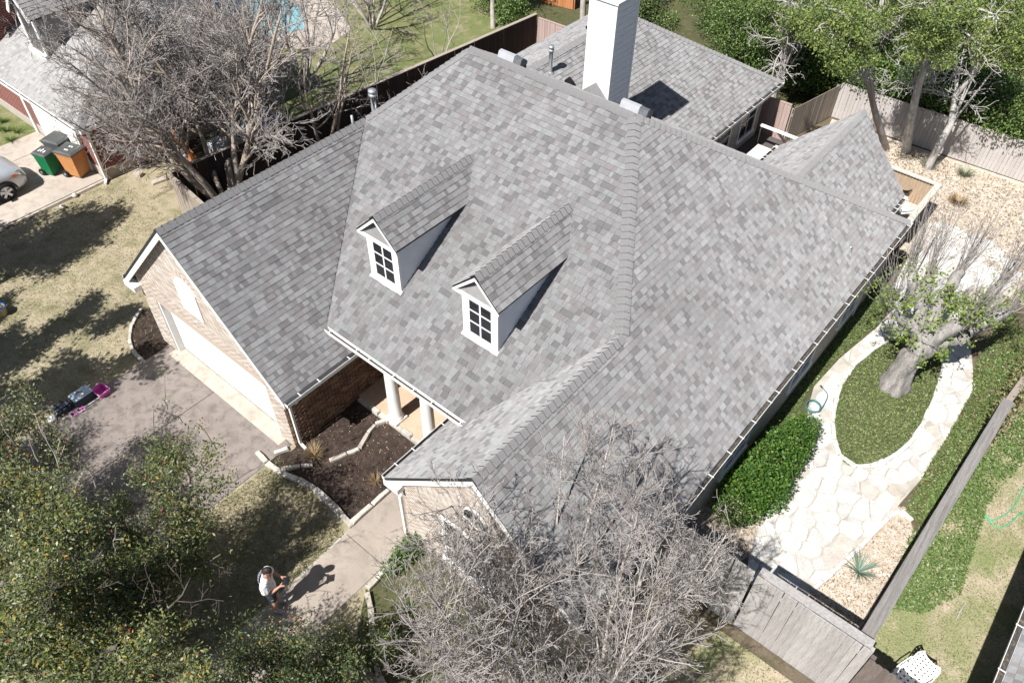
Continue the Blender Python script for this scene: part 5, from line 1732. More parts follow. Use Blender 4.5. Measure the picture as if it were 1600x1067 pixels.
for k, (st_n, pts) in enumerate((
        ('c', [((-1.12, 18.4, 2.0), .20), ((-1.36, 18.75, 2.6), .16), ((-1.52, 19.1, 3.15), .165)]),
        ('c', [((-.92, 18.65, 2.15), .20), ((-.97, 19.2, 2.7), .15), ((-.95, 19.8, 3.25), .155)]),
        ('c', [((-.58, 18.4, 2.1), .23), ((-.25, 18.55, 2.65), .20)]),
        ('b', [((-.45, 18.55, 1.75), .24), ((.12, 19.1, 2.3), .17), ((.5, 19.6, 2.85), .175)]),
        ('0_1', [((-1.7, 18.8, 2.75), .12), ((-2.0, 19.1, 3.2), .12)]),
        ('3_0', [((-.12, 19.1, 2.5), .13), ((0.0, 19.8, 3.3), .125)]),
        ('0_0', [((-1.5, 18.0, 2.3), .12), ((-1.85, 17.75, 2.75), .115)]))):
    prev = st_n
    for i, (p_, r_) in enumerate(pts):
        n_ = '%d_%d' % (k, i)
        PJ[n_] = (p_, r_); PB_.append((prev, n_))
        spots.append((PJ[prev][0], p_)); prev = n_
    ends.append((Vector(pts[-1][0]), (Vector(pts[-1][0]) - Vector(PJ[[b_[0] for b_ in PB_ if b_[1] == prev][0]][0])).normalized()))
PJl = {k: ((v[0][0] - pb[0], v[0][1] - pb[1], v[0][2] - pb[2]), v[1]) for k, v in PJ.items()}
tk = skin_body('trunk', PJl, PB_, BARK_POLL, proot, sub=3)
from mathutils import noise as _mn
tm = tk.data
for v in tm.vertices:
    p_ = v.co
    ang_ = math.atan2(p_.y, p_.x)
    rid = _mn.noise(Vector((p_.x * 6, p_.y * 6, p_.z * 1.3))) * .045 + _mn.noise(Vector((p_.x * 16, p_.y * 16, p_.z * 3.5))) * .022
    flare = max(0, .35 - p_.z) * .35 * (.5 + .5 * math.sin(ang_ * 5))
    n_ = v.normal
    v.co = p_ + n_ * (rid + flare)
tm.update()
out, tips = [], []
Pp = dict(step=(.25, .2), wig=(.03, .05, .06, .15), up=(.10, .05), rmin=.0045, taper=.7, kids=(2.0, 1.0), ang=(20, 50), ratio=(.35, .4), rr=.6, **{'from': (.3, .2)})
for e, d in ends:
    for _ in range(34):
        v = (d * .8 + Vector((rr_.gauss(0, .36), rr_.gauss(0, .36), rr_.uniform(.7, 1.8)))).normalized()
        grow(rr_, e + Vector((rr_.uniform(-.1, .1), rr_.uniform(-.1, .1), -rr_.uniform(0, .25))), v, rr_.uniform(.9, 2.4), .010, 2, 3, out, tips, dict(Pp, kids=(0, 0, 1.6), ratio=(.3, .3, .35)))
for _ in range(70):
    s_ = rr_.choice(spots); p_ = Vector(s_[0]).lerp(Vector(s_[1]), rr_.random())
    v = Vector((rr_.gauss(0, 1), rr_.gauss(0, 1), rr_.uniform(-.3, .8))).normalized()
    grow(rr_, p_, v, rr_.uniform(.4, .9), .01, 2, 3, out, tips, dict(Pp, kids=(0, 0, 1.6), ratio=(.3, .3, .4), wig=(.1, .1, .25), up=(0, 0, -.02)))
link('shoots', seg_mesh('shoots', out, [BARK_TWIG], off=pb), proot, kind='stuff')
rs_ = np.random.RandomState(5)
T_ = np.array([list(t[0]) + list(t[1]) for t in tips]); T_ = T_[T_[:, 2] < 3.4] if True else T_
k = max(1, 3600 // len(T_))
C_ = np.repeat(T_[:, :3], k, 0) + rs_.normal(size=(len(T_) * k, 3)) * .09
link('young_leaves', leaves_mesh('young_leaves', C_ - np.array(pb), None, .085, POLL, (5, 4, 3), rs_, .6, .4), proot, kind='stuff')

# ---- glossy shrub between house and path
SHR = [leaf_mat('shrub_leaf_%d' % i, c, .5, .2, .2) for i, c in enumerate(((.055, .125, .02), (.035, .085, .016), (.10, .18, .03), (.16, .22, .05)))]
def leafy_mass(name, label, cat, base, lobes, nleaf, size, mats, weights, seed, stems=True, aspect=.5, upb=.5, kind=None, surface=.55, group=None, part='foliage', stem_m=None, keep=None):
    """leaves through the volume of a few overlapping lobes (centre, radii), mostly near their surface"""
    rs = np.random.RandomState(seed)
    vol = np.array([l[1][0] * l[1][1] * l[1][2] for l in lobes]) ** (2 / 3)
    pick = rs.choice(len(lobes), size=nleaf, p=vol / vol.sum())
    u = rs.normal(size=(nleaf, 3)); u /= np.linalg.norm(u, axis=1, keepdims=True)
    rad = np.where(rs.uniform(size=nleaf) < surface, rs.uniform(.82, 1.06, nleaf), rs.uniform(.2, 1, nleaf) ** .5)
    # clumpy outline
    ph = rs.uniform(0, 6.28, size=(6, 3)); fr_q = rs.normal(size=(6, 3)) * 3.2
    bumpy = sum(np.sin(u @ fr_q[i] + ph[i, 0]) for i in range(6)) * .045
    rad = rad * (1 + bumpy)
    Cc = np.array([l[0] for l in lobes])[pick]; Rr = np.array([l[1] for l in lobes])[pick]
    C = Cc + u * Rr * rad[:, None] + rs.normal(size=(nleaf, 3)) * size * .5
    C = C[C[:, 2] > .03]
    if keep is not None:
        C = C[keep(C)]
    b = np.array(base)
    root = thing(name, label, cat, base, 0, group)
    link(part, leaves_mesh(part, C - b, None, size, mats, weights, rs, aspect, upb), root)
    if stems:
        segs = []
        r = random.Random(seed)
        for l in lobes:
            for _ in range(3):
                e = Vector(l[0]) + Vector((r.uniform(-.5, .5) * l[1][0], r.uniform(-.5, .5) * l[1][1], r.uniform(0, .6) * l[1][2]))
                mid = Vector(base).lerp(e, .5) + Vector((r.uniform(-.1, .1), r.uniform(-.1, .1), 0))
                w_ = .012 + .02 * min(3, l[1][0])
                segs += [(tuple(base), tuple(mid), w_, w_ * .75, 1), (tuple(mid), tuple(e), w_ * .75, w_ * .35, 1)]
        link('stem', seg_mesh('stem', segs, [stem_m or BARK_DARK], off=base), root)
    return root
leafy_mass('evergreen_shrub', 'glossy green shrub between the house eave and flagstone path', 'shrub', (-2.3, 12.7, 0),
           [((-2.35, 11.9, .55), (.62, .9, .75)), ((-2.25, 12.8, .6), (.68, .95, .85)), ((-2.2, 13.7, .55), (.6, .85, .75)), ((-2.15, 14.4, .45), (.45, .7, .55)), ((-1.95, 12.4, .4), (.5, .7, .5))], 15000, .075, SHR, (5, 4, 3, 1.2), 51)
# small plants by the walk
leafy_mass('flowering_plant', 'small green plant with an orange flower beside the walk', 'plant', (-7.62, 5.55, 0), [((-7.62, 5.6, .25), (.28, .4, .3)), ((-7.6, 5.1, .2), (.2, .3, .22))], 1100, .07, SHR, (4, 4, 2, 1), 52)
def blades(name, label, cat, base, n, length, width, mats, seed, spread=.9, droop=.5, up=1.0, group=None):
    """grass-like clump: curved blades from one base"""
    rs = np.random.RandomState(seed)
    V, Q = [], []
    for i in range(n):
        a = rs.uniform(0, 2 * math.pi); o = rs.uniform(.25, 1) * spread
        L = length * rs.uniform(.6, 1.1); w_ = width * rs.uniform(.7, 1.2)
        d = np.array([math.cos(a) * o, math.sin(a) * o, up]); d /= np.linalg.norm(d)
        s = np.array([-math.sin(a), math.cos(a), 0]) * w_ / 2
        p = np.array([math.cos(a), math.sin(a), 0]) * rs.uniform(0, .06)
        b0 = len(V)
        for k in range(4):
            t = k / 3
            q = p + d * L * t - np.array([0, 0, droop * L * t * t])
            q[2] = max(q[2], .02)
            ww = s * (1 - t * .92)
            V += [q - ww, q + ww]
            if k:
                Q.append((b0 + 2 * k - 2, b0 + 2 * k - 1, b0 + 2 * k + 1, b0 + 2 * k))
    rs2 = np.random.RandomState(seed + 1)
    root = thing(name, label, cat, base, 0, group)
    mi = np.repeat(rs2.randint(0, len(mats), n), 3)
    link('leaves', np_mesh('leaves', V, Q, mats, mi), root)
    return root
YUC = [leaf_mat('yucca_%d' % i, c, .5, .1) for i, c in enumerate(((.15, .22, .17), (.20, .27, .21), (.11, .17, .125)))]
TANG = [leaf_mat('dry_grass_%d' % i, c, .7, .2) for i, c in enumerate(((.36, .27, .15), (.28, .20, .11), (.42, .33, .20), (.24, .15, .08)))]
GRN = [leaf_mat('lily_grass_%d' % i, c, .5, .25) for i, c in enumerate(((.09, .16, .03), (.06, .11, .025), (.14, .21, .05)))]
blades('yucca', 'pale blue green yucca on the tan gravel bed', 'plant', (.62, 12.0, 0), 90, .62, .028, YUC, 61, 1.1, .25, .8)
blades('ornamental_grass', 'dry orange brown grass clump at the garage corner bed', 'plant', (-11.49, 6.0, 0.0), 150, .55, .014, TANG, 62, 1.1, .3)
blades('ornamental_grass', 'small dry grass clump beside the front wing gutter', 'plant', (-9.7, 6.49, 0.0), 80, .42, .014, TANG, 63, 1.1, .3)
blades('ornamental_grass', 'straw coloured grass tuft between shrub and flagstones', 'plant', (-1.99, 11.99, 0.0), 120, .5, .016, [TANG[2], TANG[0], GRN[2]], 64, 1.2, .35)
blades('ornamental_grass', 'dark spiky grass clump under the bare tree', 'plant', (-6.6, 4.6, 0), 110, .55, .018, [GRN[1], GRN[0]], 65, 1.0, .4)
blades('ornamental_grass', 'dark green clump in front of the plank gate', 'plant', (-1.9, 6.6, 0), 120, .7, .02, [GRN[0], GRN[1]], 66, 1.0, .4)
for i in range(9):
    blades('border_grass', 'green grass clump in the border at the red brick wall', 'plant', (-35.0 + i * .4, 8.3 + .25 * math.sin(i * 2.1), .05), 55, .5, .03, GRN, 70 + i, 1.1, .5, group='border grass at the red brick wall')

# ---- ground cover as scattered leaves
def scatter(name, label, polys, n, size, mats, weights, seed, z=.03, zvar=.05, holes=(), aspect=.6, upb=.9, density=None):
    rs = np.random.RandomState(seed)
    pts = []
    for poly in polys:
        xs = [p[0] for p in poly]; ys = [p[1] for p in poly]
        A = rs.uniform(size=(n * 3, 2)) * np.array([max(xs) - min(xs), max(ys) - min(ys)]) + np.array([min(xs), min(ys)])
        ins = np.zeros(len(A), dtype=bool)
        j = len(poly) - 1
        for i in range(len(poly)):
            xi, yi, xj, yj = poly[i][0], poly[i][1], poly[j][0], poly[j][1]
            if yi != yj:
                c = ((yi > A[:, 1]) != (yj > A[:, 1])) & (A[:, 0] < (xj - xi) * (A[:, 1] - yi) / (yj - yi) + xi)
                ins ^= c
            j = i
        pts.append(A[ins])
    P_ = np.concatenate(pts)
    if density is not None:
        P_ = P_[rs.uniform(size=len(P_)) < density(P_)]
    P_ = P_[rs.permutation(len(P_))[:n]]
    C = np.column_stack([P_, z + rs.uniform(0, zvar, len(P_))])
    o = link(name, leaves_mesh(name, C, None, size, mats, weights, rs, aspect, upb), None)
    return tag(o, label, kind='stuff')
GC = [leaf_mat('cover_leaf_%d' % i, c, .5, .2) for i, c in enumerate(((.13, .18, .055), (.18, .23, .085), (.085, .125, .04), (.24, .275, .125), (.20, .16, .085)))]
IVY = [leaf_mat('ivy_leaf_%d' % i, c, .4, .2) for i, c in enumerate(((.10, .165, .045), (.145, .21, .065), (.065, .11, .03), (.21, .265, .11)))]
scatter('ground_cover', 'dense small leaved ground cover in the oval bed', [oval], 16000, .05, GC, (5, 4, 4, 2, .6), 81, .02, .05)
sidep = [(-3.3, 12.0), (-2.9, 12.0), (-2.51, 15.08), (-2.7, 16.34), (-2.59, 18.23), (-2.27, 20.18), (-2.19, 21.28), (-2.38, 23.09), (-2.4, 22.2), (-3.3, 22.2)]
scatter('ground_cover', 'green ground cover strip along the house wall', [sidep], 9000, .055, [IVY[0], GC[0], GC[2], GC[1]], (2, 4, 4, 3), 82, .02, .06)
fstrip = [outer[k] for k in (18, 19, 20, 21, 22, 23)] + [(0.82, 14.26), (1.14, 14.25), (1.24, 14.0), (1.42, 17), (1.9, 22), (0.37, 23.86)]
scatter('ground_cover', 'ivy strip between flagstone path and long fence', [fstrip], 9000, .06, [IVY[0], IVY[1], GC[0], GC[4], IVY[3]], (3, 3, 4, 2, 1.5), 83, .02, .08)
ivyp = [(2.12, 11.92), (1.38, 11.5), (1.18, 13.64), (1.16, 15.9), (1.75, 17.05), (2.13, 19.62), (2.64, 17.81), (2.31, 15.76), (2.47, 14.29), (2.62, 12.94)]
_rb = np.random.RandomState(12)
IVB = [(_rb.uniform(1.3, 3.6), _rb.uniform(9.8, 19), _rb.uniform(.3, .75)) for _ in range(60)]
def ivyd(P_):
    d = np.zeros(len(P_))
    for x, y, q in IVB:
        d = np.maximum(d, 1.5 - np.hypot(P_[:, 0] - x, P_[:, 1] - y) / q * 1.2)
    return np.clip(d, .04, 1)
scatter('ivy', 'bright green ivy on the lawn side of the long fence', [ivyp], 14000, .06, IVY, (4, 5, 2, 2), 84, .02, .10, density=ivyd)
GRS = [leaf_mat('grass_blade_%d' % i, c, .6, .25) for i, c in enumerate(((.29, .26, .165), (.20, .195, .10), (.37, .33, .22), (.13, .14, .065)))]
scatter('grass', 'short dry grass on the front lawn', [[(-26.5, -1), (-17.8, -1), (-17.8, 8.8), (-26.5, 9.5)], [(-12.15, 0), (-9.1, 0), (-9.2, 5.0), (-10.5, 5.2), (-12.15, 5.4)]], 60000, .075, GRS, (4, 4, 3, 3), 85, .005, .03, aspect=.16, upb=.15)
scatter('grass', 'short grass on the patchy lawn beyond the long fence', [[(1.5, 9.2), (3.9, 9.2), (4.2, 20), (1.7, 20)]], 22000, .06, [GRS[0], GRS[1], IVY[1], GRS[2]], (3, 4, 3, 2), 86, .005, .03, aspect=.16, upb=.15)
scatter('grass', 'short grass in front of the plank gate', [[(-3.2, 4.0), (1.2, 4.0), (1.2, 8.7), (-3.2, 8.7)]], 12000, .07, GRS, (4, 4, 2, 3), 87, .005, .03, aspect=.16, upb=.15)
LIT = [mat('fallen_leaf_%d' % i, c) for i, c in enumerate(((.24, .16, .10), (.30, .23, .16), (.16, .10, .06), (.36, .32, .26)))]
scatter('leaf_litter', 'fallen dry leaves on beds, walk and drive', [[(-12.0, 5.6), (-9.4, 5.6), (-9.4, 7.9), (-12.0, 7.9)], [(-18.2, 1), (-12.2, 1), (-12.2, 5.8), (-18.2, 5.8)], [(-26, 5.5), (-22.9, 5.5), (-22.9, 9.6), (-26, 9.6)]], 650, .05, LIT, (4, 3, 4, 1.2), 88, .04, .012, aspect=.5, upb=2)
scatter('leaf_litter', 'dry leaves and chips on the gravel beds', [gv, [(-3.2, 9.2), (-2.0, 9.2), (-1.48, 10.9), (-1.78, 12.05), (-2.6, 12.07), (-3.2, 12)]], 5000, .05, LIT, (4, 4, 2, 4), 89, .012, .02, aspect=.6, upb=1.2)
scatter('leaf_litter', 'dry brush and chips in the back garden', [[(-7, 26.5), (2.2, 24.5), (2.5, 30.9), (-8, 30.4)]], 9000, .09, LIT + [GRS[2]], (3, 4, 2, 4, 4), 90, .012, .05, aspect=.35, upb=.6)

# ---- junipers, trees and bushes behind the back fences
JUN = [leaf_mat('juniper_%d' % i, c, .6, .2) for i, c in enumerate(((.11, .16, .05), (.165, .22, .06), (.24, .29, .075), (.06, .095, .034)))]
BSH = [leaf_mat('bush_leaf_%d' % i, c, .4, .2) for i, c in enumerate(((.085, .145, .035), (.13, .195, .055), (.05, .09, .024), (.19, .25, .08)))]
def pads_tree(name, label, base, top, crown, npad, nleaf, mats, weights, seed, size=.14, padr=.6, trunk_r=.16, bark=BARK_GREY, dead=0, aspect=.4, lean=(0, 0)):
    """trunk, limbs that end in foliage pads; crown = (centre, radii)"""
    r = random.Random(seed); rs = np.random.RandomState(seed)
    c, rad = Vector(crown[0]), crown[1]
    b0 = Vector(base)
    segs = []
    t_ = Vector(top)
    pts = [b0.lerp(t_, k / 6) + Vector((r.gauss(0, .06), r.gauss(0, .06), 0)) * (k not in (0,)) for k in range(7)]
    for k in range(6):
        segs.append((tuple(pts[k]), tuple(pts[k + 1]), trunk_r * (1 - .11 * k), trunk_r * (1 - .11 * (k + 1)), 0))
    C = []; dz = []
    for i in range(npad):
        u = Vector((r.gauss(0, 1), r.gauss(0, 1), r.gauss(0, 1))).normalized() * (r.random() ** .4)
        p = c + Vector((u.x * rad[0], u.y * rad[1], u.z * rad[2]))
        st = pts[min(6, 2 + int(r.random() * 5))]
        mid = st.lerp(p, .55) + Vector((r.gauss(0, .12), r.gauss(0, .12), .1))
        w_ = trunk_r * .28
        segs += [(tuple(st), tuple(mid), w_, w_ * .6, 1), (tuple(mid), tuple(p), w_ * .6, w_ * .25, 1)]
        pr = padr * r.uniform(.6, 1.25)
        n = int(nleaf / npad * (pr / padr) ** 2)
        q = rs.normal(size=(n, 3)); q /= np.linalg.norm(q, axis=1, keepdims=True)
        q *= (rs.uniform(.15, 1, size=(n, 1)) ** .45) * np.array([pr, pr, pr * .62])
        C.append(np.array(p) + q + rs.normal(size=(n, 3)) * .05)
    C = np.concatenate(C)
    root = tree_root(name, label, 'tree', base)
    link('trunk', seg_mesh('trunk', segs, [bark], off=base), root)
    link('crown', leaves_mesh('crown', C - np.array(base), None, size, mats, weights, rs, aspect, .35), root)
    if dead:
        out, tips = [], []
        Pd = dict(step=(.3, .25, .2), wig=(.2, .25, .3), up=(0, -.02, -.03), rmin=.008, taper=.7, kids=(4, 5.5, 5), ang=(25, 70), ratio=(.6, .6, .5), rr=.6, **{'from': (.1, .1)})
        for i in range(dead):
            a = r.uniform(0, 6.28)
            st = pts[3 + i % 4]
            grow(r, st, (math.cos(a), math.sin(a), .1), r.uniform(.8, 1.8), .026, 1, 3, out, tips, Pd)
        link('dead_twigs', seg_mesh('dead_twigs', out, [mat('dead_twig_%d' % seed, (.48, .45, .43), (.38, .355, .34), 3, .9)], off=base), root, kind='stuff')
    return root
WJ = (4, 4, 3, 2)
YJ = (4, 5, 4, 2)
def juniper(label, c, rad, npad, n, w, seed, dead=3, base=None, bark=BARK_GREY, size=.085, tr=.15, padr=.5):
    base = base or (c[0], c[1], 0)
    return pads_tree('juniper_tree', label, base, (c[0], c[1], c[2] + .4), (c, rad), int(npad * 1.35), int(n * 1.6), JUN, w, seed, size, padr, tr, bark, dead=dead * 2, aspect=.45)
juniper('leaning juniper with pale trunk in front of the back fence', (-7.27, 24.51, 6.2), (1.5, 1.3, .9), 18, 11000, YJ, 401, 3, (-5.85, 29.9, 0), BARK_PALE)
juniper('dark trunked juniper with dead grey twigs at the back fence', (-5.32, 26.51, 6.2), (1.6, 1.4, .9), 18, 11000, YJ, 402, 10, (-5.2, 30.2, 0), BARK_GREY, tr=.19)
juniper('yellow green juniper at the top right edge', (-4.12, 29.6, 5.4), (1.6, 1.4, 1.0), 22, 13000, YJ, 403, 5)
juniper('green juniper in the top right corner', (-4.0, 34.38, 4.4), (1.8, 1.6, 1.2), 20, 11000, (4, 4, 3, 2), 404, 3)
juniper('juniper with bare grey limbs above the greyish side fence', (-10.41, 29.01, 4.2), (1.4, 1.3, 1.1), 13, 6500, (4, 3, 2, 3), 405, 10, None, BARK_PALE)
juniper('tall juniper behind the leaning pale trunk', (-8.37, 31.66, 4.4), (1.8, 1.6, 1.2), 22, 12000, (3, 4, 4, 1), 406, 4)
juniper('bright juniper between the two dead twigged trunks', (-6.27, 33.51, 4.4), (1.8, 1.6, 1.2), 22, 12000, YJ, 407, 4)
juniper('dark juniper behind the chimney top', (-16.3, 28.03, 3.6), (2.0, 1.7, 1.5), 22, 11000, (4, 2, 1, 5), 408, 3, None, BARK_DARK)
sheet('woodland_floor', [(-34, 28.2), (-21.3, 27.6), (-9.2, 28.0), (-8.6, 31.0), (12, 31.6), (30, 80), (-60, 80)], 0.005, M['cover_soil'], 'dark leaf covered ground under the trees behind the fences')
def bush(label, x, y, rx, rz, seed, n, w=(5, 4, 4, 2), zc=None, name='bush', cat='bush', size=.12):
    r = random.Random(seed)
    zc = zc or rz * .75
    lobes = [((x + r.uniform(-.55, .55) * rx, y + r.uniform(-.45, .45) * rx, zc * r.uniform(.7, 1.2)), (rx * r.uniform(.45, .7), rx * r.uniform(.45, .65), rz * r.uniform(.4, .65))) for _ in range(8)]
    leafy_mass(name, label, cat, (x, y, 0), lobes, int(n * 1.5), size * .8, BSH, w, seed, aspect=.5, keep=(lambda C: (C[:, 1] > 31.3) | (C[:, 2] > 1.62)) if x > -9.5 and y > 31 else None)
bush('green bushy tree beyond the greyish side fence', -10.6, 31.4, 1.9, 2.6, 421, 12000)
bush('round green bush behind the rear wing corner', -13.2, 31.8, 2.0, 2.4, 422, 12000)
bush('dark green tree behind the rear wing hip', -15.4, 34.0, 2.3, 3.4, 423, 13000, (4, 3, 6, 1))
bush('tall green tree at the top edge right of the chimney', -14.4, 38.5, 2.4, 4.0, 424, 12000, (4, 3, 6, 1))
bush('dark green bush hanging over the grey back fence', -3.6, 32.2, 1.8, 2.6, 425, 12000, (4, 3, 6, 1))
bush('green bush over the grey back fence at the right edge', -1.2, 32.1, 1.6, 2.6, 426, 11000, (5, 5, 3, 2))
for i, (x_, y_) in enumerate(((-7.6, 31.7), (-5.1, 31.8), (-2.4, 31.6), (.5, 31.8), (2.2, 32.0))):
    bush(('bright green bush just behind the leaning juniper', 'leafy bush between the two fence side junipers', 'broad green bush spilling over the back fence', 'green bush in the far right corner behind the fence', 'outermost green bush behind the back fence')[i], x_, y_, 1.5, 2.5, 470 + i, 8000, ((5, 5, 2, 3), (4, 3, 5, 1), (5, 4, 4, 2), (5, 5, 3, 2), (4, 4, 4, 1))[i])
bush('deep green bush behind the two juniper trunks', -6.4, 32.6, 2.0, 2.3, 427, 10000, (3, 2, 7, 1))
bush('green shrub left of the juniper trunks at the fence corner', -8.7, 32.0, 1.5, 2.1, 428, 9000)
for i, (q, rx_, rz_) in enumerate((((-9.86, 32.77, 1.5), 1.9, 2.6), ((-6.89, 33.52, 1.5), 1.9, 2.4), ((-4.87, 35.02, 1.6), 1.9, 2.6), ((-11.95, 32.9, 1.5), 2.0, 2.8), ((-10.56, 35.98, 2.0), 2.4, 3.4), ((-7.98, 37.39, 2.0), 2.4, 3.4), ((-5.43, 39.62, 2.0), 2.4, 3.4))):
    bush(('shaded bush under the leaning juniper', 'deep green bush under the dead grey twigs', 'dark bush below the yellow green juniper', 'green undergrowth behind the rear fence corner', 'dark undergrowth behind the leaning juniper', 'dark undergrowth behind the dead twigged juniper', 'dark undergrowth at the top right')[i], q[0], q[1], rx_, rz_, 450 + i, 8000, (3, 2, 7, 1))
bush('dark bush far behind the junipers', -10.0, 41.5, 3.0, 4.0, 429, 9000, (2, 1, 8, 0.5), size=.16)
bush('dark tree far behind at the top centre', -19.4, 38.6, 2.6, 4.2, 430, 9000, (2, 1, 8, .5), size=.16)
bush('dark tree at the top edge left of the chimney', -21.6, 36.0, 2.2, 3.6, 431, 9000, (2, 1, 8, .5), size=.15)
bush('dark evergreen behind the small cedar gate', -24.6, 35.6, 2.4, 3.6, 432, 9000, (2, 1, 8, .5), size=.15)
bush('green tree with a pale trunk beyond the dark fence end', -25.4, 29.0, 1.6, 3.2, 433, 8000, (5, 4, 3, 2), 2.6)
bush('low green bush at the far corner of the dark fence', -22.9, 27.6, .9, 1.5, 434, 4500)
bush('leafy green tree on the left lawn at the top edge', -28.2, 30.8, 1.9, 3.4, 435, 8000, (5, 4, 4, 2), 2.4)
bush('dark green tree at the top edge above the pool lawn', -31.5, 33.5, 2.4, 4.0, 436, 8000, (3, 2, 6, 1), size=.15)
pads_tree('bare_trunk_tree', 'pale trunked tree rising at the top edge beside the cedar gate', (-21.2, 30.8, 0), (-21.6, 31.5, 6.5), ((-21.7, 32.2, 7.2), (1.6, 1.5, 1.0)), 10, 3500, BSH, (4, 3, 4, 1), 441, .12, .55, .16, BARK_PALE, dead=3)
pads_tree('bare_trunk_tree', 'pale trunked tree beyond the far end of the dark fence', (-24.3, 27.8, 0), (-24.9, 28.6, 5.2), ((-25.0, 29.2, 5.4), (1.6, 1.5, 1.2)), 12, 4500, BSH, (4, 4, 3, 2), 442, .12, .55, .13, BARK_PALE, dead=3)
# grey lavender-like clumps in the back garden, ivy over the old fence
for i, (q, n_) in enumerate((((-4.14, 29.68, 0.0), 'left'), ((-2.93, 29.99, 0.0), 'right'))):
    blades('grey_plant', ('feathery grey plant at the foot of the juniper trunks', 'feathery grey plant in the middle of the back garden')[i], 'plant', q, 260, .6, .02, [mat('grey_leaf_%d' % i, (.36, .35, .33)), GC[3]], 95 + i, 1.2, .25)
blades('ornamental_grass', 'wide dry orange grass patch in the back garden', 'plant', (-2.53, 28.08, 0.0), 300, .6, .025, TANG, 97, 1.5, .35)
leafy_mass('climbing_plant', 'straggly brown creeper on the overgrown stretch of fence', 'creeper', (1.75, 19.6, 0), [((1.65, 18.2, 1.2), (.3, 1.2, .9)), ((1.8, 20.2, 1.1), (.4, 1.5, .9)), ((2.0, 22.4, 1.1), (.4, 1.5, .9))], 5000, .07, [GC[3], GC[4], IVY[0], TANG[1]], (4, 4, 2, 3), 98)

# ---------------------------------------------------------------- silver car at the left edge
M['car_paint'] = mat('silver_car_paint', (0.50, 0.53, 0.57), None, rough=.28, metal=.35, spec=.5)
M['tyre'] = mat('tyre_rubber', (.018, .018, .019), None, rough=.85)
M['rim'] = mat('alloy_rim', (.55, .56, .58), None, rough=.3, metal=.7)
M['lens'] = mat('clear_lens', (.72, .72, .70), None, rough=.15)
M['amber'] = mat('amber_lens', (.75, .20, .06), None, rough=.2)
car = thing('parked_car', 'silver car parked on the pale driveway at the left edge', 'car', (-29.0, 4.85, 0.03))
def loft(stations, m, name, parent, smooth=True):
    """stations: (y, [(x, z) ...]) closed half-rings from sill over the top to the other sill"""
    b = MB(); b.smooth = smooth
    n = len(stations[0][1])
    vs = [(x, y, z) for y, ring in stations for x, z in ring]
    fs = []
    for i in range(len(stations) - 1):
        for k in range(n - 1):
            fs.append((i * n + k, i * n + k + 1, (i + 1) * n + k + 1, (i + 1) * n + k))
    fs.append(tuple(range(n))); fs.append(tuple(reversed(range((len(stations) - 1) * n, len(stations) * n))))
    b.add(vs, fs)
    bm = bmesh.new(); me = b.mesh(name, m); bm.from_mesh(me); bmesh.ops.recalc_face_normals(bm, faces=bm.faces); bm.to_mesh(me); bm.free()
    return link(name, me, parent)
def ring(w, zs, zb, zt, tw):
    """w half width, sill zs, belt zb, top zt, tw top half width"""
    return [(-w * .93, zs), (-w, zs + .12), (-w * 1.0, zb - .12), (-w * .965, zb), (-tw * 1.0, zt - .06), (-tw * .86, zt), (0, zt + .025), (tw * .86, zt), (tw, zt - .06), (w * .965, zb), (w, zb - .12), (w, zs + .12), (w * .93, zs)]
st = [(-2.28, ring(.70, .38, .72, .78, .62)), (-2.18, ring(.84, .26, .90, .98, .72)), (-1.9, ring(.90, .22, .98, 1.30, .70)), (-1.5, ring(.92, .22, .99, 1.52, .66)), (-.6, ring(.92, .22, .98, 1.62, .64)),
      (.2, ring(.92, .22, .96, 1.58, .64)), (.62, ring(.92, .22, .95, 1.42, .68)), (1.05, ring(.92, .22, .93, 1.06, .80)), (1.6, ring(.91, .24, .87, .99, .78)), (2.0, ring(.86, .26, .78, .90, .70)), (2.2, ring(.76, .30, .66, .76, .60)), (2.3, ring(.60, .36, .54, .60, .5))]
body = loft(st, M['car_paint'], 'body', car)
for s in (-1, 1):
    for (y0, y1) in ((-1.55, -.62), (-.54, .22), (.28, .66)):
        b = MB()
        zt = 1.44 if y1 < .4 else 1.24
        b.add([(s * .885, y0 + .05, 1.02), (s * .885, y1, 1.0), (s * .715, y1 - .1 - (.12 if y1 > .4 else 0), zt), (s * .715, y0 + .1, 1.46 if y1 < .4 else 1.40)], [(0, 1, 2, 3)])
        b.v = [(x + s * .012, y, z) for x, y, z in b.v]
        b.build('side_window', M['glass'], car, world=False)
b = MB(); b.add([(-.74, 1.03, 1.09), (.74, 1.03, 1.09), (.58, .36, 1.565), (-.58, .36, 1.565)], [(0, 1, 2, 3)]); b.v = [(x, y + .01, z + .02) for x, y, z in b.v]; b.build('windscreen', M['glass'], car, world=False)
for s in (-1, 1):
    b = MB(); b.add([(s * .60, 2.20, .66), (s * .84, 2.02, .70), (s * .83, 1.86, .83), (s * .66, 2.06, .82)], [(0, 1, 2, 3)]); b.v = [(x * 1.015, y + .045, z + .012) for x, y, z in b.v]
    hl = b.build('headlight', M['lens'], car, world=False)
    b = MB(); b.add([(s * .875, 1.98, .70), (s * .905, 1.80, .72), (s * .895, 1.72, .82), (s * .86, 1.88, .82)], [(0, 1, 2, 3)]); b.v = [(x * 1.02, y + .02, z + .01) for x, y, z in b.v]
    b.build('indicator_lens', M['amber'], car, world=False)
    b = MB(); b.box((s * .95 - .09, .62, .98), (s * .95 + .09, .74, 1.12)); b.build('wing_mirror', M['car_paint'], car, world=False)
b = MB(); b.box((-.5, 2.24, .30), (.5, 2.315, .44)); b.build('bumper_grille', M['black'], car, world=False)
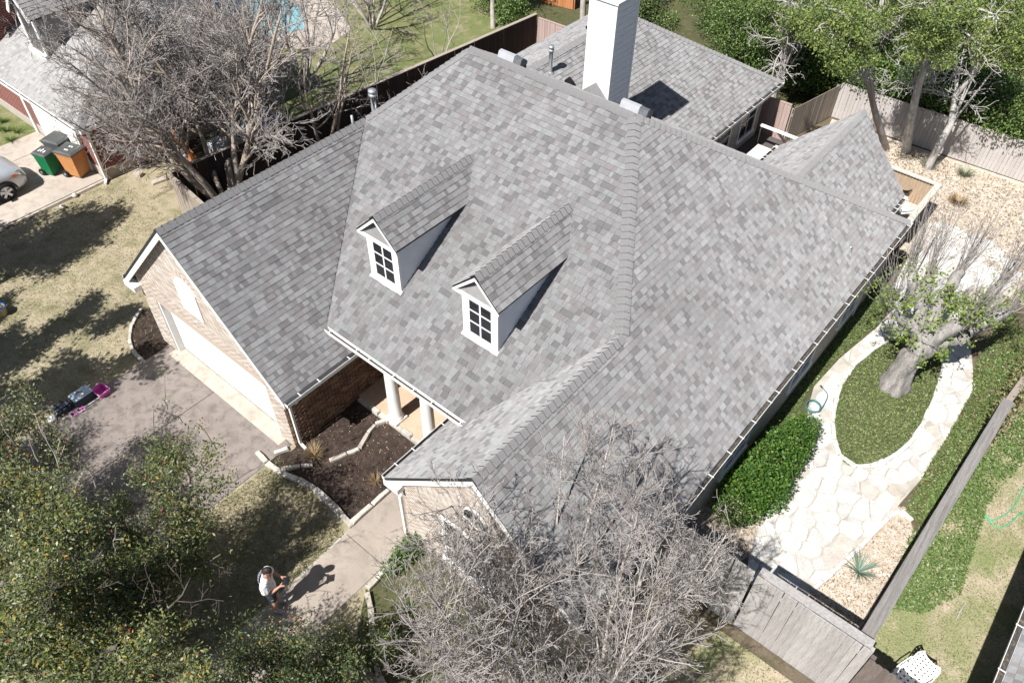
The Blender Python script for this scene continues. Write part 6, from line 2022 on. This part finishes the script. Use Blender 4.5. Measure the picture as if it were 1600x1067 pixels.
for y in (-1.42, 1.38):
    for s in (-1, 1):
        w = MB(); w.smooth = True
        R_ = .345
        prof = [(R_ * .62, -.11), (R_ * .96, -.11), (R_, -.08), (R_, .08), (R_ * .96, .11), (R_ * .62, .11)]
        b0 = 0
        for (rr, xx) in prof:
            for k in range(28):
                t = 2 * math.pi * k / 28
                w.v.append((s * .83 + xx * s, y + rr * math.cos(t), R_ + rr * math.sin(t)))
        for i in range(5):
            for k in range(28):
                w.f.append((i * 28 + k, i * 28 + (k + 1) % 28, (i + 1) * 28 + (k + 1) % 28, (i + 1) * 28 + k)); w.m.append(0)
        wo = w.build('wheel', M['tyre'], car, world=False)
        rm = MB()
        xr = s * .83 + s * .10
        for k in range(5):
            a = 2 * math.pi * k / 5 + .3
            dr = Vector((0, math.cos(a), math.sin(a)))
            c0 = Vector((xr, y, R_))
            rm.bar(c0 + dr * .03, c0 + dr * R_ * .64, .085, .02, up=(1, 0, 0))
        rm.tube([(xr + s * .0, y, R_), (xr + s * .02, y, R_)], .05, 12)
        for k in range(28):
            t0, t1 = 2 * math.pi * k / 28, 2 * math.pi * (k + 1) / 28
            q = lambda t, rr, dx=0: (xr + dx, y + rr * math.cos(t), R_ + rr * math.sin(t))
            rm.add([q(t0, R_ * .60), q(t1, R_ * .60), q(t1, R_ * .68), q(t0, R_ * .68)], [(0, 1, 2, 3)])
            rm.add([q(t0, 0, -s * .06), q(t1, R_ * .66, -s * .06), q(t0, R_ * .66, -s * .06)], [(0, 1, 2)], 1)
        rm.build('rim', [M['rim'], M['black']], wo, world=False)
        ar = MB()
        for k in range(12):
            t0, t1 = math.pi * k / 12, math.pi * (k + 1) / 12
            q = lambda t, rr: (s * .925, y + rr * math.cos(t), R_ - .02 + rr * math.sin(t))
            ar.add([q(t0, .36), q(t1, .36), q(t1, .43), q(t0, .43)], [(0, 1, 2, 3)])
        ar.build('wheel_arch', M['black'], car, world=False)

# ---------------------------------------------------------------- wheeled bins
def bin_(loc, rz, label, body_m, lid_m, hgt=1.02, w=.56, dp=.66, open_=False, mark=None):
    t = thing('wheeled_bin', label, 'bin', loc, rz, )
    b = MB()
    prof = [(w * .38, dp * .36, .06), (w * .40, dp * .38, .10), (w * .5, dp * .5, hgt * .93), (w * .53, dp * .53, hgt * .935), (w * .53, dp * .53, hgt)]
    for i, (a, c, z) in enumerate(prof):
        b.v += [(-a, -c, z), (a, -c, z), (a, c, z), (-a, c, z)]
        if i:
            k = (i - 1) * 4
            for j in range(4):
                b.f.append((k + j, k + (j + 1) % 4, k + 4 + (j + 1) % 4, k + 4 + j)); b.m.append(0)
    b.f += [(3, 2, 1, 0), (16, 17, 18, 19)]; b.m += [0, 0]
    b.build('body', body_m, t, world=False)
    l = MB()
    a, c = w * .56, dp * .56
    l.v += [(-a, -c, hgt + .005), (a, -c, hgt + .005), (a, c, hgt + .005), (-a, c, hgt + .005), (-a, -c, hgt + .04), (a, -c, hgt + .04), (a, c, hgt + .05), (-a, c, hgt + .05), (-a * .8, -c * .75, hgt + .085), (a * .8, -c * .75, hgt + .085), (a * .8, c * .8, hgt + .10), (-a * .8, c * .8, hgt + .10)]
    for k in (0, 4):
        for j in range(4):
            l.f.append((k + j, k + (j + 1) % 4, k + 4 + (j + 1) % 4, k + 4 + j)); l.m.append(0)
    l.f += [(8, 9, 10, 11), (3, 2, 1, 0)]; l.m += [0, 0]
    lo = l.build('lid', lid_m, t, world=False)
    if mark:
        k = MB()
        for (x0, y0, x1, y1) in mark:
            k.box((x0, y0, hgt + .098), (x1, y1, hgt + .104))
        k.build('lid_mark', M['white'], lo, world=False)
    h = MB(); h.tube([(-w * .4, dp * .5, hgt * .93), (-w * .4, dp * .66, hgt * .95), (w * .4, dp * .66, hgt * .95), (w * .4, dp * .5, hgt * .93)], .018, 6); h.build('handle', lid_m, t, world=False)
    for s in (-1, 1):
        q = MB(); q.smooth = False; q.tube([(s * w * .44, dp * .40, .13), (s * w * .54, dp * .40, .13)], .13, 16); wh = q.build('wheel', M['tyre'], t, world=False)
        q = MB(); q.tube([(s * w * .535, dp * .40, .13), (s * w * .552, dp * .40, .13)], .05, 10); q.build('hub', M['metal'], wh, world=False)
    return t
M['bin_green'] = mat('green_bin_plastic', (.012, .17, .065), (.01, .14, .055), 3, .5)
M['bin_orange'] = mat('orange_bin_plastic', (.50, .23, .085), (.42, .19, .07), 3, .55)
M['bin_lid'] = mat('charcoal_bin_lid', (.055, .06, .06), (.085, .09, .09), 6, .55)
M['bin_grey'] = mat('grey_bin_plastic', (.09, .095, .10), (.07, .075, .08), 4, .55)
bin_((-28.55, 8.05, .05), 1.9, 'green wheeled bin with dark lid on the pale driveway', M['bin_green'], M['bin_lid'], .86, .50, .56, mark=[(-.12, -.16, .0, -.10), (-.1, -.02, .08, .03), (-.12, .08, .02, .12)])
bin_((-27.75, 8.65, .05), 1.9, 'orange wheeled bin with charcoal lid at the brick corner', M['bin_orange'], M['bin_lid'], 1.0, .66, .74, mark=[(-.16, -.1, -.1, .06), (.06, -.12, .12, .05)])
bin_((-28.8, 8.72, .05), 1.9, 'charcoal bin behind the orange bin at the cream garage door', M['bin_grey'], M['bin_lid'], 1.0, .66, .74)

# ---------------------------------------------------------------- covered furniture, trimmings by the brick house
M['cover'] = mat('pale_grey_cover_cloth', (.64, .66, .68), (.54, .56, .58), 3, .8, .15, 12)
M['seam'] = mat('dark_seam', (.14, .145, .15))
def cover(loc, rx, ry, h, label, seed, rz=0):
    r = random.Random(seed)
    t = thing('furniture_cover', label, 'cover', loc, rz)
    n, b = 20, MB()
    b.smooth = True
    prof = [(1.06, .0), (1.0, .35), (.96, .62), (.82, .82), (.5, .94), (.04, 1.0)]
    for i, (f_, z) in enumerate(prof):
        for k in range(n):
            a = 2 * math.pi * k / n
            q = (abs(math.cos(a)) ** 4 + abs(math.sin(a)) ** 4) ** -.25 * (1 + r.uniform(-.03, .03))
            b.v.append((rx * f_ * q * math.cos(a) * .9, ry * f_ * q * math.sin(a) * .9, h * z * (1 + r.uniform(-.03, .03))))
    for i in range(len(prof) - 1):
        for k in range(n):
            b.f.append((i * n + k, i * n + (k + 1) % n, (i + 1) * n + (k + 1) % n, (i + 1) * n + k)); b.m.append(0)
    b.f.append(tuple(range((len(prof) - 1) * n, len(prof) * n))); b.m.append(0)
    V = list(b.v)
    b.build('cloth', M['cover'], t, world=False)
    for k in (0, 5, 10, 15):
        s = MB(); s.tube([Vector(V[i * n + k]) * 1.012 for i in range(6)], .012, 4); s.build('seam', M['seam'], t, world=False)
cover((-24.4, 14.55, 0), .95, .8, 1.25, 'tall pale grey cloth cover over patio furniture behind the dark fence', 1, .4)
cover((-24.5, 12.75, 0), .55, .75, 1.0, 'smaller pale grey cloth cover beside the cedar gate', 2, .2)
for i, (px_, lab) in enumerate((((-26.1, 10.0, 0), 'small white block at the foundation of the brick house'), ((-25.2, 10.3, 0), 'pale slab lying on the soil near the cedar gate'))):
    t = tag(empty('concrete_block', px_, .4 + i), lab, 'block')
    b = MB(); b.box((-.16 - .12 * i, -.11, 0), (.16 + .12 * i, .11, .14 - .06 * i)); b.box((-.12 - .1 * i, -.07, .141 - .06 * i), (.12 + .1 * i, .07, .15 - .06 * i)); b.build('slab', M['concrete'], t, world=False)

# ---------------------------------------------------------------- kit on the driveway edge
M['navy'] = mat('navy_bag_cloth', (.028, .036, .055), (.045, .055, .075), 12, .8, .2, 60)
M['bag_top'] = mat('pale_blue_lid', (.46, .54, .64), (.40, .48, .58), 6, .45)
M['pink'] = mat('pink_plastic', (.62, .10, .42), (.55, .08, .36), 6, .45)
M['pink_pale'] = mat('pale_pink_plastic', (.60, .36, .50), (.52, .30, .44), 6, .5)
def soft_box(name, m, parent, lo, hi, bev=.03, mi=None):
    b = MB(); b.box(lo, hi)
    me = b.mesh(name, m)
    bm = bmesh.new(); bm.from_mesh(me); bmesh.ops.bevel(bm, geom=list(bm.edges), offset=bev, segments=2, affect='EDGES'); bm.to_mesh(me); bm.free()
    return link(name, me, parent)
kit = thing('equipment_case', 'navy equipment case with a pale blue lid at the driveway edge', 'case', (-17.72, 3.18, .03), .05)
soft_box('body', M['navy'], kit, (-.24, -.36, 0), (.24, .36, .36))
lid = soft_box('lid', M['bag_top'], kit, (-.245, -.365, .362), (.245, .365, .405), .015)
b = MB(); b.tube([(-.05, -.1, .40), (-.06, -.09, .47), (.06, .09, .47), (.05, .1, .40)], .02, 6); b.build('handle', M['black'], lid, world=False)
b = MB(); b.box((.2, -.28, .406), (.06, .02, .409)) if False else b.box((.02, -.2, .4055), (.16, .06, .411)); b.build('white_sheet', M['white'], lid, world=False)
bag = thing('tool_bag', 'dark navy soft bag beside the equipment case', 'bag', (-17.82, 2.42, .03), .08)
soft_box('body', M['navy'], bag, (-.22, -.32, 0), (.22, .32, .30), .07)
for y in (-.12, .12):
    b = MB(); b.tube([(-.225, y, .08), (-.2, y, .305), (0, y, .325), (.2, y, .305), (.225, y, .08)], .022, 5); b.build('strap', M['black'], bag, world=False)
cr = thing('plastic_basket', 'bright pink plastic basket at the end of the equipment case', 'basket', (-17.5, 3.78, .03), .1)
b = MB(); b.add([(-.2, -.17, 0), (.2, -.17, 0), (.2, .17, 0), (-.2, .17, 0), (-.26, -.22, .24), (.26, -.22, .24), (.26, .22, .24), (-.26, .22, .24), (-.23, -.19, .24), (.23, -.19, .24), (.23, .19, .24), (-.23, .19, .24), (-.18, -.15, .03), (.18, -.15, .03), (.18, .15, .03), (-.18, .15, .03)],
    [(0, 3, 2, 1), (0, 1, 5, 4), (1, 2, 6, 5), (2, 3, 7, 6), (3, 0, 4, 7), (4, 5, 9, 8), (5, 6, 10, 9), (6, 7, 11, 10), (7, 4, 8, 11), (8, 9, 13, 12), (9, 10, 14, 13), (10, 11, 15, 14), (11, 8, 12, 15), (12, 13, 14, 15)])
b.build('bowl', M['pink'], cr, world=False)
b = MB(); b.tube([(.27, -.23, .25), (.27, .23, .25), (-.27, .23, .25), (-.27, -.23, .25), (.27, -.23, .25)], .016, 6); b.build('rim', M['pink_pale'], cr, world=False)
tr_ = thing('plastic_tray', 'pale pink tray lying on the driveway in front of the bag', 'tray', (-17.38, 2.72, .036), -.02)
b = MB(); b.box((-.11, -.27, 0), (.11, .27, .025)); b.build('base', M['pink_pale'], tr_, world=False)
for i in range(4):
    b = MB(); b.box((-.07, -.23 + i * .125, .0255), (.07, -.14 + i * .125, .045)); b.build('insert', M['navy'] if i in (0, 2) else M['pink'], tr_, world=False)
for i in range(2):
    pl_ = thing('pole', ('thick white pole leaning along the equipment case', 'thin silver pole on the driveway beside the pink tray')[i], 'pole', (-17.36 + i * .12, 3.3 - i * .05, .06), .04)
    b = MB(); b.tube([(0, -.36, 0), (0, .36, .0)], .022 - .01 * i, 8); b.build('shaft', M['white'] if i == 0 else M['metal'], pl_, world=False)
    b = MB(); b.tube([(0, -.42, 0), (0, -.355, 0)], .028 - .012 * i, 8); b.build('grip', M['black'], pl_, world=False)
pt = thing('cloth_bundle', 'small whitish plastic bundle at the end of the navy bag', 'bundle', (-17.72, 1.96, .03))
rsb = random.Random(9)
b = MB(); b.smooth = True; b.lathe((0, 0, 0), [(.10, 0), (.16, .03), (.15, .09), (.09, .13), (.02, .15)], 12); b.v = [(x * rsb.uniform(.8, 1.2), y * rsb.uniform(.8, 1.2), z) for x, y, z in b.v]; b.build('wrap', mat('milky_plastic', (.55, .57, .62), None, rough=.3), pt, world=False)
b = MB(); b.tube([(-.05, 0, .14), (0, .02, .17), (.05, 0, .15)], .02, 5); b.build('knot', M['white'], pt, world=False)

for o_ in (kit, bag, cr, tr_, pt) + tuple(x for x in bpy.data.objects if x.name.split('.')[0] == 'pole'):
    o_.scale = (.74, .74, .74)
    o_.location = (-17.62 + (o_.location.x + 17.62) * .74, 3.0 + (o_.location.y - 3.0) * .74, o_.location.z)

# ---------------------------------------------------------------- bucket, balls, hoses
bu = thing('bucket', 'tan bucket with a blue rim on the lawn at the left edge', 'bucket', (-22.69, 3.29, 0.0))
b = MB(); b.smooth = True; b.lathe((0, 0, 0), [(.13, 0), (.15, .02), (.18, .30), (.19, .31), (.17, .31), (.14, .05)], 18); b.build('body', mat('tan_plastic', (.45, .36, .22), None, rough=.5), bu, world=False)
b = MB(); b.tube([(.185 * math.cos(t * math.pi / 9), .185 * math.sin(t * math.pi / 9), .312) for t in range(-2, 8)], .02, 6); b.build('rim', mat('blue_plastic', (.05, .14, .42), None, rough=.4), bu, world=False)
for i, (q, lab) in enumerate((((-26.31, 7.2, 0.0), 'pale round stone on the shaded lawn'), ((-26.62, 7.83, 0.0), 'smaller pale stone nearer the driveway edge'))):
    t = tag(empty('stone', q), lab, 'stone')
    b = MB(); b.smooth = True; b.lathe((0, 0, 0), [(.04, -.01), (.09, .03), (.1, .08), (.07, .14), (.02, .16)], 10); b.v = [(x * rsb.uniform(.85, 1.15), y * rsb.uniform(.85, 1.15), z) for x, y, z in b.v]; b.build('stone_body', ED[2], t, world=False)
M['hose_blue'] = mat('teal_hose', (.05, .16, .17), None, rough=.5)
M['hose_green'] = mat('green_hose', (.05, .40, .21), None, rough=.5)
def hose(label, pts, m, name='garden_hose', r=.014):
    P_ = [Vector(p) for p in pts]
    sm = []
    for i in range(len(P_) - 1):
        p0, p1, p2, p3 = P_[max(0, i - 1)], P_[i], P_[i + 1], P_[min(len(P_) - 1, i + 2)]
        for k in range(6):
            t = k / 6
            sm.append(.5 * ((2 * p1) + (p2 - p0) * t + (2 * p0 - 5 * p1 + 4 * p2 - p3) * t * t + (3 * p1 - p0 - 3 * p2 + p3) * t ** 3))
    sm.append(P_[-1])
    root = thing(name, label, 'hose', P_[0])
    b = MB(); b.smooth = True; b.tube(sm, r, 6); b.build('tube', m, root)
    b = MB(); b.tube([sm[-1], sm[-1] + (sm[-1] - sm[-2]).normalized() * .08], r * 1.5, 8); b.build('nozzle', M['black'], root)
hose('green hose snaking over the patchy lawn at the right edge', [(2.87, 16.95, 0.03), (2.85, 16.2, 0.03), (2.73, 15.74, 0.03), (2.55, 15.42, 0.03), (2.31, 15.5, 0.03), (2.49, 15.35, 0.05), (2.74, 15.29, 0.03), (2.93, 15.66, 0.04), (3.05, 16.13, 0.03), (3.2, 15.97, 0.03)], M['hose_green'])
hose('coiled teal hose at the corner of shrub and path', [(-2.35 + .2 * math.cos(t * .9) * (1 + .12 * math.sin(t)), 15.85 + .22 * math.sin(t * .9), .06 + .004 * t) for t in range(22)] + [(-2.2, 16.5, .06), (-2.45, 16.7, .05)], M['hose_blue'])
st_ = thing('fallen_branch', 'pale stick lying on the lawn near the ivy', 'branch', (2.75, 12.53, 0.03))
b = MB(); b.tube([(2.77, 12.81, 0.03), (2.74, 12.52, 0.05), (2.75, 12.28, 0.03)], [.012, .02, .014], 6); b.build('stick', BARK_PALE, st_)
b = MB(); b.tube([(2.74, 12.52, 0.05), (2.81, 12.41, 0.1)], [.012, .006], 5); b.build('side_twig', BARK_PALE, st_)

# ---------------------------------------------------------------- white perforated chair at the bottom right
pc = thing('perforated_chair', 'white perforated metal chair on the lawn behind the brown picket fence', 'chair', (2.36, 10.05, 0), -.35)
M['white_metal'] = mat('white_enamel', (.80, .80, .79), (.74, .74, .73), 3, .4)
def perforated(name, fn, nu, nv, hole, parent):
    b = MB()
    for i in range(nu):
        for j in range(nv):
            q = [fn(i / nu, j / nv), fn((i + 1) / nu, j / nv), fn((i + 1) / nu, (j + 1) / nv), fn(i / nu, (j + 1) / nv)]
            if hole(i, j):
                c = sum((Vector(p) for p in q), Vector()) / 4
                inn = [c.lerp(Vector(p), .8) for p in q]
                b.add([*q, *inn], [(0, 1, 5, 4), (1, 2, 6, 5), (2, 3, 7, 6), (3, 0, 4, 7)])
            else:
                b.add(q, [(0, 1, 2, 3)])
    o = b.build(name, M['white_metal'], parent, world=False)
    md = o.modifiers.new('thickness', 'SOLIDIFY'); md.thickness = .008
    return o
hole = lambda i, j: i % 2 == 1 and j % 2 == 1
def back(u, v):
    a = (u - .5) * 2.3
    w_ = .30 * (1 - .35 * max(0, v - .55) ** 2 * 4)
    return (math.sin(a) * w_, .26 - math.cos(a) * .13 + .13 + v * .12, .42 + v * .52)
perforated('backrest', back, 15, 11, hole, pc)
perforated('seat', lambda u, v: ((u - .5) * .56, (v - .5) * .56 + .02, .42 - .03 * math.sin(math.pi * u) * math.sin(math.pi * v)), 11, 11, hole, pc)
for x in (-.24, .24):
    for y in (-.22, .26):
        b = MB(); b.tube([(x * .9, y * .9, .42), (x * 1.1, y * 1.15, 0)], .014, 8); b.build('leg', M['white_metal'], pc, world=False)
    b = MB(); b.tube([(x * 1.15, .3, .68), (x * 1.2, 0, .66), (x * 1.15, -.22, .62), (x * 1.05, -.24, .42)], .014, 8); b.build('arm', M['white_metal'], pc, world=False)

# ---------------------------------------------------------------- the man on the walk
SKIN = mat('skin', (.46, .26, .19), (.42, .23, .165), 8, .55, spec=.3)
HAIR = mat('dark_hair', (.018, .014, .012), (.03, .023, .02), 40, .6)
SHIRT = None
m_, nt_, bs_ = new_mat('white_tee_with_dark_print')
tc_ = nt_.nodes.new("ShaderNodeTexCoord")
vo = nt_.nodes.new("ShaderNodeTexVoronoi"); vo.inputs["Scale"].default_value = 7.5
nt_.links.new(tc_.outputs["Object"], vo.inputs["Vector"])
rp_ = ramp(nt_, vo.outputs["Distance"], [(0.12, (.03, .04, .10)), (.17, (.74, .75, .80))])
nt_.links.new(rp_.outputs[0], bs_.inputs["Base Color"]); bs_.inputs["Roughness"].default_value = .85
SHIRT = m_
SHORTS = mat('navy_shorts', (.018, .026, .045), (.03, .04, .06), 10, .85)
SOCK = mat('white_sock', (.7, .7, .69)); SHOE = mat('grey_trainer', (.40, .40, .41), (.25, .25, .26), 14, .7)

man = thing('person', 'standing man in white printed tee and navy shorts looking down at a handheld controller', 'person', (-8.90, 2.80, .036), R(-48))
# local frame: faces +y, x to his right
J = {'pelvis': ((0, 0, .93), (.155, .12)), 'waist': ((0, -.005, 1.06), (.145, .11)), 'chest': ((0, -.01, 1.27), (.165, .12)), 'upper': ((0, -.005, 1.38), (.11, .08)), 'neck': ((0, .03, 1.50), .062), 'neck2': ((0, .06, 1.56), .055)}
B = [('pelvis', 'waist'), ('waist', 'chest'), ('chest', 'upper'), ('upper', 'neck'), ('neck', 'neck2')]
for s, n in ((-1, 'l'), (1, 'r')):
    J.update({n + 'hip': ((s * .095, 0, .86), .105), n + 'thigh': ((s * .10, .01, .68), .085), n + 'knee': ((s * .105, .02, .49), .062), n + 'calf': ((s * .108, -.01, .35), .058), n + 'ank': ((s * .11, -.02, .10), .038), n + 'heel': ((s * .11, -.03, .055), .042), n + 'toe': ((s * .125, .15, .035), .035),
              n + 'sho': ((s * .18, -.01, 1.365), .056), n + 'elb': ((s * .25, .02, 1.12), .046), n + 'fore': ((s * .20, .14, 1.14), .040), n + 'wri': ((s * .12, .255, 1.175), .030), n + 'palm': ((s * .095, .31, 1.19), (.038, .018))})
    B += [('pelvis', n + 'hip'), (n + 'hip', n + 'thigh'), (n + 'thigh', n + 'knee'), (n + 'knee', n + 'calf'), (n + 'calf', n + 'ank'), (n + 'ank', n + 'heel'), (n + 'heel', n + 'toe'),
          ('upper', n + 'sho'), (n + 'sho', n + 'elb'), (n + 'elb', n + 'fore'), (n + 'fore', n + 'wri'), (n + 'wri', n + 'palm')]
    for k in range(4):
        fx_ = s * (.115 - k * .018)
        J[n + 'f%da' % k] = ((fx_, .355 - abs(k - 1.3) * .004, 1.195), .0095); J[n + 'f%db' % k] = ((fx_ - s * .012, .385 - abs(k - 1.3) * .008, 1.185), .009); J[n + 'f%dc' % k] = ((fx_ - s * .028, .39 - abs(k - 1.3) * .01, 1.163), .008)
        B += [(n + 'palm', n + 'f%da' % k), (n + 'f%da' % k, n + 'f%db' % k), (n + 'f%db' % k, n + 'f%dc' % k)]
    J[n + 'ta'] = ((s * .07, .295, 1.205), .011); J[n + 'tb'] = ((s * .05, .315, 1.225), .0095); J[n + 'tc'] = ((s * .042, .335, 1.225), .008)
    B += [(n + 'palm', n + 'ta'), (n + 'ta', n + 'tb'), (n + 'tb', n + 'tc')]
bodyo = skin_body('body', J, B, SKIN, man)
# head, tilted down towards the controller
hd = MB(); hd.smooth = True
nu, nv = 20, 14
def headpt(u, v):
    th, ph = 2 * math.pi * u, math.pi * v
    x, y, z = math.sin(ph) * math.cos(th), math.sin(ph) * math.sin(th), math.cos(ph)
    w = .078 * (1 - .18 * max(0, -z)); d_ = .098 * (1 - .10 * max(0, -z)); h = .122
    px_, py_, pz_ = x * w, y * d_, z * h
    if y > .55 and abs(x) < .25 and -.35 < z < .12:      # nose ridge
        py_ += .022 * (1 - abs(x) / .25) * (1 - (z + .12) ** 2 / .06 if abs(z + .12) < .24 else 0)
    if y > .4 and .0 < z < .25 and .2 < abs(x) < .55:     # eye sockets
        py_ -= .008
    if y > .5 and z < -.7:
        py_ += .010
    return (px_, py_, pz_)
for j in range(nv + 1):
    for i in range(nu):
        hd.v.append(headpt(i / nu, min(max(j / nv, .001), .999)))
for j in range(nv):
    for i in range(nu):
        hd.f.append((j * nu + i, (j + 1) * nu + i, (j + 1) * nu + (i + 1) % nu, j * nu + (i + 1) % nu)); hd.m.append(0)
tilt = Matrix.Translation((0, .085, 1.645)) @ Matrix.Rotation(R(-32), 4, 'X')
hd.v = [tuple(tilt @ Vector(p)) for p in hd.v]
heado = hd.build('head', SKIN, man, world=False)
ft = MB()
for s in (-1, 1):
    for (x, y, z, a, m_i) in ((.030, .084, .022, .011, 0), (.030, .093, .022, .006, 1)):
        q = MB(); q.lathe((0, 0, 0), [(a * .3, -a * .9), (a * .9, -a * .4), (a, 0), (a * .9, a * .4), (a * .3, a * .9)], 8)
        ft.add([tuple(tilt @ (Vector(p) + Vector((s * x, y, z)))) for p in q.v], q.f, m_i)
ft.add([tuple(tilt @ Vector(p)) for p in ((-.024, .088, -.062), (.024, .088, -.062), (.018, .092, -.07), (-.018, .092, -.07))], [(0, 1, 2, 3)], 2)
ft.build('face_features', [mat('eye_white', (.7, .7, .68)), HAIR, mat('lips', (.36, .15, .13))], heado, world=False)
for s in (-1, 1):
    q = MB(); q.smooth = True; q.lathe((0, 0, 0), [(.006, -.03), (.012, -.015), (.016, .01), (.012, .03), (.004, .036)], 8)
    e_ = MB(); e_.smooth = True; e_.add([tuple(tilt @ Vector((s * .079 + p[0] * .6, -.005 + p[1], p[2]))) for p in q.v], q.f); e_.build('ear', SKIN, heado, world=False)
hr = MB(); hr.smooth = True
rh = random.Random(3)
hv = []
for j in range(9):
    for i in range(nu):
        x, y, z = headpt(i / nu, .001 + j / 8 * (.62 if .5 <= i / nu else .30 + .1 * abs(i / nu - .25) * 4))
        f_ = 1.10 + rh.uniform(-.025, .03)
        hv.append(tuple(tilt @ (Vector((x, y - .006, z + .006)) * f_)))
hr.v = hv
for j in range(8):
    for i in range(nu):
        hr.f.append((j * nu + i, (j + 1) * nu + i, (j + 1) * nu + (i + 1) % nu, j * nu + (i + 1) % nu)); hr.m.append(0)
hr.build('hair', HAIR, man, world=False)
# clothes grown a little outside the body
JS = {'hem': ((0, -.01, .80), (.20, .165)), 'waist': ((0, -.015, 1.04), (.195, .155)), 'chest': ((0, -.01, 1.27), (.205, .155)), 'upper': ((0, -.005, 1.40), (.18, .13)), 'col': ((0, .02, 1.47), (.08, .075)),
      'lsho': ((-.195, -.01, 1.375), .105), 'lsl': ((-.25, .02, 1.15), .10), 'rsho': ((.195, -.01, 1.375), .105), 'rsl': ((.25, .02, 1.15), .10)}
skin_body('tee_shirt', JS, [('hem', 'waist'), ('waist', 'chest'), ('chest', 'upper'), ('upper', 'col'), ('upper', 'lsho'), ('lsho', 'lsl'), ('upper', 'rsho'), ('rsho', 'rsl')], SHIRT, man, root=2)
JP = {'top': ((0, 0, .98), (.165, .13)), 'pel': ((0, 0, .90), (.175, .142))}
BP_ = [('top', 'pel')]
for s, n in ((-1, 'l'), (1, 'r')):
    JP.update({n + 'a': ((s * .098, 0, .80), .118), n + 'b': ((s * .105, .012, .66), .105), n + 'c': ((s * .108, .018, .56), .098)})
    BP_ += [('pel', n + 'a'), (n + 'a', n + 'b'), (n + 'b', n + 'c')]
skin_body('shorts', JP, BP_, SHORTS, man, root=1)
for s in (-1, 1):
    skin_body('sock', {'a': ((s * .11, -.02, .20), .047), 'b': ((s * .11, -.022, .12), .044), 'c': ((s * .11, -.03, .07), .046)}, [('a', 'b'), ('b', 'c')], SOCK, man, 1)
    skin_body('shoe', {'a': ((s * .11, -.045, .05), (.05, .045)), 'b': ((s * .115, .05, .05), (.052, .045)), 'c': ((s * .125, .165, .04), (.046, .034))}, [('a', 'b'), ('b', 'c')], SHOE, man, 1)
ctl = thing('controller', 'dark handheld controller with a screen in the hands of the man', 'controller', man.location, R(-48))
b = MB(); b.box((-.085, .325, 1.185), (.085, .40, 1.215)); b.build('grip_body', M['black'], ctl, world=False)
b = MB(); b.obox((0, .425, 1.235), (.17, .10, .012), Matrix.Rotation(R(25), 3, 'X')); sc_ = b.build('tablet', M['black'], ctl, world=False)
b = MB(); b.obox((0, .4235, 1.2425), (.155, .088, .002), Matrix.Rotation(R(25), 3, 'X')); b.build('screen', M['glass'], sc_, world=False)
